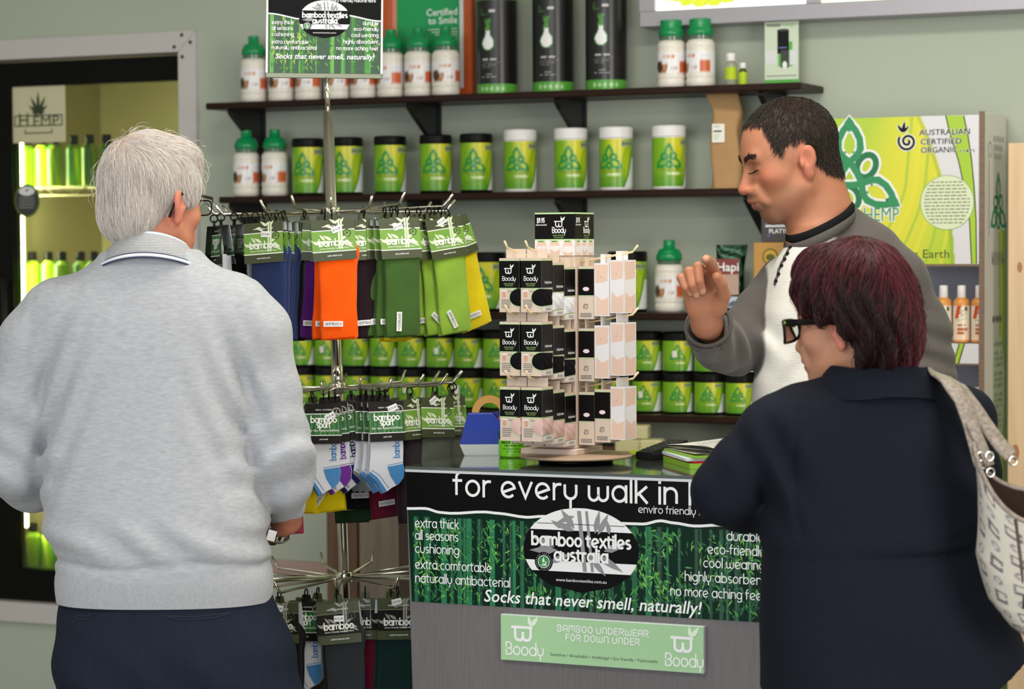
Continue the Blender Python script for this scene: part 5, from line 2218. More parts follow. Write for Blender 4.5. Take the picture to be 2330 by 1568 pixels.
ANG = {0: [86, 118, 150, 166, 184, 52, 15, -14, -40, -68, -97, -125, -155, 68, 103],
       1: [93, 62, 45, 28, 8, -12, -38, -60, 76, 110, 124, 150, 175, -90, -120, -150],
       2: [90, 62, 32, 4, -25, -50, -80, -105, 118, 135, 158, 178, -130, -155]}
ARM_R = .268
for tier, z in ((0, ZT), (1, ZM), (2, ZB)):
    mb = MB()
    mb.lathe([(.02, z - .012), (.021, z - .01), (.021, z + .008), (.019, z + .012)], m_chr, 28)
    mb.build('hub', rack)
    for a in ANG[tier]:
        th = math.radians(a)
        d = Vector((math.cos(th), -math.sin(th), 0))
        mb = MB()
        dz = .004 * math.sin(a)
        mb.tube([Vector((0, 0, z)) + d * .015, Vector((0, 0, z + dz)) + d * (ARM_R - .004), Vector((0, 0, z + dz + .003)) + d * ARM_R, Vector((0, 0, z + .026 + dz)) + d * (ARM_R + .02)], .0031, m_chr, 8)
        mb.build('arm', rack)

# the sign: acrylic holder with a printed card, turned a little
sg0, sg1 = RMI @ at_d(609, 178, RD), RMI @ at_d(871, 183, RD)
sw_ = .262
shh = .27
SYAW = math.radians(3)
mb = MB()
_u = Vector((1, 0, 0))
mb.box((-sw_ / 2 - .001, -.004, 0), (sw_ / 2 + .001, .004, .0115), M('chrome_channel', '#6f715f', .25, .8), .001)
mb.box((-sw_ / 2 - .001, -.004, .0115), (-sw_ / 2 + .003, .004, shh), m_chr)
mb.box((sw_ / 2 - .003, -.004, .0115), (sw_ / 2 + .001, .004, shh), m_chr)
mb.box((-sw_ / 2 + .003, -.004, shh - .004), (sw_ / 2 - .003, .004, shh), m_chr)
SMX = Matrix.Translation((-.006, 0, Z_SIGN - .002)) @ Matrix.Rotation(math.radians(2.6), 4, 'Y')
o = mb.build('sign_frame', rack)
o.matrix_local = SMX
mb = MB()
mb.box((-sw_ / 2 + .003, -.001, .0115), (sw_ / 2 - .003, .001, shh - .004), M('bamboo_sign_print', '#163f1e', .3))
sc_ = mb.build('sign_card', rack)
sc_.matrix_local = SMX
mb = MB()
W_ = sw_ - .006
c = Canvas(mb, (-sw_ / 2 + .003, -.001, .0115), (1, 0, 0), (0, 0, 1), .00025)
for k in range(13):
    pass
m_st_b, m_lf_b = m_st, m_lf
m_st = [M('sign_stalk_%d' % i, h, .5) for i, h in enumerate(('#2f6a2c', '#3f8436', '#63a04a', '#1f4f24'))]
m_lf = [M('sign_leaf_%d' % i, h, .5) for i, h in enumerate(('#3a7a2e', '#5f9a36', '#a8c04a', '#27612c'))]
bamboo_picture(c, 0, 0, W_, .132, 12, 30, 21, .8)
m_st, m_lf = m_st_b, m_lf_b
y_ = .128
wv = [(W_ * k / 24, y_ + .006 * math.cos(k / 24 * 9.5) - .003 * k / 24) for k in range(25)]
for i in range(24):
    c.poly([wv[i], wv[i + 1], (wv[i + 1][0], shh - .017), (wv[i][0], shh - .017)], m_bk, 3.6)
c.stroke(wv, .0028, m_w, 4.2)
brand_oval(c, W_ * .5, .122, .058, .043, 4.8)
micro_badge(c, W_ * .345, .107, .0065, 6.4)
mb.build('artwork', sc_)
mb = MB()
c = Canvas(mb, (-sw_ / 2 + .003, -.001, .0115), (1, 0, 0), (0, 0, 1), .00025)
fit(c, 'bamboo textiles', (W_ * .305, .126), (W_ * .7, .126), .0075, m_w, 8.5, .29, .36)
fit(c, 'australia', (W_ * .395, .113), (W_ * .61, .113), .0075, m_w, 8.5, .29, .36)
for s, y, xe in (('extra thick', .11, .22), ('all seasons', .097, .22), ('cushioning', .083, .225), ('extra comfortable', .066, .36), ('naturally antibacterial', .053, .43)):
    fit(c, s, (W_ * .035, y), (W_ * xe, y), .0056, m_w, 8.5)
for s, y, xs_ in (('durable', .11, .84), ('eco-friendly', .097, .76), ('cool wearing', .083, .74), ('highly absorbent', .068, .67), ('no more aching feet', .053, .61)):
    fit(c, s, (W_ * xs_, y), (W_ * .975, y), .0056, m_w, 8.5)
fit(c, 'enviro friendly natural fibre', (W_ * .53, .1615), (W_ * .95, .1615), .0047, m_w, 8.5)
fit(c, 'for every walk in life', (W_ * .1, .185), (W_ * .9, .185), .013, m_w, 8.5)
c.sans('Socks that never smell, naturally!', W_ * .065, .032, .0165, m_w, 8.5, bold=.012, shear=.18, width=W_ * .88)
c.sans('www.bambootextiles.com.au', W_ * .5, .09, .0045, m_w, 8.5, 'c')
mb.build('lettering', sc_)

# ------------------------------------------------------------------ packs of socks
m_cw = M('white_card_back', '#d4d8de', .6)
m_tag = M('white_fabric_tag', '#e9e9ea', .7)
m_tagk = M('grey_tag_ink', '#5a5a5e', .7)
m_cg = M('card_lime_green', '#6f9a3a', .5)
m_cd = M('card_olive_dark', '#3d4428', .5)
m_cdg = M('card_black', '#1d1a17', .45)
m_cst = M('card_photo_green', '#2f5c24', .5)
m_cwt = M('card_white_ink', '#f0f2ee', .5)
m_clf = M('card_grey_leaf', '#8f9188', .5)
m_lfw = M('card_pale_leaf', '#d6e2c0', .5)


def card_art(style):
    """header card: front panel with art, tented white back; origin at its top middle, facing -y"""
    w = .094 if style != 'sport' else .078
    h = .088 if style != 'sport' else .086
    mb = MB()
    f = [(-w / 2, 0), (w / 2, 0), (w / 2, h), (-w / 2, h)]
    base = {'thick': m_cd, 'sport': m_cdg, 'dark': m_cd}[style]
    mb.prism(f, (0, -.0160, -h), (1, 0, 0), (0, .1, 1), (0, -1, 0), .0009, base)
    mb.prism([(x, y) for x, y in f], (0, .0190, -h), (1, 0, 0), (0, -.13, 1), (0, 1, 0), .0009, m_cw)
    mb.box((-w / 2, -.008, -.0012), (w / 2, .0085, .0), base)
    mb.prism([(-.012, 0), (.012, 0), (.009, .014), (-.009, .014)], (0, -.0006, 0), (1, 0, 0), (0, 0, 1), (0, 1, 0), .0012, base)
    O = (-w / 2, -.0169, -h)
    c = Canvas(mb, O, (1, 0, 0), (0, .1, 1), .0003)
    if style == 'thick':
        c.rect(.0, .02, w, h * .74, m_cg, 1)
        c.rect(.0, .0185, w, .0205, m_cwt, 1.6)
        c.rect(.0, h * .735, w, h * .755, m_cwt, 1.6)
        lf, bm = m_lfw, m_lfw
    elif style == 'dark':
        c.rect(.0, .02, w, h * .74, m_cdg, 1)
        c.rect(.0, h * .735, w, h * .745, m_clf, 1.6)
        lf, bm = m_clf, m_clf
    if style != 'sport':
        for dx in (.0, .0055):
            c.poly([(w * .6 + dx, .024), (w * .6 + .004 + dx, .024), (w * .63 + .003 + dx, h), (w * .63 - .001 + dx, h)], bm, 2)
        for x, y, l, a in ((.46, .5, .022, 150), (.42, .44, .024, 172), (.3, .42, .02, 160), (.22, .38, .02, 150), (.3, .5, .018, 130), (.12, .4, .016, 140), (.5, .8, .018, 160), (.55, .92, .016, 35),
                           (.66, .5, .02, 30), (.72, .46, .022, -20), (.8, .4, .018, -35), (.6, .9, .02, 145), (.45, .88, .016, 190), (.7, .93, .012, 60)):
            c.leaf(w * x, h * y, l, l * .3, a, lf, 2.2)
        fit(c, 'bamboo', (w * .16, h * .36), (w * .84, h * .36), .0098, m_cwt, 4, .24, .3)
        c.sans('enviro friendly bamboo fibre', w * .5, h * .28, .0058, m_cwt, 4, 'c', width=w * .68)
        c.sans('extra thick sock' if style == 'thick' else 'comfort business socks', w * .5, h * .1, .0052, m_cwt, 4, 'c', .01, width=w * (.34 if style == 'thick' else .44))
        c.sans("men's 6-10 women's 8-12" if style == 'dark' else "men's size 10-14", w * .5, h * .83, .005, m_cwt, 4, 'c', .01, width=w * .5)
        c.ring(w * .82, h * .66, .0075, .0075, .002, m_cd, 3.4, 20)
        c.leaf(w * .81, h * .62, .008, .004, 80, m_cd, 4)
    else:
        c.rect(.0, h * .22, w, h * .75, m_cst, 1)
        r_ = random.Random(8)
        for k in range(16):
            x = w * (k + .3) / 16
            c.rect(x, h * .22, x + .0012 + .002 * r_.random(), h * .75, m_st[k % 3] if k % 2 else m_lf[1], 1.5)
        for k in range(60):
            x, y = r_.uniform(.05, .9) * w, r_.uniform(.27, .7) * h
            c.leaf(x, y, .005, .0014, r_.uniform(-110, -40), m_lf[k % 3], 2)
        c.rect(.0, h * .205, w, h * .225, m_cwt, 2.2)
        c.rect(.0, h * .745, w, h * .765, m_cwt, 2.2)
        fit(c, 'bamboo', (w * .15, h * .54), (w * .85, h * .54), .0088, m_cwt, 4, .26, .3)
        fit(c, 'sport', (w * .31, h * .41), (w * .68, h * .41), .0088, m_cwt, 4, .26, .3)
        c.sans('for the natural athlete', w * .5, h * .31, .0078, m_cwt, 4, 'c', width=w * .86)
        c.sans('ped sock', w * .5, h * .1, .005, m_cwt, 4, 'c', .01)
        c.sans('MENS 8 - 12 WOMENS', w * .5, h * .84, .0045, m_cwt, 4, 'c', width=w * .45)
        c.ring(w * .85, h * .8, .0085, .0085, .0028, m_clf, 3, 20)
        c.leaf(w * .84, h * .76, .009, .004, 80, m_clf, 3.4)
    return mb


def sock_mesh(L, w=.044, t=.0085, lobes=0):
    """a folded sock, hanging: heel bulge at the top right, ribbed cuff at the bottom"""
    mb = MB()
    nr, ns = 30, 28

    def fn(u, v):
        a = 2 * PI * u
        z = -L * v
        hw = w * (1 - .10 * math.sin(min(1, v * 1.4) * PI * .5))
        cx = .0
        if v < .14:
            k = math.sqrt(max(0, 1 - (1 - v / .14) ** 2))
            hw *= .35 + .65 * k
        cx += .007 * math.exp(-((v - .16) / .09) ** 2) + .003 * math.sin(v * 5)
        tt = t * (1 - .35 * v) * (.45 + .55 * min(1, max(0, v - .06) / .22))
        if v > .97:
            tt *= .75
        if v > .74:
            hw *= 1 + .03 * math.sin((v - .74) / .26 * PI)
        ca, sa = math.cos(a), math.sin(a)
        x = cx + hw * math.copysign(abs(ca) ** .7, ca)
        y = tt * math.copysign(abs(sa) ** .75, sa) + .0012 * math.sin(13 * v + x * 40)
        return (x, y, z)
    mb.grid(ns, nr, fn, m_w, True, closed=True)
    mb.add([fn(i / ns, 1.0) for i in range(ns)], [tuple(range(ns - 1, -1, -1))], m_w)
    mb.add([fn(i / ns, 0.0) for i in range(ns)], [tuple(range(ns))], m_w)
    return mb


def knit(name, h):
    return M('knit_' + name, h, .95, spec=.15, bump=(420, .35), wave=(95, .2, 'X'), var=(30, .06), sheen=.15)


KN = {'orange': '#ff5c05', 'navy': '#26345f', 'green': '#3f5f2a', 'lime': '#8fb53f', 'yellow': '#e3cb0e', 'purple': '#5a1f78', 'plum': '#21131a', 'olive': '#4a4f42', 'white': '#d6d8e0',
      'black': '#0d0d10', 'pink': '#b8405e', 'maroon': '#3a0d1c', 'burgundy': '#64102e', 'grey_olive': '#565a4e', 'charcoal': '#2c3036', 'brown_olive': '#3d3a2e', 'forest': '#0f2c2a', 'dark_green': '#1f3a20', 'ink': '#181c38'}


def hook_part(t):
    mb = MB()
    mb.torus((0, 0, -.006), (1, 0, 0), .0085, .0017, m_ring, 16, 6)
    mb.tube([(0, 0, -.0145), (0, 0, -.03)], .0018, m_ring, 6)
    mb.build('hook', t)


def make_long(style, L):
    t = thing('sock_pack', '', 'socks')
    hook_part(t)
    o = card_art(style).build('header_card', t, (0, 0, -.024))
    s1 = sock_mesh(L).build('sock', t, (0, -.004, -.058))
    s2 = sock_mesh(L).build('sock', t, (.003, .009, -.062))
    s2.rotation_euler = (0, math.radians(1.2), 0)
    mb = MB()
    mb.box((-.021, -.0009, -.006), (.021, 0, .006), m_tag)
    c = Canvas(mb, (-.021, -.0009, -.006), (1, 0, 0), (0, 0, 1), .0003)
    fit(c, 'BAMBOO', (.004, .0032), (.034, .0032), .0038, m_tagk, 1, .2)
    c.ellipse(.0375, .006, .0016, .0016, M('red_dot', '#d8452e', .6), 1, 12)
    g = mb.build('fabric_tag', t, (-.015, -.0135, -.058 - L * .86))
    return t


def price(t, x, z, rot):
    mb = MB()
    c_, s_ = math.cos(rot), math.sin(rot)
    pts = [(-.011, -.0065), (.011, -.0065), (.011, .0065), (-.011, .0065)]
    yy_ = -.0169 + .1 * (z + .024 + .088) - .0012
    c = Canvas(mb, (x, yy_, z), (c_, .1 * s_, s_), (-s_, .1 * c_, c_), .0003)
    c.poly(pts, M('price_label', '#e8e8ea', .6), 1)
    c.sans('$15.00', 0, -.0022, .0066, m_tagk, 2, 'c', .01)
    mb.build('price_sticker', t)


def place_pack(t, tier, ang, r, label, colr=None, roll=0.0, yaw_off=0.0, grp=None, drop=0.0):
    th = math.radians(ang)
    z = (ZT, ZM, ZB)[tier]
    phi = PI / 2 - th + math.radians(yaw_off)
    loc = Vector((math.cos(th) * r, -math.sin(th) * r, z - drop - .002))
    t.matrix_world = RM @ Matrix.Translation(loc) @ Matrix.Rotation(phi, 4, 'Z') @ Matrix.Rotation(math.radians(roll), 4, 'Y')
    t['label'] = label
    if grp:
        t['group'] = grp
    if colr:
        for ch in t.children:
            if ch.name.split('.')[0] == 'sock':
                ch.material_slots[0].link = 'OBJECT'
                ch.material_slots[0].material = knit(colr, KN[colr])
    return t


PROTO = {}


def long_pack(style, L, *a, pr=None, tag_rot=None, **k):
    key = (style, L)
    if key not in PROTO:
        PROTO[key] = make_long(style, L)
        t = PROTO[key]
    else:
        t = dup(PROTO[key])
        for ch in list(t.children):
            if ch.name.startswith('price_sticker'):
                bpy.data.objects.remove(ch)
    place_pack(t, *a, **k)
    for ch in t.children:
        if ch.name.startswith('fabric_tag'):
            ch.rotation_euler = (0, math.radians(tag_rot if tag_rot is not None else 0), 0)
    if pr:
        price(t, *pr)
    return t


g0, g1, g2 = 'socks on the top tier', 'socks on the middle tier', 'socks on the bottom tier'
LT = .222
T_ = 'thick'
long_pack(T_, LT, 0, 86, .250, 'orange thick socks with green header card, foremost on the top tier', 'orange', -2.5, grp=g0, pr=(.008, -.045, .3), tag_rot=4)
long_pack(T_, LT, 0, 86, .228, 'second pair of orange thick socks, just behind the foremost orange pair', 'orange', 1.5, grp=g0)
long_pack(T_, LT, 0, 90, .196, 'purple thick socks showing behind the left edge of the orange pairs', 'purple', 4.5, grp=g0)
long_pack(T_, LT, 0, 93, .17, 'white thick socks behind the purple pair on the top tier', 'white', 5.5, grp=g0)
long_pack(T_, LT, 0, 119, .268, 'navy blue thick socks, front pair beside the man\'s shoulder', 'navy', -2.0, 9, grp=g0, pr=(.006, -.05, -.1), tag_rot=-12)
long_pack(T_, LT, 0, 119, .247, 'navy blue thick socks, second pair of the navy stack', 'navy', -1, 8, grp=g0)
long_pack(T_, LT, 0, 118, .226, 'navy blue thick socks, third pair of the navy stack', 'navy', 0, 7, grp=g0)
long_pack(T_, LT, 0, 117, .203, 'black thick socks behind the navy stack on the top tier', 'black', 0, 6, grp=g0)
long_pack(T_, LT, 0, 104, .19, 'olive grey thick socks between the navy and purple pairs', 'olive', 0, grp=g0)
long_pack(T_, LT, 0, 53, .262, 'moss green thick socks, front pair of the moss stack', 'green', -1.5, -14, grp=g0, pr=(-.004, -.042, .3), tag_rot=95)
long_pack(T_, LT, 0, 53, .241, 'moss green thick socks, second pair of the moss stack', 'green', 1, -12, grp=g0)
long_pack(T_, LT, 0, 54, .22, 'moss green thick socks, third pair of the moss stack', 'green', 2.5, -10, grp=g0)
long_pack(T_, LT, 0, 67, .215, 'dark plum thick socks between the orange and moss pairs', 'plum', -2, grp=g0)
long_pack(T_, LT, 0, 65, .19, 'second dark plum thick socks behind the first plum pair', 'plum', 0, grp=g0)
long_pack(T_, LT, 0, 19, .262, 'lime green thick socks, outermost pair at the right of the top tier', 'lime', -7, -38, grp=g0, pr=(-.006, -.03, .4), tag_rot=70)
long_pack(T_, LT, 0, 20, .238, 'lime green thick socks, second pair of the lime stack', 'lime', -5, -36, grp=g0, tag_rot=50)
long_pack(T_, LT, 0, 22, .216, 'lime green thick socks, third pair of the lime stack', 'lime', -3, -34, grp=g0)
long_pack(T_, LT, 0, 24, .192, 'lime green thick socks, innermost pair of the lime stack', 'lime', -1, -32, grp=g0)
long_pack(T_, LT, 0, -8, .262, 'bright yellow thick socks at the far right of the top tier', 'yellow', -17, -60, grp=g0)
long_pack(T_, LT, 0, -6, .238, 'second bright yellow thick socks behind the far right yellow pair', 'yellow', -13, -58, grp=g0)
long_pack(T_, LT + .012, 0, 20, .155, 'yellow thick socks whose cuff shows below the lime stack', 'yellow', 1, -30, grp=g0)

# ankle socks


def ankle_mesh(colr, heel):
    """white ankle sock with coloured heel and cuff, opening down to the left"""
    out = [(-.036, 0), (.034, 0), (.035, -.035), (.033, -.072), (.036, -.085), (.033, -.104), (.022, -.117), (.006, -.124), (-.004, -.131), (-.012, -.134), (-.024, -.112), (-.043, -.093), (-.038, -.05)]
    mb = MB()
    mb.prism(out, (0, .005, 0), (1, 0, 0), (0, 0, 1), (0, -1, 0), .010, colr)
    c = Canvas(mb, (0, -.005, 0), (1, 0, 0), (0, 0, 1), .0004)
    c.poly([(-.002, -.078), (.033, -.073), (.0358, -.085), (.0328, -.104), (.022, -.1168), (.0165, -.119), (.004, -.098)][::-1], heel, 1)
    c.stroke([(-.002, -.0745), (.033, -.0695)], .0012, heel, 1)
    c.poly([(-.043, -.0925), (-.0405, -.086), (-.024, -.1), (-.004, -.131), (-.012, -.1338), (-.0245, -.1118)], heel, 1)
    c.stroke([(-.037, -.083), (-.02, -.095), (-.0005, -.124)], .0012, heel, 1.5)
    c2 = Canvas(mb, (.026, -.005, -.058), (0, 0, 1), (-1, 0, 0), .0004)
    fit(c2, 'bamboo', (0, 0), (.045, 0), .009, heel, 2, .2)
    return mb


def make_ankle(heel_name, heel_hex, body='white'):
    t = thing('ankle_sock_pack', '', 'socks')
    hook_part(t)
    card_art('sport').build('header_card', t, (0, 0, -.024))
    hm = M('knit_flat_' + heel_name, heel_hex, .9, spec=.15, bump=(400, .3))
    wm = M('knit_flat_' + body, KN[body], .9, spec=.15, bump=(400, .3))
    ankle_mesh(wm, hm).build('sock', t, (0, -.004, -.088))
    o = ankle_mesh(wm, hm).build('sock', t, (-.003, .007, -.091))
    return t


AP = {}


def ankle_pack(hn, hx, *a, pr=None, body='white', **k):
    if (hn, body) not in AP:
        AP[(hn, body)] = make_ankle(hn, hx, body)
        t = AP[(hn, body)]
    else:
        t = dup(AP[(hn, body)])
        for ch in list(t.children):
            if ch.name.startswith('price_sticker'):
                bpy.data.objects.remove(ch)
    place_pack(t, *a, **k)
    if pr:
        price(t, *pr)
    return t


SKY = '#4a86bf'
ankle_pack('skyblue', SKY, 1, 93, .25, 'white and sky blue ankle socks, foremost at left on the middle tier', None, 1.5, 6, grp=g1, pr=(.014, -.05, .45))
ankle_pack('violet', '#6a2f8c', 1, 91, .226, 'white and violet ankle socks behind the left sky blue pair', None, -3, 0, grp=g1)
ankle_pack('dark_navy', '#1c2558', 1, 88, .204, 'white and dark navy ankle socks behind the violet pair', None, -7, -2, grp=g1)
ankle_pack('skyblue', SKY, 1, 63, .262, 'white and sky blue ankle socks, foremost at right on the middle tier', None, 0, -14, grp=g1, pr=(.014, -.038, .35))
ankle_pack('skyblue', SKY, 1, 64, .242, 'white and sky blue ankle socks, second of the right stack', None, 1.5, -14, grp=g1)
ankle_pack('mid_grey', '#70747a', 1, 66, .222, 'white and grey ankle socks, third of the right stack', None, 2, -14, grp=g1)
ankle_pack('mid_grey', '#70747a', 1, 68, .204, 'white and grey ankle socks, fourth of the right stack', None, 2, -14, grp=g1)
ankle_pack('mid_grey', '#70747a', 1, 71, .19, 'white and grey ankle socks, innermost of the right stack', None, 2, -14, grp=g1)
LL = .235
long_pack(T_, LL, 1, 43, .232, 'dark plum socks between the white ankle socks and the olive pair', 'plum', 0, 6, grp=g1)
long_pack(T_, LL, 1, 27, .252, 'olive grey socks with tilted green card at the right of the middle tier', 'grey_olive', 4, -22, grp=g1, pr=(-.012, -.03, .6))
long_pack(T_, LL, 1, 10, .262, 'second olive grey socks behind the tilted card at far right', 'grey_olive', 3, -20, grp=g1)
long_pack(T_, LL, 1, -5, .262, 'ink blue socks at the far right edge of the middle tier', 'ink', 0, -20, grp=g1)
long_pack(T_, .205, 1, 104, .185, 'yellow socks hanging below the left white ankle socks', 'yellow', -7, 2, grp=g1, tag_rot=-48)
long_pack(T_, .205, 1, 113, .2, 'second yellow socks behind the man\'s elbow', 'yellow', -1, 2, grp=g1)
long_pack(T_, .252, 1, 123, .245, 'pink socks behind the man\'s wrist, front pair', 'pink', 1, 12, grp=g1, tag_rot=0)
long_pack(T_, .25, 1, 126, .218, 'pink socks behind the man\'s wrist, rear pair', 'pink', -4, 14, grp=g1)
long_pack(T_, .225, 1, 54, .17, 'burgundy socks hanging below the right white ankle socks', 'burgundy', -4, 0, grp=g1)
long_pack(T_, LL, 1, 72, .12, 'dark green socks deep inside the middle tier', 'dark_green', 0, grp=g1)
long_pack(T_, .205, 1, 62, .14, 'black socks deep inside the middle tier', 'black', 2, grp=g1)
# bottom tier
D_S = 'dark'
long_pack(D_S, LL, 2, 119, .262, 'black dress socks with dark card, left on the bottom tier', 'black', -2, 10, grp=g2, pr=(.0, -.035, -.2))
ankle_pack('skyblue', SKY, 2, 108, .225, 'white and sky blue sport socks behind the black dress pair', None, 0, 0, grp=g2)
long_pack(D_S, LL, 2, 103, .2, 'brown olive socks behind the charcoal pair on the bottom tier', 'brown_olive', 6, 0, grp=g2)
long_pack(D_S, LL, 2, 90, .262, 'charcoal business socks, foremost on the bottom tier', 'charcoal', -4, -5, grp=g2, pr=(.002, -.058, -.05))
long_pack(D_S, LL, 2, 90, .236, 'second charcoal business socks behind the foremost charcoal pair', 'charcoal', -1, -5, grp=g2)
long_pack(D_S, LL, 2, 74, .215, 'burgundy socks edge-on beside the charcoal pair', 'burgundy', 1, -14, grp=g2)
long_pack(D_S, LL, 2, 60, .262, 'forest green socks with dark card, right on the bottom tier', 'forest', 3, -12, grp=g2, pr=(-.004, -.03, .2))
long_pack(D_S, LL, 2, 61, .238, 'second forest green socks behind the right forest pair', 'forest', 2, -12, grp=g2)
long_pack(D_S, LL, 2, 34, .25, 'black socks at the right edge of the bottom tier by the counter', 'black', 0, 4, grp=g2)
# black and white sport socks at the left of the top tier
for i, (r, an, body, lb) in enumerate([(.272, 150, 'white', 'white sport socks with dark card at the far left of the top tier'), (.246, 147, 'black', 'black sport socks right behind the white far left pair'),
                                       (.226, 144, 'white', 'second white sport socks in the far left stack'), (.208, 140, 'black', 'second black sport socks in the far left stack')]):
    ankle_pack('ink_black', '#14141a', 0, an, r, lb, None, 0, -8, grp=g0, body=body)
ankle_pack('pale_grey', '#b9bcc4', 0, 165, .268, 'black sport socks hanging behind the far left card', None, 0, -20, grp=g0, body='black')

# ------------------------------------------------------------------ the carton tower of underwear boxes
AL = math.radians(26.8)
P = at_z(1310, 1031, CZ + .02)
BT = thing('display_tower', 'revolving beige counter tower with black header box, hung with underwear boxes', 'display stand', (P.x, P.y, CZ), YAW)
m_bei = M('beige_board', '#d8c3b4', .55, var=(50, .04), stretch=(1, 1, .05))
m_disc = M('brown_disc', '#a98e78', .4, var=(120, .08))
mb = MB()
mb.lathe([(.075, .0), (.08, .002), (.08, .008), (.07, .012)], m_bk, 48)
mb.build('turntable_foot', BT)
mb = MB()
mb.lathe([(.119, .012), (.1215, .0135), (.1215, .0165), (.119, .018), (0, .018)], m_disc, 72)
mb.build('disc', BT)
n1 = Vector((-math.sin(AL), -math.cos(AL), 0))
n2 = Vector((math.cos(AL), -math.sin(AL), 0))
S_ = .093
corner = Vector((0, -.012, 0))
pc = corner - n1 * (S_ / 2) - n2 * (S_ / 2)
PR = Matrix.Translation(pc) @ Matrix.Rotation(-AL, 4, 'Z')


def bp(py):
    return (at_d(1312, py, 5.19).z - CZ)


mb = MB()
zp = bp(582)
mb.box((-.072, -.072, .018), (.06, .06, .03), m_bei, .001)
mb.box((-S_ / 2, -S_ / 2, .03), (S_ / 2, S_ / 2, zp), m_bei, .0015)
o = mb.build('post', BT)
o.matrix_local = PR
zh0, zh1 = bp(583), bp(483)
hs = S_ / 2 + .0008
mb = MB()
mb.box((-hs, -hs, zp + .0002), (hs, hs, zh1), M('header_box_black', '#0c0a0a', .4, spec=.15))
hb = mb.build('header_box', BT)
hb.matrix_local = PR
hh = zh1 - zp
m_sk = M('skin_print', '#e4c4b3', .5)
m_sk2 = M('skin_print_shade', '#cf9f88', .5)
m_pgl = M('pale_green_line', '#b4d69a', .5)
m_wp2 = M('box_white', '#e8e4e6', .4)
m_kb = M('box_black', '#0c0a0a', .4, spec=.15)
m_bb = M('box_beige', '#d6c4b4', .5, var=(80, .05), stretch=(1, 1, .05))
m_olt = M('box_olive_text', '#7f9a5a', .5)


def header_side(c, w, h):
    m_leafp = M('pale_leaf_ink', '#dff0d8', .5)
    c.rect(0, 0, w, h * .36, m_wp2, 1)
    c.rect(0, h * .36, w, h * .385, m_pgl, 1.3)
    c.rect(0, h * .965, w, h, m_pgl, 1.3)
    for k in range(3):
        x = w * (.04 + .33 * k)
        c.poly([(x + w * .02, 0), (x + w * .24, 0), (x + w * .26, h * .2), (x + w * .22, h * .345), (x + w * .03, h * .345), (x, h * .2)], m_sk, 1.6)
        c.poly([(x, h * .1), (x + w * .13, h * .05), (x + w * .27, h * .1), (x + w * .25, h * .22), (x + w * .02, h * .22)] if k != 1 else [(x, h * .16), (x + w * .13, h * .08), (x + w * .27, h * .16), (x + w * .25, h * .23), (x + w * .02, h * .23)], m_wp2, 2.2)
        c.rect(x + w * .02, h * .31, x + w * .22, h * .355, m_pgl, 2.4)
        c.rect(x + w * .05, h * .325, x + w * .18, h * .34, m_k, 2.8)
    b_logo(c, w * .6, h * .67, w * .17, m_w, m_leafp, 2)
    fit(c, 'Boody', (w * .44, h * .53), (w * .77, h * .53), h * .085, m_w, 2, .2, .24)
    c.sans('$9.95', w * .05, h * .77, h * .16, m_w, 2, bold=.03, width=w * .2)
    c.sans("Doesn't cost the Earth", w * .03, h * .7, h * .055, m_w, 2, bold=.02, width=w * .27)
    c.sans('BAMBOO UNDERWEAR', w * .6, h * .455, h * .045, m_olt, 2, 'c', .02, width=w * .3)
    c.sans('FOR DOWN UNDER', w * .6, h * .405, h * .045, m_olt, 2, 'c', .02, width=w * .24)


mb = MB()
header_side(Canvas(mb, (-hs, -hs, zp + .0002), (1, 0, 0), (0, 0, 1), .00025), 2 * hs, hh)
header_side(Canvas(mb, (hs, -hs, zp + .0002), (0, 1, 0), (0, 0, 1), .00025), 2 * hs, hh)
o = mb.build('lettering', hb)

m_hk = M('cream_hook_plastic', '#e6cfa2', .4)
BWd, BDp, BHt, TAB = .047, .054, .112, .019
tz = [at_d(1165, q, 5.06).z - CZ for q in (588, 734, 884)]     # tops of the boxes in the three tiers


def hook_bar(tier, nrm, side, L):
    tang = Vector((-nrm.y, nrm.x, 0))
    b = pc + nrm * (S_ / 2) + tang * side
    z = tz[tier] + .010 - .11 * .17
    mb = MB()
    e = b + nrm * L
    ze = z + L * .17
    mb.tube([b + Vector((0, 0, z)), e + Vector((0, 0, ze)), e + nrm * .012 + Vector((0, 0, ze + .014))], .0024, m_hk, 6)
    mb.build('hook', BT)


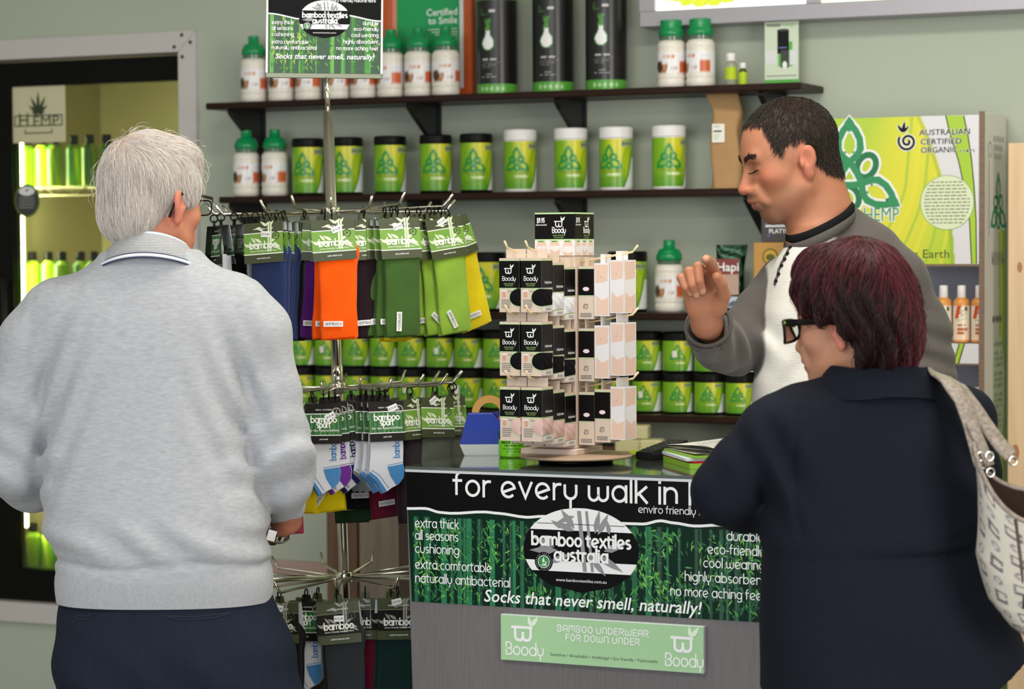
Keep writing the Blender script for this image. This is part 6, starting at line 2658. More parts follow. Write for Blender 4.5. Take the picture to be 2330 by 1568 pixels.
def box_mesh(kind):
    """underwear box; origin at its top back edge; front faces -y"""
    mb = MB()
    w, d, h = BWd, {'box': BDp, 'slim': .036, 'white': .035}[kind], BHt
    y0 = -d
    mb.box((-w / 2, y0, -h), (w / 2, 0, 0), m_bb if kind != 'white' else m_wp2)
    m_leafp = M('pale_leaf_ink', '#dff0d8', .5)

    def side_black(c, W, left):
        c.rect(0, h * .45, W, h * .95, m_kb, 1)
        c.rect(0, h * .435, W, h * .45, m_pgl, 1)
        c.rect(0, h * .95, W, h * .965, m_pgl, 1)
        if left:
            c.ellipse(W * .5, h * .57, W * .22, h * .042, M('oval_red', '#c8405a', .5), 2, 24)
            c.ellipse(W * .5, h * .57, W * .2, h * .038, m_wp2, 2.5, 24)
            c.ring(W * .48, h * .24, W * .14, W * .14, .0006, m_tagk, 2, 20)
            c.sans('S/M', W * .48, h * .25, .0065, m_tagk, 2, 'c')
            c.sans('8-12', W * .48, h * .205, .0065, m_tagk, 2, 'c')
            for k in range(3):
                c.rect(W * .12, h * (.1 - .028 * k), W * .85, h * (.112 - .028 * k), m_tagk, 2)
        else:
            c.sans('boody.com.au', W * .9, h * .53, .0085, m_w, 2, 'r', .02, width=W * .62)
            c.rect(W * .05, h * .02, W * .95, h * .1, m_wp2, 1)
            c.rect(W * .05, h * .1, W * .95, h * .115, m_pgl, 1)
            for k in range(2):
                c.rect(W * .35, h * (.065 - .025 * k), W * .85, h * (.075 - .025 * k), m_tagk, 2)

    def skin_side(c, W):
        c.rect(0, 0, W, h, m_wp2, .6)
        c.poly([(W * .1, h * .62), (W * .9, h * .66), (W * .96, h * .97), (W * .04, h * .97)], m_sk, 1)
        c.poly([(W * .06, h * .02), (W * .96, h * .02), (W * .96, h * .36), (W * .5, h * .3), (W * .1, h * .4)], m_sk, 1)
        c.ellipse(W * .45, h * .74, .0009, .0022, m_sk2, 2, 10)

    if kind != 'white':
        c = Canvas(mb, (-w / 2, y0, -h), (1, 0, 0), (0, 0, 1), .00025)
        c.rect(0, h * .45, w, h * .95, m_kb, 1)
        c.rect(0, h * .435, w, h * .45, m_pgl, 1)
        c.rect(0, h * .95, w, h * .965, m_pgl, 1)
        b_logo(c, w * .46, h * .72, w * .3, m_w, m_leafp, 2, .15)
        fit(c, 'Boody', (w * .16, h * .585), (w * .82, h * .585), h * .052, m_w, 2, .2, .24)
        c.sans('BAMBOO UNDERWEAR', w * .48, h * .515, .0042, m_olt, 2, 'c', .02, width=w * .5)
        c.sans('FOR DOWN UNDER', w * .48, h * .48, .0042, m_olt, 2, 'c', .02, width=w * .4)
        c.ellipse(w + .0 - .0001, h * .275, .0243, h * .176, m_pgl, 1, 30, 90, 270)
        c.rect(w * .1, h * .27, w * .35, h * .41, m_wp2, 1)
        c.poly([(w * .12, h * .275), (w * .33, h * .275), (w * .33, h * .38), (w * .12, h * .38)], m_sk2, 1.6)
        c.sans('G-String', w * .42, h * .37, .006, m_tagk, 2, width=w * .24)
        for k in range(5):
            c.rect(w * .1, h * (.22 - .035 * k), w * (.6 - .02 * k), h * (.232 - .035 * k), m_tagk, 2)
        side_black(Canvas(mb, (w / 2, y0, -h), (0, 1, 0), (0, 0, 1), .00025), d, False)
        side_black(Canvas(mb, (-w / 2, 0, -h), (0, -1, 0), (0, 0, 1), .00025), d, True)
        skin_side(Canvas(mb, (w / 2, 0, -h), (-1, 0, 0), (0, 0, 1), .00025), w)
    else:
        for cv, W in ((Canvas(mb, (-w / 2, y0, -h), (1, 0, 0), (0, 0, 1), .00025), w), (Canvas(mb, (-w / 2, 0, -h), (0, -1, 0), (0, 0, 1), .00025), d),
                      (Canvas(mb, (w / 2, y0, -h), (0, 1, 0), (0, 0, 1), .00025), d), (Canvas(mb, (w / 2, 0, -h), (-1, 0, 0), (0, 0, 1), .00025), w)):
            skin_side(cv, W)
    return mb, w, d, h


def cloth_mesh(w, d, h, m):
    """the garment showing through the round window cut from the front into the right side"""
    mb = MB()
    zc, hz, fx = -h * .725, h * .16, .0225

    def fn(u, v):
        k = 2 * v - 1
        if u < .45:
            s = u / .45
            x = w / 2 - fx * (1 - s)
            hh_ = hz * math.sqrt(max(0.0, 1 - (1 - s) ** 2))
            y = -d - .0008 - .0016 * math.sin(PI * s) * (1 - k * k)
            return (x, y, zc + k * hh_ * (1 + .0 * s))
        s = (u - .45) / .55
        y = -d + (d - .003) * s
        x = w / 2 + .0009 + (.003 * math.sin(PI * s) + .0008 * math.sin(11 * s + 5 * k)) * (1 - k * k)
        return (x, y, zc + k * hz * (1 - .12 * s))
    mb.grid(36, 14, fn, m, True)
    return mb


def make_box(kind, cloth):
    t = thing('underwear_box', '', 'box')
    mb, w, d, h = box_mesh(kind)
    mb.build('carton_body', t)
    mb = MB()
    mb.box((-w / 2, -d * .45, .0002), (w / 2, -d * .45 + .0008, TAB), m_bb if kind != 'white' else m_wp2)
    mb.build('hang_tab', t)
    if cloth:
        cloth_mesh(w, d, h, M('garment_' + cloth[0], cloth[1], .9)).build('garment', t)
    return t


BOXP = {}


def put_box(kind, cloth, tier, nrm, side, dist, label, rot=0.0):
    key = (kind, cloth[0] if cloth else None)
    if key not in BOXP:
        BOXP[key] = make_box(kind, cloth)
        t = BOXP[key]
    else:
        t = dup(BOXP[key])
    tang = Vector((-nrm.y, nrm.x, 0))
    loc = pc + nrm * (S_ / 2 + dist) + tang * side
    phi = math.atan2(nrm.x, -nrm.y) + math.radians(rot)
    loc.z = tz[tier] + (dist - .11) * .17
    t.matrix_world = Matrix.Translation(BT.location) @ Matrix.Rotation(YAW, 4, 'Z') @ Matrix.Translation(loc) @ Matrix.Rotation(phi, 4, 'Z')
    t['label'] = label
    t['group'] = 'underwear boxes on the beige tower'
    return t


CL = [(('black', '#0c0c10'), ('white', '#dfe0e6'), ('white', '#dfe0e6')), (('black', '#0c0c10'),) * 3, (('blush', '#d9b5b0'),) * 3]
tn = ['top', 'middle', 'bottom']
for tier in range(3):
    # left face: tang = (-n.y, n.x) points to the right of the face when seen from outside
    hook_bar(tier, n1, -.024, .178)
    hook_bar(tier, n1, .024, .178)
    for sd, xs_ in (('left', -.0238), ('right', .0238)):
        for k in range(3):
            dist = .0015 + (2 - k) * .0552
            cl = CL[tier][k]
            put_box('box', cl, tier, n1, xs_, dist,
                    'black and beige box on the tower\'s %s tier, %s of the %s hook' % (tn[tier], ['front', 'second', 'rear'][k], sd), rot=-2 if sd == 'left' else 1)
    hook_bar(tier, n2, -.015, .12)
    kinds = [['slim', 'white', 'white'], ['slim', 'white', 'white'], ['slim', 'slim', 'white']][tier]
    dd = .003
    for k, kd in enumerate(kinds):
        put_box(kd, None, tier, n2, -.013, dd, ('black and beige' if kd == 'slim' else 'white skin-print') + ' box on the right face\'s %s tier, %s' % (tn[tier], ['nearest the post', 'in the middle', 'outermost'][k]), rot=[0, -3, -8][k])
        dd += .0365 + .002

# ------------------------------------------------------------------ people
from mathutils import kdtree


class PF:
    """a person's own frame: x to the right and y away as the photographer sees them, z up from the floor"""

    def __init__(self, d, px0):
        self.d, self.px0 = d, px0
        p = at_d(px0, 570, d)
        self.loc = (p.x, p.y, 0)

    def x(self, px, y=0.0):
        return (px - self.px0) * (self.d + y) / F + (self.px0 - CX) / F * y

    def z(self, py, px=None, y=0.0):
        return at_d(px if px is not None else self.px0, py, self.d + y).z

    def p(self, px, py, y=0.0):
        return (self.x(px, y), y, self.z(py, px, y))


def normals(V, Q):
    n = np.cross(V[Q[:, 2]] - V[Q[:, 0]], V[Q[:, 3]] - V[Q[:, 1]])
    N = np.zeros_like(V)
    for k in range(4):
        np.add.at(N, Q[:, k], n)
    return N / (np.linalg.norm(N, axis=1, keepdims=True) + 1e-12)


def basis(fwd, nod=0.0, tilt=0.0):
    """head axes: columns right, forward, up"""
    f = Vector((fwd[0], fwd[1], 0)).normalized()
    up = Vector((0, 0, 1))
    r = f.cross(up)
    R = Matrix((r, f, up)).transposed()
    return R @ Matrix.Rotation(-nod, 3, 'X') @ Matrix.Rotation(tilt, 3, 'Y')


def add_head(B, T, R, s=1.0, jaw=1.0, nose=1.0, lids=True, chin=1.0):
    T = Vector(T)

    def w(x, y, z):
        return tuple(T + R @ Vector((x * s, y * s, z * s)))

    def e(c, r, k=.02, op='u', rot=None):
        B.ell(w(*c), [q * s for q in r], k * s, R if rot is None else R @ rot, op)

    def cn(a, b, ra, rb, k=.01, op='u'):
        B.cone(w(*a), w(*b), ra * s, rb * s, k * s, op)
    e((0, -.008, .034), (.0755, .097, .086), .0)
    e((0, .032, -.002), (.064, .06, .084), .03)
    e((0, .03, -.062), (.055 * jaw, .052, .048), .03)
    for q in (-1, 1):
        cn((q * .056 * jaw, -.002, -.058), (q * .02, .066 * chin, -.1), .014, .016, .03)
        e((q * .047, .052, -.026), (.02, .026, .02), .02)
    e((0, .07 * chin, -.1), (.021, .017, .019), .02)
    cn((-.034, .079, .02), (.034, .079, .02), .0115, .0115, .015)
    cn((0, .086, .008), (0, .108 * nose, -.038), .0075, .0105, .012)
    e((0, .109 * nose, -.041), (.0105, .011, .0095), .008)
    for q in (-1, 1):
        e((q * .0125, .095, -.045), (.0075, .011, .0075), .008)
        e((q * .031, .094, -.002), (.0165, .014, .0105), .012, 's')
        if lids:
            e((q * .031, .073, -.003), (.0145, .0135, .0125), .004)
            cn((q * .02, .0865, -.0065), (q * .042, .081, -.0055), .0016, .0016, .003)
        e((q * .006, .103, -.049), (.0032, .004, .003), .003, 's')
        cn((q * .022, .089, -.044), (q * .032, .078, -.075), .006, .005, .012)
    e((0, .085, -.066), (.026, .016, .018), .015)
    cn((-.018, .089, -.0675), (0, .1, -.065), .0042, .0055, .006)
    cn((.018, .089, -.0675), (0, .1, -.065), .0042, .0055, .006)
    cn((-.015, .089, -.078), (.015, .089, -.078), .0055, .0055, .006)
    e((0, .0915, -.0785), (.012, .0075, .006), .006)
    cn((-.022, .0885, -.0722), (0, .1045, -.0722), .0018, .0022, .003, 's')
    cn((.022, .0885, -.0722), (0, .1045, -.0722), .0018, .0022, .003, 's')
    for q in (-1, 1):
        rot = Matrix.Rotation(q * .35, 3, 'Z') @ Matrix.Rotation(.22, 3, 'X')
        c0 = (q * .081, -.010, -.006)
        e(c0, (.0085, .0175, .029), .005, 'u', rot)
        e((q * .078, -.008, -.036), (.007, .011, .012), .008, 'u', rot)
        e((q * .0892, -.004, -.003), (.0085, .0115, .0185), .002, 's', rot)
        e((q * .0805, .003, -.014), (.006, .005, .008), .004, 'u', rot)
        e((q * .082, -.012, .006), (.0045, .005, .016), .003, 'u', rot)


def skin_color(V, base, seed, spots=()):
    n = noise3(V[:, 0] * 60, V[:, 1] * 60, V[:, 2] * 60, seed)
    n2 = noise3(V[:, 0] * 260, V[:, 1] * 260, V[:, 2] * 260, seed + 5)
    C = np.array(lin(base))[None] * (1 + .06 * n + .04 * n2)[:, None]
    C[:, 1] *= 1 - .05 * np.clip(n, 0, 1)
    for c, r, col, a in spots:
        d = np.linalg.norm((V - np.array(c)[None]) / np.array(r)[None], axis=1)
        m = np.clip((1.15 - d) / .3, 0, 1)[:, None] * a
        C = C * (1 - m) + np.array(lin(col))[None] * m
    return C


def comb(V, N, starts, flow, steps, step, lift, seed, jit=.25, curl=0.0):
    """strands that slide along a surface following flow(p)"""
    kd = kdtree.KDTree(len(V))
    for i, p in enumerate(V):
        kd.insert(p, i)
    kd.balance()
    r = np.random.default_rng(seed)
    out = []
    for p0 in starts:
        p = np.array(p0, float)
        j = r.normal(size=3) * jit
        lf = lift * r.uniform(.3, 1.3)
        pts = []
        ns = max(3, int(steps * r.uniform(.6, 1.15)))
        for k in range(ns):
            co, i, _ = kd.find(p)
            n = N[i]
            q = V[i] + (p - V[i]) - n * np.dot(p - V[i], n)
            pts.append(q + n * lf * (.35 + .65 * math.sin(min(1, (k + .4) / ns * 1.3) * PI * .75)))
            t = np.array(flow(q), float) + j
            t -= n * np.dot(t, n)
            t /= np.linalg.norm(t) + 1e-9
            p = q + t * step
        out.append(np.array(pts))
    return out


def pick(V, Q, n, seed, ok):
    r = np.random.default_rng(seed)
    c = V[Q].mean(1)
    a = np.linalg.norm(np.cross(V[Q[:, 1]] - V[Q[:, 0]], V[Q[:, 3]] - V[Q[:, 0]]), axis=1)
    a = a * ok(c)
    i = r.choice(len(c), n, p=a / a.sum())
    w = r.random((n, 4))
    w /= w.sum(1, keepdims=True)
    return (V[Q[i]] * w[:, :, None]).sum(1)


def m_hair(name, cols, rough=.45, spec=.4):
    """strand colour varies from hair to hair"""
    if name in MATS:
        return MATS[name]
    m = bpy.data.materials.new(name)
    m.use_nodes = True
    nt = m.node_tree
    b = nt.nodes['Principled BSDF']
    hi = nt.nodes.new('ShaderNodeHairInfo')
    rp = nt.nodes.new('ShaderNodeValToRGB')
    el = rp.color_ramp.elements
    while len(el) < len(cols):
        el.new(.5)
    for i, c in enumerate(cols):
        el[i].position = i / (len(cols) - 1)
        el[i].color = lin(c) + (1,)
    nt.links.new(hi.outputs['Random'], rp.inputs[0])
    nt.links.new(rp.outputs[0], b.inputs['Base Color'])
    b.inputs['Roughness'].default_value = rough
    b.inputs['Specular IOR Level'].default_value = spec
    MATS[name] = m
    return m


def finger(B, base, dirs, lens, r0, r1, k=.004):
    p = Vector(base)
    n = len(dirs)
    pts, rs = [tuple(p)], [r0]
    for i, (d, l) in enumerate(zip(dirs, lens)):
        p = p + Vector(d).normalized() * l
        pts.append(tuple(p))
        rs.append(r0 + (r1 - r0) * (i + 1) / n)
    B.chain(pts, rs, .003, k0=.008)
    return pts


def generic_hand(B, W, fwd, thumb, nrm, curl=.5, s=1.0):
    """palm with four unequal curled fingers and a thumb leaving the side of the palm"""
    W, fwd, thumb, nrm = (Vector(v) for v in (W, fwd, thumb, nrm))
    fwd.normalize()
    thumb = (thumb - fwd * thumb.dot(fwd)).normalized()
    n = fwd.cross(thumb)
    if n.dot(nrm) < 0:
        n = -n
    tips = []
    for i, (o, l) in enumerate(((.026, .95), (.009, 1.03), (-.008, .97), (-.025, .78))):
        mc = W + fwd * (.085 - .004 * abs(i - 1)) * s + thumb * o * s
        B.cone(tuple(W + thumb * o * .55 * s), tuple(mc), .016 * s, .0115 * s, .012, sq=(tuple(n), .85))
        dirs, a = [], curl * .7
        for q in range(3):
            dirs.append(fwd * math.cos(a) + n * math.sin(a) + thumb * .03 * (1.5 - i))
            a += curl * (1.0 if q == 0 else .75)
        tips.append(finger(B, mc, dirs, [.043 * l * s, .027 * l * s, .021 * l * s], .0092 * s, .0072 * s))
    tb = W + fwd * .025 * s + thumb * .024 * s + n * .008
    finger(B, tb, [fwd * .6 + thumb * .7 + n * .35, fwd * .85 + thumb * .3 + n * .4, fwd * .9 + n * .4], [.036 * s, .03 * s, .024 * s], .0135 * s, .0085 * s)
    return tips


def shoe(t, x, y, ang, m):
    mb = MB()

    def fn(u, v):
        a = 2 * PI * u
        L, Wd = .145, .05
        ca, sa = math.cos(a), math.sin(a)
        yy = L * sa + .06
        ww = Wd * (1 - .25 * max(0, -sa)) * (1 + .05 * sa)
        h = (.095 if sa < -.1 else .095 - .045 * min(1, (sa + .1) / .7))
        k = math.cos(v * PI / 2) ** .5 if v > 0 else 1
        p = Vector((ww * ca * k, .06 + (yy - .06) * k, .002 + h * math.sin(v * PI / 2)))
        return Matrix.Rotation(ang, 3, 'Z') @ p + Vector((x, y, 0))
    mb.grid(32, 8, fn, m, True, closed=True)
    mb.build('shoe', t)


m_skin = M('skin', '#d9a184', .5, vc=True, spec=.35, bump=(300, .12))
m_lens = thin_glass('spectacle_lens', '#e6ece6')


def loft_strip(mb, rows, m, thick=None):
    """rows of points joined into a smooth sheet"""
    n = len(rows[0])
    vs = [p for r in rows for p in r]
    fs = [(k * n + i, k * n + i + 1, (k + 1) * n + i + 1, (k + 1) * n + i) for k in range(len(rows) - 1) for i in range(n - 1)]
    mb.add(vs, fs, m, True)


# ================================================================== the grey-haired man, seen from behind
p = PF(4.9, 365)
man = thing('person', 'white-haired man in pale grey sweatshirt and navy trousers, seen from behind at left', 'person', p.loc, YAW)
FWD = (math.sin(math.radians(37)), math.cos(math.radians(37)))
HR = basis(FWD, .06, 0)
HT = Vector((p.x(345), .02, 1.602))
B = Blob((-.46, -.25, 0), (.46, .42, 1.8), .011, fine=((2, 1.44, 1.8, .004), (0, -.16, .14, .0045), (1, -.11, .16, .0045), (2, .86, 1.02, .006)))
add_head(B, HT, HR, 1.03)
nb = (p.x(343), .0, 1.46)
B.cone(tuple(HT + HR @ Vector((0, -.03, -.05))), nb, .056, .066, .03)
B.trunk([(.78, -.01, 0, .17, .1), (.95, -.02, 0, .17, .1), (1.15, -.03, 0, .16, .1), (1.36, -.03, 0, .17, .085), (1.44, -.02, 0, .1, .06), (1.47, -.02, 0, .06, .055)], .03)
shR, elR, wrR = (p.x(568), .0, 1.38), (p.x(640), .03, 1.075), (p.x(652, .15), .15, .944)
shL, elL, wrL = (p.x(85), .0, 1.37), (p.x(2), .04, 1.07), (p.x(130, .22), .22, 1.0)
for a, b, c in ((shR, elR, wrR), (shL, elL, wrL)):
    B.chain([a, b, c], [.045, .038, .027], .02)
generic_hand(B, wrR, (-.66, .5, -.2), (.2, .6, .7), (-.5, -.2, -.5), .55)
generic_hand(B, wrL, (.6, .7, -.1), (-.2, .5, .7), (.6, -.5, -.3), .6)
for sx in (-1, 1):
    B.chain([(.02 + sx * .085, 0, .8), (.02 + sx * .1, .01, .47), (.02 + sx * .1, -.01, .09)], [.075, .05, .038], .02)
    B.cone((.02 + sx * .1, -.01, .07), (.02 + sx * .12, .13, .05), .035, .03, .02)
V, Q = B.mesh(2)
ear = HT + HR @ Vector((.083, -.01, -.01))
C = skin_color(V, '#b5745a', 3, [(tuple(ear), (.03, .03, .045), '#cf7c68', .7), (tuple(HT + HR @ Vector((.05, .05, -.03))), (.04, .05, .05), '#d08a70', .5)])
body = np_object('body', V, Q, m_skin, man, C)
# hair
B = Blob((-.2, -.16, 1.42), (.16, .2, 1.8), .0045)


def hw(x, y, z):
    return tuple(HT + HR @ Vector((x * 1.03, y * 1.03, z * 1.03)))


B.ell(hw(0, -.012, .04), (.0875, .107, .096), .0, HR)
B.ell(hw(0, -.066, -.028), (.067, .046, .06), .03, HR)
B.ell(hw(.026, .034, .083), (.05, .046, .038), .03, HR)
B.ell(hw(-.03, .036, .083), (.055, .048, .04), .03, HR)
B.ell(hw(.073, .024, .024), (.014, .026, .034), .015, HR)
B.ell(hw(-.073, .024, .024), (.014, .026, .034), .015, HR)
B.ell(hw(0, .118, -.02), (.08, .06, .108), .012, HR, 's')
for q in (-1, 1):
    B.ell(hw(q * .092, -.012, -.03), (.026, .024, .046), .01, HR, 's')
    B.ell(hw(q * .08, .04, -.07), (.04, .05, .05), .01, HR, 's')
B.plane(hw(0, -.06, -.088), tuple(HR @ Vector((0, .25, -1))))
B.warp(lambda X, Y, Z: .0022 * noise3(X * 90, Y * 90, Z * 25, 4, 6))
V, Q = B.mesh(1)
N = normals(V, Q)
crown = np.array(hw(-.01, -.062, .115))
w_ = np.clip((V[:, 2] - HT.z - .045) / .06, 0, 1) * np.clip(1 - np.linalg.norm(V - crown, axis=1) / .105, 0, 1)
C = np.array(lin('#cdc6c3'))[None] * np.ones((len(V), 1))
C = C * (1 - w_[:, None] * .8) + np.array(lin('#c49a80'))[None] * w_[:, None] * .8
hair = np_object('hair', V, Q, M('white_hair_base', '#c9c4c0', .7, vc=True), man, C)
st = pick(V, Q, 11000, 5, lambda c: 1 - .75 * np.clip(1 - np.linalg.norm(c - crown, axis=1) / .06, 0, 1))


def flow(q):
    d = q - crown
    d = d / (np.linalg.norm(d) + 1e-6)
    fw = np.array(HR @ Vector((0, 1, 0)))
    top = np.clip((q[2] - HT.z - .05) / .05, 0, 1)
    return d * .8 + np.array((0, 0, -1.3)) * (1 - top) + fw * .5 * top


S = comb(V, N, st, flow, 8, .0085, .0038, 6, .16)
wisps = comb(V, N, pick(V, Q, 160, 9, lambda c: (c[:, 2] > HT.z + .02) * 1.0), flow, 6, .009, .016, 7, .6)
hair_object('hair_strands', S + wisps, .00042, m_hair('white_strand', ['#a89c98', '#cbc3c0', '#dcd5d2', '#e6ddd0', '#cfc3bd'], .5, .3), hair)
# glasses
mb = MB()
m_gf = M('dark_brown_frame', '#2a1d1a', .3)
gpts = [hw(.082, -.035, -.034), hw(.0845, -.028, -.012), hw(.0845, -.012, .012), hw(.084, .02, .016), hw(.077, .086, .011), hw(.067, .097, .006)]
mb.tube(gpts, [1.0] * len(gpts), m_gf, 10, flat=(.0013, .0032, (0, 0, 1)))
mb.tube([hw(-.0845, -.012, .012), hw(-.084, .02, .016), hw(-.077, .086, .011), hw(-.067, .097, .006)], [1.0] * 4, m_gf, 10, flat=(.0013, .0032, (0, 0, 1)))
for q in (-1, 1):
    ring = [hw(q * (.038 + .033 * math.cos(t / 20 * 2 * PI)), .106 + .004 * math.sin(t), -.008 + .02 * math.sin(t / 20 * 2 * PI)) for t in range(21)]
    ring = [hw(q * (.037 + .029 * math.copysign(abs(math.cos(t / 24 * 2 * PI)) ** .6, math.cos(t / 24 * 2 * PI))), .102 - .006 * abs(math.cos(t / 24 * 2 * PI)), -.006 + .0145 * math.copysign(abs(math.sin(t / 24 * 2 * PI)) ** .7, math.sin(t / 24 * 2 * PI))) for t in range(25)]
    mb.tube(ring, .0016, m_gf, 6, caps=False)
mb.tube([hw(-.008, .102, -.002), hw(0, .106, .0), hw(.008, .102, -.002)], .0014, m_gf, 6)
gl_ = mb.build('glasses', man)
for q in (-1, 1):
    mb = MB()
    pts = [hw(q * (.037 + .028 * math.copysign(abs(math.cos(t / 24 * 2 * PI)) ** .6, math.cos(t / 24 * 2 * PI))), .102 - .006 * abs(math.cos(t / 24 * 2 * PI)), -.006 + .0138 * math.copysign(abs(math.sin(t / 24 * 2 * PI)) ** .7, math.sin(t / 24 * 2 * PI))) for t in range(24)]
    mb.add(pts, [tuple(range(24))], m_lens)
    mb.build('lens', gl_)
# sweatshirt
B = Blob((-.47, -.26, .78), (.47, .36, 1.56), .0065)
B.trunk([(.80, p.x(367), .0, .209, .138), (.86, p.x(366), .0, .214, .142), (.893, p.x(364), .0, .216, .146), (.93, p.x(356), -.002, .228, .156), (1.0, p.x(345), 0, .221, .152), (1.1, p.x(332), 0, .209, .145),
         (1.22, p.x(330), 0, .2, .138), (1.32, p.x(333), 0, .205, .13), (1.38, p.x(336), 0, .215, .12), (1.425, p.x(338), 0, .19, .105), (1.455, p.x(340), 0, .155, .092), (1.48, p.x(342), 0, .115, .082), (1.505, p.x(343), 0, .085, .072)], .0, 2.5)
B.chain([(p.x(540), 0, 1.388), (p.x(585), .0, 1.34), (p.x(608), .01, 1.22), (p.x(628), .02, 1.1), (p.x(632), .06, 1.045), (p.x(640, .13), .13, .99)], [.062, .064, .061, .067, .062, .043], .02, k0=.045)
B.chain([(p.x(125), 0, 1.385), (p.x(72), .0, 1.32), (p.x(40), .01, 1.2), (p.x(18), .03, 1.08), (p.x(45), .09, 1.04), (p.x(125, .2), .2, 1.005)], [.062, .066, .066, .07, .062, .043], .02, k0=.045)
B.cone((p.x(640, .135), .135, .985), (p.x(637, .17), .17, .966), .043, .038, .006)
B.cone((p.x(126, .205), .205, 1.004), (p.x(136, .245), .245, .998), .041, .038, .006)


def folds(X, Y, Z):
    w = .0035 * noise3(X * 22, Y * 22, Z * 9, 21, 6)
    # horizontal slumps above the hem rib
    k = np.exp(-((Z - .93) / .035) ** 2)
    w = w + k * .006 * np.sin(X * 38 + 2 * np.sin(X * 13) + Z * 60)
    # the seam above the rib and the rib itself
    w = w + .006 * np.exp(-((Z - .888 - .006 * np.sin(X * 21)) / .006) ** 2)
    # diagonal pulls at the armpits
    for sx, cx in ((1, .16), (-1, -.2)):
        d = np.exp(-(((X - cx) / .075) ** 2 + ((Z - 1.2) / .15) ** 2))
        w = w + d * .0055 * np.sin((X * sx * 1.0 + Z * .45) * 105)
    # bunched sleeves at the elbows
    for cx, sx in ((p.x(640), 1), (p.x(30), -1)):
        d = np.exp(-(((X - cx) / .08) ** 2 + ((Z - 1.09) / .09) ** 2))
        w = w + d * .0075 * np.sin((Z * .9 - X * sx * .5 + Y * .5) * 95)
    # the curved yoke seam below the collar and the armhole seams
    r = np.sqrt((X + .025) ** 2 + ((Z - 1.475) * 1.15) ** 2)
    w = w + .0014 * np.exp(-((r - .105) / .004) ** 2) * (Y < 0)
    w = w + .0022 * np.exp(-((X - .178 - .25 * (1.4 - Z) ** 2) / .005) ** 2) * (Z > 1.22) * (Y < .05)
    w = w + .0022 * np.exp(-((X + .246 + .1 * (1.4 - Z)) / .005) ** 2) * (Z > 1.22) * (Y < .05)
    return w


B.warp(folds)
B.plane((0, 0, .807), (0, 0, -1))
V, Q = B.mesh(2)
m_heather = M('grey_heather_jersey', '#a9abb2', .95, spec=.15, var=(170, .13), stretch=(.35, .35, 1.2), bump=(500, .25), sheen=.2)
sw = np_object('sweatshirt', V, Q, m_heather, man)
m_rib = M('grey_rib_knit', '#a7a9b0', .95, spec=.15, wave=(110, .5, 'X'), var=(170, .1), sheen=.2)
mb = MB()
cx_ = p.x(366)


def ribf(u, v):
    a = 2 * PI * u
    ca, sa = math.cos(a), math.sin(a)
    e_ = 2 / 2.5
    bul = .0035 * math.sin(v * PI) - .012 * v ** 6
    return (cx_ + (.2135 + bul) * math.copysign(abs(ca) ** e_, ca), (.1425 + bul) * math.copysign(abs(sa) ** e_, sa), .806 + .082 * v + .003 * math.sin(a * 5) * v)


mb.grid(160, 8, ribf, m_rib, True, closed=True)
mb.build('waist_rib', man)
# collar with striped edge, shirt collar inside
cxc, cyc = p.x(343), -.004


def ring_pt(a, rx, ry, z, dip):
    return (cxc + rx * math.cos(a), cyc + ry * math.sin(a), z - dip * (.5 - .5 * math.cos(a + PI / 2)) - .012 * abs(math.cos(a)) ** 2)


def collar_grid(z0, z1, r0, r1, m, name, par, dip0=.03, dip1=.05, nv=8):
    mb = MB()

    def fn(u, v):
        a = 2 * PI * u
        rx, ry = r0[0] + (r1[0] - r0[0]) * v, r0[1] + (r1[1] - r0[1]) * v
        return ring_pt(a, rx + .004 * math.sin(v * PI), ry + .004 * math.sin(v * PI), z0 + (z1 - z0) * v, dip0 + (dip1 - dip0) * v)
    mb.grid(72, nv, fn, m, True, closed=True)
    return mb.build(name, par)


m_rb2 = M('grey_collar_knit', '#a6a7aa', .95, spec=.15, wave=(60, .4, 'Z'), var=(170, .1))
col = collar_grid(1.538, 1.499, (.0765, .072), (.104, .096), m_rb2, 'collar', man)
for zz, r_, m_, t_, nm in ((1.4995, (.1042, .0962), M('navy_trim', '#39415e', .9), .0022, 'navy_stripe'), (1.4955, (.1068, .0988), M('white_trim', '#e6e8ee', .9), .0036, 'white_stripe'), (1.4915, (.109, .101), MATS['navy_trim'], .002, 'navy_stripe')):
    mb = MB()
    mb.tube([ring_pt(2 * PI * k / 72, r_[0], r_[1], zz, .05) for k in range(73)], t_, m_, 8, caps=False)
    mb.build(nm, col)
collar_grid(1.542, 1.52, (.0735, .069), (.0775, .074), M('pale_blue_cotton', '#c3d0e6', .85), 'shirt_collar', man)
# trousers
B = Blob((-.36, -.26, .05), (.4, .28, .9), .008)
B.trunk([(.60, p.x(402), .0, .232, .135), (.66, p.x(395), -.005, .231, .148), (.72, p.x(384), -.006, .228, .15), (.77, p.x(371), -.002, .222, .142), (.82, p.x(368), .0, .208, .132), (.86, p.x(367), .0, .195, .122)], .0, 2.4)
for px, x1 in ((268, .0), (520, 0)):
    B.chain([(p.x(px), 0, .66), (p.x(px + (10 if px < 400 else 22)), .015, .42), (p.x(px + (20 if px < 400 else 20)), .0, .07)], [.118, .098, .085], .05)
B.warp(lambda X, Y, Z: .004 * noise3(X * 20, Y * 20, Z * 14, 31, 6) + .004 * np.sin((X * .7 + Z) * 46 + 2 * np.sin(X * 12)) * np.exp(-((Z - .62) / .1) ** 2) + .003 * np.exp(-((X + .055 - .03 * (.8 - Z)) / .004) ** 2) * (Y < 0))
B.plane((0, 0, .055), (0, 0, -1))
V, Q = B.mesh(2)
m_trs = M('navy_wool_cloth', '#1c2230', .9, spec=.15, var=(90, .1), stretch=(1, 1, .3))
tr = np_object('trousers', V, Q, m_trs, man)
tk = kdtree.KDTree(len(V))
for i, q in enumerate(V):
    tk.insert(q, i)
tk.balance()


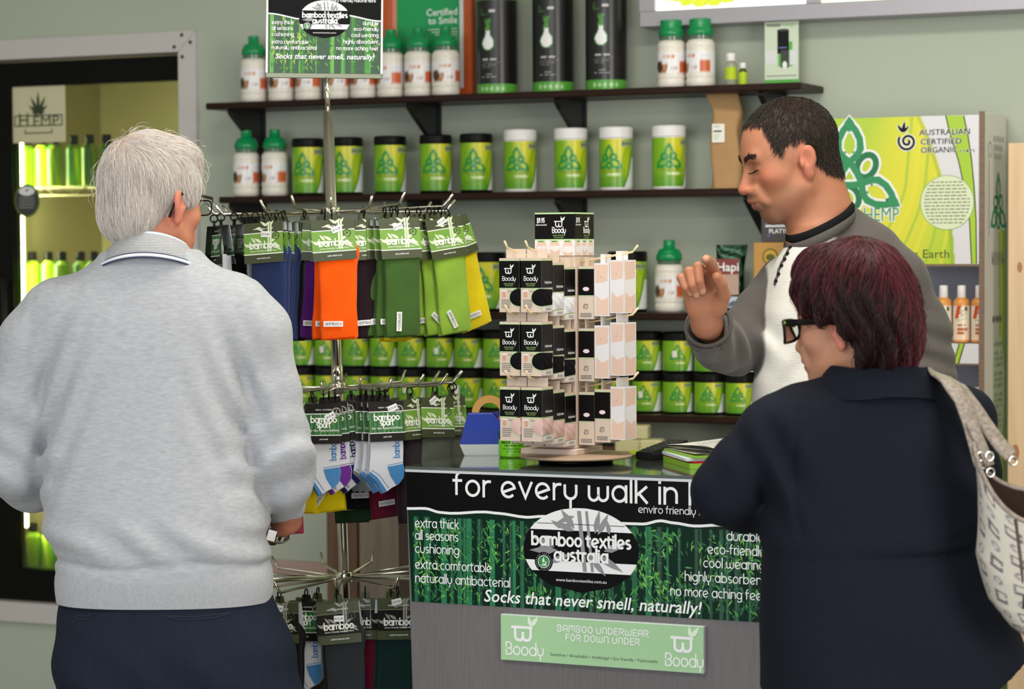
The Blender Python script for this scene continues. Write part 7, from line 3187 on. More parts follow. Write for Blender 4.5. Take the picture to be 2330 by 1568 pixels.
def on_back(px, py):
    x, z = p.x(px), p.z(py, px)
    best = tk.find((x, -.15, z))[0]
    return Vector((best.x, best.y - .0015, best.z))


m_trd = M('navy_pocket_welt', '#1c2231', .9)
for a, b in (((386, 1381), (548, 1370)), ((140, 1371), (206, 1372))):
    mb = MB()
    for off in (0, 9):
        pts = [on_back(a[0] + (b[0] - a[0]) * k / 10, a[1] + (b[1] - a[1]) * k / 10 + off * math.sin(PI * (k + .5) / 11) + 3 * math.sin(PI * k / 10)) for k in range(11)]
        for _ in range(3):
            pts = [pts[0]] + [(pts[k - 1] + pts[k] * 2 + pts[k + 1]) / 4 for k in range(1, len(pts) - 1)] + [pts[-1]]
        mb.tube(pts, .0014, m_trd, 6)
    mb.build('pocket', tr)
m_shoe = M('black_leather', '#141312', .35)
shoe(man, p.x(288), .0, .1, m_shoe)
shoe(man, p.x(540), .0, -.1, m_shoe)
# wristwatch
Wv = Vector(wrR) + Vector((-.024, .02, -.014))
m_steel = M('steel_watch', '#c8c6cc', .2, 1.0)
wax = Vector((-.66, .5, -.2)).normalized()
ws_ = wax.orthogonal().normalized()
wu_ = wax.cross(ws_)
mb = MB()
mb.tube([Wv + (ws_ * math.cos(t / 32 * 2 * PI) + wu_ * math.sin(t / 32 * 2 * PI)) * .032 for t in range(33)], [1.0] * 33, m_steel, 8, caps=False, flat=(.0085, .0022, tuple(ws_)))
for k in range(33):
    c_ = Wv + (ws_ * math.cos(k / 32 * 2 * PI) + wu_ * math.sin(k / 32 * 2 * PI)) * .032
    d_ = (c_ - Wv).normalized()
    for q in range(8):
        a = 2 * PI * (q + .5) / 8
        mb.v[k * 8 + q] = tuple(c_ + wax * (.0085 * math.cos(a)) + d_ * (.0022 * math.sin(a)))
o = mb.build('wristwatch', man)
mb = MB()
mb.box((-.012, -.005, -.014), (.012, .005, .014), MATS['steel_watch'], .003)
o2 = mb.build('watch_clasp', o)
mb = MB()
mb.torus(Wv + wax * .022, tuple(wax), .0305, .0035, M('bronze_bracelet', '#6d4f2a', .25, .9), 28, 8)
mb.build('bracelet', man)
o2.location = Wv + Vector((-.012, -.036, -.012))
o2.rotation_euler = (0, .3, .35)

# ================================================================== the clerk behind the counter, in profile
p = PF(5.4, 1880)
clerk = thing('person', 'dark-haired man in white and grey shirt behind the counter, pointing with raised hand', 'person', p.loc, YAW)
HS = 1.08
FWD = (-math.cos(math.radians(12)), -math.sin(math.radians(12)))
HR = basis(FWD, math.radians(13), 0)
HT = Vector(p.p(1797, 361, 0.0))


def hw(x, y, z):
    return tuple(HT + HR @ Vector((x * HS, y * HS, z * HS)))


def head_local(V):
    return (np.asarray(V) - np.array(HT)[None]) @ np.array(HR) / HS


hx0, hx1 = p.x(1660), p.x(1905)
ax0, ax1 = p.x(1520), p.x(1660)
B = Blob((p.x(1500) , -.42, 0), (.36, .34, 1.9), .011,
         fine=((0, ax0, hx1, .0034), (0, ax0, p.x(1658), .0025), (1, -.36, -.19, .0026), (2, p.z(725), p.z(575), .0026), (1, -.12, .12, .0036), (2, p.z(790), 1.9, .0034)))
add_head(B, HT, HR, HS, jaw=1.06, chin=.86)
B.cone(hw(0, -.028, -.035), p.p(1868, 522, .005), .063, .068, .03)
B.cone(hw(0, -.05, -.03), p.p(1905, 500, .0), .045, .04, .03)
B.trunk([(.85, p.x(1900), 0, .15, .1), (1.1, p.x(1900), 0, .15, .1), (1.35, p.x(1900), 0, .15, .095), (1.5, p.x(1885), 0, .1, .08), (1.55, p.x(1875), 0, .06, .06)], .03)
W = Vector(p.p(1607, 737, -.205))
E = Vector(p.p(1668, 790, .0))
B.chain([p.p(1790, 655, .09), tuple(E), tuple(W)], [.05, .045, .031], .02)
B.chain([p.p(1990, 600, -.04), p.p(2095, 770, -.04), p.p(2110, 850, -.06), p.p(2010, 930, -.13)], [.05, .045, .042, .028], .02)
generic_hand(B, p.p(2000, 935, -.14), (-.85, -.35, -.1), (.0, -.2, 1), (.2, .9, 0), .5)
HDY = -.235
mc = [p.p(1628, 628, HDY), p.p(1605, 622, HDY - .003), p.p(1583, 627, HDY), p.p(1563, 640, HDY + .006)]
for i, q in enumerate(mc):
    B.cone(p.p(1618 - 9 * i, 715, -.213), q, .0185, .0135, .012)
B.cone(tuple(W), p.p(1604, 700, -.217), .031, .03, .015, sq=((0, 1, 0), .72))
B.ell(p.p(1633, 690, -.232), (.02, .017, .026), .012)
B.ell(p.p(1578, 690, -.228), (.017, .014, .03), .012)
FG = [[mc[0], p.p(1620, 603, HDY - .04), p.p(1611, 593, HDY - .066), p.p(1606, 590, HDY - .086)],
      [mc[1], p.p(1588, 606, HDY - .044), p.p(1592, 640, HDY - .056), p.p(1598, 664, HDY - .047)],
      [mc[2], p.p(1567, 617, HDY - .04), p.p(1575, 650, HDY - .05), p.p(1584, 673, HDY - .04)],
      [mc[3], p.p(1549, 632, HDY - .034), p.p(1559, 655, HDY - .042), p.p(1571, 669, HDY - .034)]]
FR = [(.0125, .0118, .0112, .0098), (.0113, .0106, .0096, .0085), (.011, .0102, .0092, .008), (.0104, .0095, .0084, .0074)]
for pts, rs in zip(FG, FR):
    B.chain(pts, rs, .0012, k0=.006)
B.chain([p.p(1632, 700, -.225), p.p(1647, 672, -.25), p.p(1640, 645, -.272), p.p(1630, 630, -.285)], [.018, .0145, .0125, .0105], .003, k0=.01)
for sx in (-1, 1):
    B.chain([(.02 + sx * .09, 0, .86), (.02 + sx * .1, 0, .48), (.02 + sx * .1, 0, .09)], [.085, .055, .04], .03)
    B.cone((.02 + sx * .1, 0, .07), (-.1 + sx * .1, -.04, .05), .036, .03, .02)
V, Q = B.mesh(2)
H = head_local(V)


def hairline(H):
    hy, hz = H[:, 1], H[:, 2]
    f = np.interp(hy, [-.2, -.085, -.052, -.022, -.012, .028, .036, .052, .056, .085, .2], [-.062, -.06, -.05, -.012, .03, .026, .004, .024, .074, .082, .082])
    return hz - f


hl = hairline(H)
ok_head = (np.linalg.norm(H * np.array([1.0, .85, .85]), axis=1) < .14) & (V[:, 2] > HT.z - .1)
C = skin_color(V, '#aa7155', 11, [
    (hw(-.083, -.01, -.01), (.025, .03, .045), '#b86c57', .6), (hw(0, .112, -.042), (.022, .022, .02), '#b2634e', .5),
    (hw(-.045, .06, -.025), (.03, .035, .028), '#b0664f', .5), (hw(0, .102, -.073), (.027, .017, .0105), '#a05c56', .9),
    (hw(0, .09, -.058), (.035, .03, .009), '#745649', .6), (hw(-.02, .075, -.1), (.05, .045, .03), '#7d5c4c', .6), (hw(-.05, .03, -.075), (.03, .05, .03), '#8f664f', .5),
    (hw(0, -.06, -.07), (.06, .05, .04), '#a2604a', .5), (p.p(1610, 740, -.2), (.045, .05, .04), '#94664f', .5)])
for tip in (FG[0][3], FG[1][3], FG[2][3], FG[3][3]):
    d = np.linalg.norm(V - (np.array(tip) + np.array((0, -.006, .002)))[None], axis=1)
    m = np.clip((.0085 - d) / .003, 0, 1)[:, None] * .45
    C = C * (1 - m) + np.array(lin('#d9a893'))[None] * m
m = (np.clip(hl / .012 + .3, 0, 1) * ok_head)[:, None] * .9
ear_d = np.linalg.norm((H - np.array([[-.085, -.008, -.008]])) / np.array([[.02, .024, .036]]), axis=1)
m = m * np.clip((ear_d - .9) / .2, 0, 1)[:, None]
C = C * (1 - m) + np.array(lin('#2a2320'))[None] * m
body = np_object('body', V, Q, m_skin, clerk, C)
N = normals(V, Q)
cen = V[Q].mean(1)


def okf(c):
    Hc = head_local(c)
    e1 = np.minimum(*[np.linalg.norm((Hc - np.array([[sx * .085, -.008, -.008]])) / np.array([[.022, .026, .038]]), axis=1) for sx in (-1, 1)])
    return np.clip(hairline(Hc) / .01 + .2, 0, 1) * (np.linalg.norm(Hc * np.array([1.0, .85, .85]), axis=1) < .14) * (c[:, 2] > HT.z - .1) * (e1 > 1)


keep = np.linalg.norm(V - np.array(HT)[None], axis=1) < .2
idx = np.nonzero(keep)[0]
Vk, Nk = V[idx], N[idx]
crown = np.array(hw(0, -.05, .12))


def flow(q):
    d = q - crown
    d = d / (np.linalg.norm(d) + 1e-6)
    return d + np.array((0, 0, -.5))


S = comb(Vk, Nk, pick(V, Q, 9500, 8, okf), flow, 4, .0042, .0045, 9, .22)
hr = hair_object('hair', S, .00055, m_hair('dark_brown_strand', ['#15100e', '#221a16', '#2d231d', '#1b1512', '#3a3029'], .5, .3), clerk, .5)
# brows and lashes
fk = kdtree.KDTree(len(idx))
for i, q in enumerate(Vk):
    fk.insert(q, i)
fk.balance()


def on_face(x, y, z, off=.0006):
    c_, i_, _ = fk.find(hw(x, y, z))
    return np.array(c_) + Nk[i_] * off


for q in (-1, 1):
    r = np.random.default_rng(40 + q)
    st = []
    for k in range(420):
        t = r.random()
        st.append(on_face(q * (.010 + .038 * t), .102 - .012 * t * t, .0165 + .007 * math.sin(t * 2.5) + r.normal() * .0026, .0))
    d_ = np.array(HR @ Vector((q, -.1, .1)))
    S = comb(Vk, Nk, st, lambda p_: d_, 5, .0018, .0016, 50 + q, .25)
    hair_object('eyebrow', S, .0005, MATS['dark_brown_strand'], clerk, .5)
    mb = MB()
    LP = [on_face(q * (.0175 + .028 * k / 10), .1 - .01 * k / 10, -.0085 - .0012 * math.sin(k / 10 * PI), .0004) for k in range(11)]
    for _ in range(4):
        LP = [LP[0]] + [(LP[k - 1] + 2 * LP[k] + LP[k + 1]) / 4 for k in range(1, 10)] + [LP[10]]
    mb.tube(LP, [.0006 + .0009 * math.sin(PI * (k + .5) / 11) for k in range(11)], M('dark_lash', '#1a1210', .6), 6)
    mb.build('eyelash', clerk)
    mb = MB()
    mb.tube([on_face(q * (.0175 + .028 * k / 10), .1 - .01 * k / 10, .0035 + .003 * math.sin(k / 10 * PI), .0) for k in range(11)], [.0003 + .0005 * math.sin(PI * (k + .5) / 11) for k in range(11)], M('lid_crease', '#8a5a46', .7), 6)
    mb.build('eyelid_crease', clerk)
# shirt
B = Blob((p.x(1530), -.3, .84), (.36, .3, 1.62), .0065)
def prow(py, a, b, ry, cy=0.0):
    return (p.z(py), (p.x(a) + p.x(b)) / 2, cy, (p.x(b) - p.x(a)) / 2, ry)


B.trunk([(.86, p.x(1900), 0, .18, .125), (1.0, p.x(1900), 0, .182, .128)] + [prow(*r) for r in ((950, 1714, 2085, .13), (860, 1714, 2088, .132), (785, 1719, 2085, .132), (700, 1733, 2075, .13), (645, 1747, 2050, .122), (600, 1762, 2015, .112), (560, 1782, 1975, .1), (538, 1800, 1945, .084), (518, 1832, 1930, .07), (498, 1868, 1922, .05))], .0, 2.3)
B.cone(p.p(1918, 514, .0), p.p(1985, 570, 0), .05, .057, .03)
B.chain([p.p(1980, 583, -.03), p.p(2035, 640, -.04), p.p(2090, 755, -.04), p.p(2107, 850, -.06), p.p(2020, 928, -.12)], [.058, .068, .066, .06, .042], .03, k0=.04)
B.chain([p.p(1785, 645, .075), p.p(1735, 720, .05), tuple(E), p.p(1640, 785, -.08), p.p(1612, 757, -.185)], [.06, .064, .06, .056, .05], .02)
RA = [np.array(q) for q in (p.p(1748, 690, .07), tuple(E), p.p(1640, 785, -.08), p.p(1612, 757, -.185))]
LA = [np.array(q) for q in (p.p(2010, 600, -.03), p.p(2045, 640, -.04), p.p(2090, 755, -.04), p.p(2107, 850, -.06), p.p(2020, 928, -.12))]
B.plane(p.p(1609, 739, -.205), tuple(Vector(p.p(1607, 727, -.215)) - Vector(p.p(1625, 775, -.13))))
cd = (Vector(p.p(1640, 785, -.08)) - Vector(p.p(1612, 757, -.185))).normalized()
B.cone(tuple(Vector(p.p(1612, 757, -.185)) - cd * .05), tuple(Vector(p.p(1612, 757, -.185)) + cd * .035), .043, .033, .002, 's')


def folds(X, Y, Z):
    w = .003 * noise3(X * 24, Y * 24, Z * 12, 51, 6)
    d = np.exp(-(((X - p.x(1690)) / .07) ** 2 + ((Z - p.z(780)) / .06) ** 2))
    w = w + d * .007 * np.sin((X * .9 + Z * .5 + Y * .3) * 110)
    d = np.exp(-(((X - p.x(2100)) / .08) ** 2 + ((Z - p.z(820)) / .09) ** 2))
    w = w + d * .006 * np.sin((Z + X * .3) * 120)
    d = np.exp(-(((X - p.x(1790)) / .09) ** 2 + ((Z - p.z(830)) / .12) ** 2)) * (Y < .05)
    w = w + d * .004 * np.sin((Z * .7 - X) * 75)
    return w


B.warp(folds)
V, Q = B.mesh(2)


def seg_d(V, P):
    d = np.full(len(V), 9.0)
    for a, b in zip(P[:-1], P[1:]):
        ab = b - a
        t = np.clip(((V - a) @ ab) / (ab @ ab), 0, 1)
        d = np.minimum(d, np.linalg.norm(V - a - t[:, None] * ab, axis=1))
    return d


dl, dr = seg_d(V, LA), seg_d(V, RA)
rag = p.x(1884) + .25 * np.maximum(0, p.z(520) - V[:, 2])
g = np.maximum(np.clip((.082 - dl) / .006 + .5, 0, 1), np.clip((.085 - dr) / .008 + .5, 0, 1) * np.clip((p.x(1750) - V[:, 0]) / .007 + .5, 0, 1))
g = np.maximum(g, (np.clip((V[:, 0] - rag) / .006 + .5, 0, 1)) * (V[:, 2] > p.z(690)))
g = np.maximum(g, ((V[:, 1] > .055) & (V[:, 2] > p.z(700)) & (V[:, 0] < p.x(1800))) * 1.0)
g = np.maximum(g, np.clip((V[:, 0] - p.x(1968)) / .008, 0, 1))
n = noise3(V[:, 0] * 40, V[:, 1] * 40, V[:, 2] * 420, 61)
cw, cg = np.array(lin('#d0cdc7')), np.array(lin('#55504d'))
C = cw[None] * (1 - g[:, None]) + cg[None] * g[:, None]
C = C * (1 + .035 * n)[:, None]
shirt = np_object('shirt', V, Q, M('slub_jersey', '#cccccc', .92, vc=True, spec=.15, bump=(260, .2), stretch=(.25, .25, 1.4), sheen=.15), clerk, C)
sk = kdtree.KDTree(len(V))
for i, q in enumerate(V):
    sk.insert(q, i)
sk.balance()
NS = normals(V, Q)
cc_ = np.array(p.p(1866, 509, 0))
va = np.array(p.p(1935, 474, 0)) - cc_
for r_, dz, m_, nm, k_ in ((.0095, .002, M('black_tee', '#121214', .9), 'undershirt', 1.03), (.0085, -.014, M('grey_neckband', '#4b4643', .9), 'neckband', 1.1)):
    mb = MB()
    pts = []
    for k in range(61):
        t = 2 * PI * k / 60
        q = cc_ + va * math.cos(t) * k_ + np.array((0, .083 * k_ * math.sin(t), .014 * math.sin(t))) + np.array((0, 0, dz))
        pts.append(q)
    mb.tube(pts, [1.0] * 61, m_, 10, caps=False, flat=(r_ * .8, r_ * 1.25, (0, 0, 1)))
    mb.build(nm, clerk)
mb = MB()
pl = []
for k in range(13):
    t = k / 12
    q = sk.find(Vector(p.p(1788 - 26 * t, 545 + 103 * t, -.055)))
    pl.append(Vector(q[0]) + Vector(NS[q[1]]) * .001)
mb.tube(pl, [1.0] * 13, M('grey_placket', '#4f4a48', .9), 8, flat=(.0045, .0018, (0, -1, .2)))
plk = mb.build('placket', shirt)
for k in range(1, 12, 2):
    mb = MB()
    a = pl[k]
    mb.torus(a + Vector((0, -.003, 0)), (-.4, -1, 0), .0028, .0014, M('black_button', '#100f10', .3), 10, 6)
    o = mb.build('button', plk)
mb = MB()
mb.torus(tuple(Vector(p.p(1609, 739, -.205)) + cd * .009), tuple(Vector(p.p(1607, 727, -.215)) - Vector(p.p(1625, 775, -.13))), .0482, .0048, M('grey_neckband'), 40, 8)
mb.build('cuff', shirt)
# trousers and shoes behind the counter
B = Blob((-.24, -.2, .05), (.3, .2, .94), .011)
B.trunk([(.74, p.x(1900), 0, .175, .12), (.9, p.x(1900), 0, .172, .118)], .0)
for sx in (-1, 1):
    B.chain([(.02 + sx * .085, 0, .76), (.02 + sx * .1, 0, .45), (.02 + sx * .1, 0, .09)], [.1, .08, .07], .04)
B.plane((0, 0, .055), (0, 0, -1))
V, Q = B.mesh(2)
np_object('trousers', V, Q, M('dark_denim', '#2a2f3a', .9, var=(120, .12)), clerk)
for sx in (-1, 1):
    shoe(clerk, .02 + sx * .1, 0, PI / 2 + .3, m_shoe)

# ================================================================== the woman leaning at the counter, seen from behind
p = PF(4.4, 1985)
wom = thing('person', 'woman with dark red hair and navy jacket, seen from behind leaning at the counter', 'person', p.loc, YAW)
HS = .96
an = math.radians(61)
FWD = (-math.sin(an), math.cos(an))
HR = basis(FWD, math.radians(4), math.radians(-3))
HT = Vector(p.p(1936, 735, .02))


def hw(x, y, z):
    return tuple(HT + HR @ Vector((x * HS, y * HS, z * HS)))


B = Blob((-.36, -.24, 0), (.34, .36, 1.56), .011, fine=((2, 1.2, 1.5, .0042), (0, -.16, .08, .0045), (1, -.1, .16, .0045), (2, .92, 1.06, .006)))
add_head(B, HT, HR, HS, jaw=.95, nose=.96)
B.cone(hw(0, -.03, -.05), p.p(1985, 905, .0), .05, .058, .03)
B.trunk([(.68, p.x(2000), 0, .17, .09), (.9, p.x(1990), 0, .17, .09), (1.1, p.x(1985), 0, .16, .085), (1.2, p.x(1985), 0, .12, .07), (1.24, p.x(1985), 0, .07, .055)], .03)
shL, elL, wrL = p.p(1790, 985, .0), p.p(1640, 1125, .03), p.p(1770, 1120, .2)
shR, elR, wrR = p.p(2185, 965, .04), p.p(2200, 1130, .16), p.p(2060, 1090, .26)
B.chain([shL, elL, wrL], [.042, .036, .025], .02)
B.chain([shR, elR, wrR], [.042, .036, .025], .02)
generic_hand(B, wrL, (.8, .45, .1), (.1, -.2, 1), (.4, -.9, 0), .5, .9)
generic_hand(B, wrR, (-.8, .45, .1), (.1, -.2, 1), (-.4, -.9, 0), .5, .9)
for sx in (-1, 1):
    B.chain([(.02 + sx * .085, 0, .72), (.02 + sx * .09, 0, .42), (.02 + sx * .09, 0, .08)], [.08, .052, .036], .03)
    B.cone((.02 + sx * .09, 0, .06), (.0 + sx * .09, .13, .045), .033, .026, .02)
V, Q = B.mesh(2)
C = skin_color(V, '#b98569', 23, [(hw(-.083, -.01, -.01), (.025, .028, .04), '#d98474', .8), (hw(-.05, .05, -.03), (.03, .04, .04), '#c58a74', .5), (hw(0, .1, -.073), (.025, .016, .01), '#a8605c', .8)])
np_object('body', V, Q, m_skin, wom, C)
# hair
B = Blob((-.22, -.2, 1.2), (.16, .24, 1.6), .005)
B.ell(p.p(1950, 664, .0), (.097, .112, .096), .0)
B.ell(p.p(1985, 735, -.03), (.076, .08, .085), .05)
B.ell(p.p(2008, 790, -.02), (.06, .062, .06), .04)
B.ell(p.p(1862, 640, .06), (.045, .055, .06), .03)
B.ell(p.p(1855, 690, .03), (.032, .045, .045), .03)
B.ell(p.p(1985, 836, .01), (.05, .05, .03), .03)
B.ell(hw(0, .125, -.03), (.085, .06, .12), .012, HR, 's')
B.ell(hw(-.085, -.004, -.022), (.034, .034, .046), .008, HR, 's')
B.ell(hw(-.075, .06, -.05), (.05, .06, .06), .012, HR, 's')
B.ell(hw(-.07, .01, -.1), (.05, .045, .045), .012, HR, 's')
B.ell(p.p(1866, 822, -.02), (.063, .13, .074), .008, op='s')


def locks(X, Y, Z):
    a = np.arctan2(Y - .0, X + .02)
    return .0045 * np.sin(a * 17 + Z * 30 + 2 * np.sin(Z * 40 + a * 3)) * np.clip((1.5 - Z) / .08, 0.2, 1) + .0025 * noise3(X * 70, Y * 70, Z * 30, 71, 6)


B.warp(locks)
V, Q = B.mesh(1)
N = normals(V, Q)
a = np.arctan2(V[:, 1], V[:, 0] + .02)
mixv = np.clip(.5 + .8 * noise3(a * 14, V[:, 2] * 14, V[:, 2] * 3, 81, 5), 0, 1)[:, None]
C = np.array(lin('#1c0d0e'))[None] * (1 - mixv) + np.array(lin('#431622'))[None] * mixv
hair = np_object('hair', V, Q, M('dark_red_hair_base', '#2a1015', .5, vc=True), wom, C)
crown = np.array(p.p(1985, 560, .0))


def flow(q):
    d = q - crown
    d = d / (np.linalg.norm(d) + 1e-6)
    s = math.sin(q[0] * 45 + q[2] * 30) * .35
    return d * .7 + np.array((s, s * .4, -1.0))


S = comb(V, N, pick(V, Q, 7500, 31, lambda c: np.ones(len(c))), flow, 9, .009, .005, 32, .22)
S += comb(V, N, pick(V, Q, 250, 33, lambda c: (c[:, 2] < HT.z + .06) * 1.0), flow, 7, .008, .011, 34, .6)
SA = np.array([q[len(q) // 2] for q in S])
tone = noise3(SA[:, 0] * 34, SA[:, 1] * 34, SA[:, 2] * 14, 88, 5) + .25 * np.random.default_rng(3).normal(size=len(S))
for nm, sel, cols in (('red_strands', tone > .12, ['#3a1219', '#5a1c2a', '#6d2634', '#4a1722', '#552a20']), ('dark_strands', tone <= .12, ['#0f0708', '#1d0b0e', '#2b1014', '#170b0b', '#241311'])):
    hair_object(nm, [S[k] for k in np.nonzero(sel)[0]], .0006, m_hair(nm, cols, .42, .3), hair)
# glasses
mb = MB()
m_gb = M('black_plastic_frame', '#120f12', .25)
mb.tube([hw(-.084, -.03, -.02), hw(-.085, -.012, .006), hw(-.085, .02, .012), hw(-.079, .098, .012)], [1.0] * 4, m_gb, 10, flat=(.0016, .006, (0, 0, 1)))
mb.tube([hw(.085, -.012, .006), hw(.085, .02, .012), hw(.079, .098, .012)], [1.0] * 3, m_gb, 10, flat=(.0016, .006, (0, 0, 1)))
for q in (-1, 1):
    mb.tube([hw(q * (.042 + .037 * math.copysign(abs(math.cos(t / 24 * 2 * PI)) ** .6, math.cos(t / 24 * 2 * PI))), .115 - .013 * abs(math.cos(t / 24 * 2 * PI)), -.006 + .021 * math.copysign(abs(math.sin(t / 24 * 2 * PI)) ** .7, math.sin(t / 24 * 2 * PI))) for t in range(25)], .0028, m_gb, 8, caps=False)
mb.tube([hw(-.007, .116, 0), hw(0, .119, .002), hw(.007, .116, 0)], .0022, m_gb, 6)
gl_ = mb.build('glasses', wom)
for q in (-1, 1):
    mb = MB()
    mb.add([hw(q * (.042 + .036 * math.copysign(abs(math.cos(t / 24 * 2 * PI)) ** .6, math.cos(t / 24 * 2 * PI))), .115 - .013 * abs(math.cos(t / 24 * 2 * PI)), -.006 + .02 * math.copysign(abs(math.sin(t / 24 * 2 * PI)) ** .7, math.sin(t / 24 * 2 * PI))) for t in range(24)], [tuple(range(24))], m_lens)
    mb.build('lens', gl_)
# jacket
B = Blob((-.39, -.26, .66), (.40, .36, 1.36), .0065)


def prow(py, a, b, ry, cy=0.0):
    return (p.z(py), (p.x(a) + p.x(b)) / 2, cy, (p.x(b) - p.x(a)) / 2, ry)


B.trunk([(p.z(1680), (p.x(1718) + p.x(2390)) / 2, 0, (p.x(2390) - p.x(1718)) / 2, .165)] + [prow(*r) for r in (
    (1500, 1726, 2348, .158), (1420, 1728, 2314, .155), (1330, 1732, 2266, .148), (1255, 1732, 2240, .14), (1180, 1730, 2234, .138), (1100, 1732, 2234, .135), (1040, 1735, 2228, .13),
    (985, 1742, 2216, .122), (945, 1756, 2200, .112), (915, 1785, 2175, .102), (890, 1830, 2140, .09), (868, 1880, 2108, .08), (850, 1905, 2090, .07))], .0, 2.4)
B.chain([p.p(1815, 950, .0), p.p(1758, 985, .0), p.p(1690, 1065, .01), p.p(1648, 1120, .02), p.p(1690, 1140, .09), p.p(1745, 1130, .17)], [.06, .058, .058, .058, .056, .042], .022, k0=.05)
B.cone(p.p(1745, 1130, .17), p.p(1765, 1124, .195), .042, .04, .005)
B.ell(p.p(1752, 950, .0), (.03, .04, .022), .03)
B.chain([p.p(2150, 935, .02), p.p(2192, 955, .06), p.p(2205, 1080, .13), p.p(2180, 1120, .19), p.p(2100, 1098, .25)], [.056, .056, .056, .054, .04], .025, k0=.04)


def folds(X, Y, Z):
    w = .003 * noise3(X * 20, Y * 20, Z * 10, 91, 6)
    # crease across the back at the waist
    zc = p.z(1258) + .05 * np.clip(X - .03, 0, 1) ** 1 + .12 * np.clip(X - .1, 0, 1)
    w = w + (Y < .06) * (.009 * np.exp(-((Z - zc) / .009) ** 2) - .005 * np.exp(-((Z - zc - .03) / .02) ** 2)) * np.clip((X + .1) / .15, .25, 1)
    zc = p.z(1225) + .16 * np.clip(X - .06, 0, 1)
    w = w + (Y < .06) * .006 * np.exp(-((Z - zc) / .008) ** 2) * np.clip((X - .03) / .1, 0, 1)
    # armhole folds at left
    d = np.exp(-(((X - p.x(1745)) / .05) ** 2 + ((Z - p.z(1060)) / .09) ** 2))
    w = w + d * .007 * np.sin((X + Z * .55) * 85)
    w = w + .004 * np.exp(-((X - p.x(1790) - .35 * (Z - 1.1) ** 2 * 4) / .006) ** 2) * (Z > p.z(1210)) * (Z < 1.24) * (Y < .0)
    # centre back seam
    w = w + .0016 * np.exp(-((X - p.x(2000) - .03 * (1.1 - Z)) / .004) ** 2) * (Y < 0)
    w = w + .004 * np.sin(X * 26 + Z * 9) * np.clip((.85 - Z) / .15, 0, 1)
    return w


B.warp(folds)
B.plane((0, 0, .700), (.0, 0, -1))
B.plane(p.p(2284, 1560, -.1), (.62, 0, -1))
V, Q = B.mesh(2)
m_navy = M('navy_suit_cloth', '#151824', .85, spec=.15, var=(120, .08), bump=(600, .15))
jk_ = np_object('jacket', V, Q, m_navy, wom)
mb = MB()
cxc_, cyc_ = p.x(1997), -.012


def clf(u, v):
    a = PI * (1.02 + .96 * u) if False else PI * (.92 + 1.12 * u)
    rx, ry = .088 + .028 * v, .072 + .032 * v
    z = p.z(832) + .002 * math.sin(a * 4) - (p.z(832) - p.z(896)) * v - .008 * abs(math.cos(a)) * v
    bulge = .006 * math.sin(v * PI)
    return (cxc_ + (rx + bulge) * math.cos(a), cyc_ + (ry + bulge) * math.sin(a), z)


mb.grid(48, 8, clf, m_navy, True)
mb.grid(48, 8, lambda u, v: tuple(Vector(clf(u, v)) * 1 + Vector((-(clf(u, v)[0] - cxc_) * .05, -(clf(u, v)[1] - cyc_) * .05, -.001))), m_navy, True)
mb.build('collar', jk_)
mb = MB()
lp = [p.p(1790, 892, .03), p.p(1822, 902, .02), p.p(1850, 890, .03), p.p(1840, 925, .03), p.p(1796, 928, .03)]
mb.add(lp + [(x, y + .006, z) for x, y, z in lp], [(0, 1, 2, 3, 4), (9, 8, 7, 6, 5)] + [(i, (i + 1) % 5, 5 + (i + 1) % 5, 5 + i) for i in range(5)], m_navy)
mb.build('lapel', jk_)
# trousers and shoes
B = Blob((-.26, -.2, .05), (.3, .2, .82), .011)
B.trunk([(.62, .02, 0, .185, .11), (.78, .02, 0, .18, .105)], .0)
for sx in (-1, 1):
    B.chain([(.02 + sx * .09, 0, .66), (.02 + sx * .095, 0, .4), (.02 + sx * .09, 0, .08)], [.095, .075, .065], .04)
B.plane((0, 0, .05), (0, 0, -1))
V, Q = B.mesh(2)
np_object('trousers', V, Q, M('charcoal_cloth', '#2b2c30', .9), wom)
for sx in (-1, 1):
    shoe(wom, .02 + sx * .09, 0, .2, m_shoe)

# ------------------------------------------------------------------ her shoulder bag
b = PF(4.2, 2380)
bag = thing('handbag', 'cream and grey patterned shoulder bag with snakeskin straps hanging at the woman\'s side', 'handbag', b.loc, YAW)
bag['category'] = 'bag'
m_bagp = M('patterned_canvas', '#ffffff', .7, vc=True, bump=(300, .2))
m_bagi = M('brown_bag_lining', '#30231c', .8)
m_snake = M('snakeskin_strap', '#8d8178', .45, var=(140, .45), bump=(160, .4))
zb0, zb1 = b.z(1452), b.z(1050)


def bag_shape(u, v):
    """u round the bag (0.25 = away), v bottom to top"""
    a = 2 * PI * u
    ca, sa = math.cos(a), math.sin(a)
    hw_ = np.interp(v, [0, .06, .2, .45, .7, 1], [.045, .068, .098, .123, .124, .118])
    dp = np.interp(v, [0, .1, .4, 1], [.025, .05, .055, .04])
    top = zb1 - (.03 * ca * ca * -1) - (.055 + .05 * max(0, -sa)) * abs(sa) ** .8
    z = zb0 + (top - zb0) * v
    x = hw_ * math.copysign(abs(ca) ** .8, ca) + .006 * math.sin(v * 7 + a)
    y = dp * math.copysign(abs(sa) ** .8, sa)
    return (x + .01 * (1 - v), y, z)


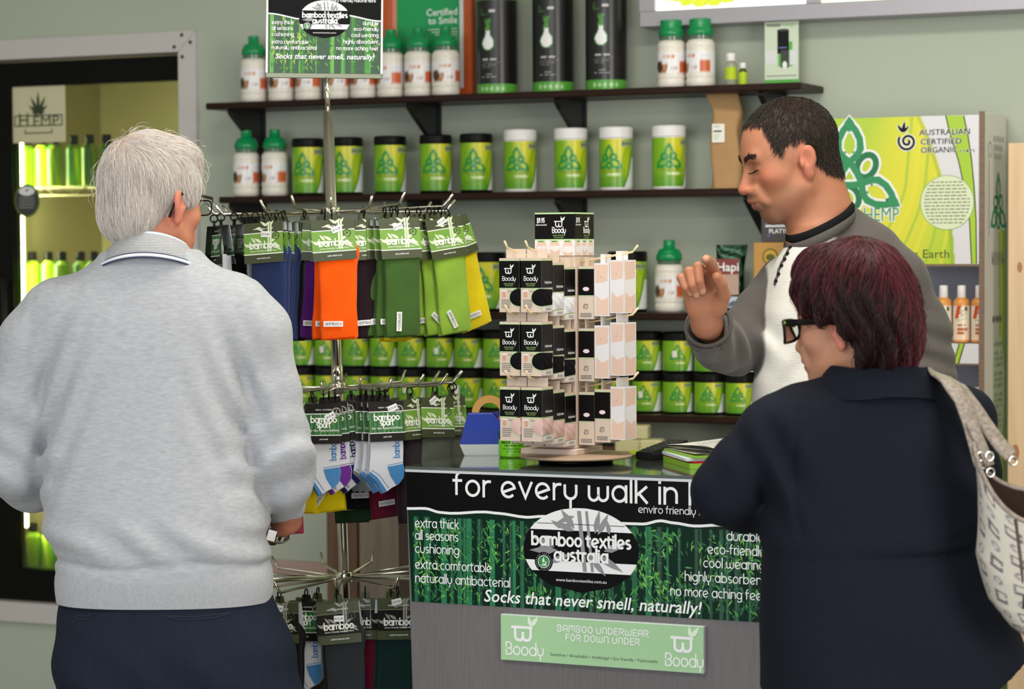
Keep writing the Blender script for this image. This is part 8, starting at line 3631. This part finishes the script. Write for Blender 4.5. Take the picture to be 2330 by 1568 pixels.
def bagcol(u, v):
    P = Paint(u * 14, v * 9, '#b3aea5')
    cx, cy = np.floor(P.u), np.floor(P.v)
    ux = P.u - cx - .5
    vy = P.v - cy - .5 + 0
    odd = (cx.astype(int) + cy.astype(int)) % 2
    r = np.maximum(np.abs(ux) * 1.1, np.abs(vy))
    P.put(((r > .2) & (r < .33) & (odd == 0) & ~((ux > .1) & (np.abs(vy) < .08))).astype(float), '#57545a')
    r2 = np.hypot(ux, vy)
    P.put(((r2 > .12) & (r2 < .22) & (odd == 1)).astype(float), '#75727a')
    P.put((np.abs(np.sin(P.u * 9) * np.sin(P.v * 9)) > .93) * .35, '#a9a49c')
    return P.c


mb = MB()
mb.grid(150, 90, bag_shape, m_bagp, True, color=bagcol, closed=True)
bb_ = mb.build('bag_body', bag)
mb = MB()


def bag_in(u, v):
    q = bag_shape(u, .1 + .895 * v)
    return (q[0] * .965, q[1] * .93, q[2] + .001)


mb.grid(64, 12, bag_in, m_bagi, True, closed=True)
mb.add([bag_in(i / 64, 0) for i in range(64)], [tuple(range(64))], m_bagi)
mb.build('lining', bag)
mb = MB()
mb.tube([bag_shape(k / 80, 1.0) for k in range(81)], .0042, m_snake, 8, caps=False)
mb.build('rim', bag)


def bp_(px, py, y):
    """a point given in the woman's frame, moved into the bag's"""
    q = Vector(p.p(px, py, y)) + Vector((0, 0, 0))
    w = Matrix.Translation(p.loc) @ Matrix.Rotation(YAW, 4, 'Z') @ q
    return tuple((Matrix.Translation(b.loc) @ Matrix.Rotation(YAW, 4, 'Z')).inverted() @ w)


sm = lambda pts: [tuple(Vector(pts[i]).lerp(Vector(pts[i + 1]), t / 4)) for i in range(len(pts) - 1) for t in range(4)] + [pts[-1]]
S1 = sm([bp_(2108, 858, .02), bp_(2128, 851, -.05), bp_(2160, 870, -.105), bp_(2190, 912, -.135), bp_(2208, 960, -.155), bp_(2222, 1010, -.17), bp_(2236, 1062, -.18)])
S2 = sm([bp_(2112, 862, .04), bp_(2140, 855, -.03), bp_(2180, 880, -.09), bp_(2215, 925, -.12), bp_(2245, 970, -.14), bp_(2275, 1012, -.15), bp_(2302, 1040, -.16)])
S3 = sm([bp_(2208, 960, -.165), bp_(2232, 1010, -.175), bp_(2252, 1062, -.18)])
for S_, w_ in ((S1, .0165), (S2, .015), (S3, .011)):
    mb = MB()
    n = len(S_)
    mb.tube(S_, [1.0] * n, m_snake, 12, flat=(w_, .004, (.35, -1, .3)))
    mb.build('strap', bag)
m_ringc = M('bright_chrome_ring', '#e6e4e0', .12, 1.0)
for q in (bp_(2236, 1076, -.182), bp_(2254, 1077, -.182), bp_(2252, 1040, -.182), bp_(2232, 1040, -.182), bp_(2306, 1050, -.162)):
    mb = MB()
    mb.torus(q, (.3, -1, 0), .0075, .002, m_ringc, 18, 8)
    mb.build('ring', bag)
mb = MB()
mb.tube([bag_shape(.69, .98), bag_shape(.685, .6), bag_shape(.68, .25)], .0028, M('brown_zip', '#4a3a30', .5), 6)
mb.build('zip', bag)
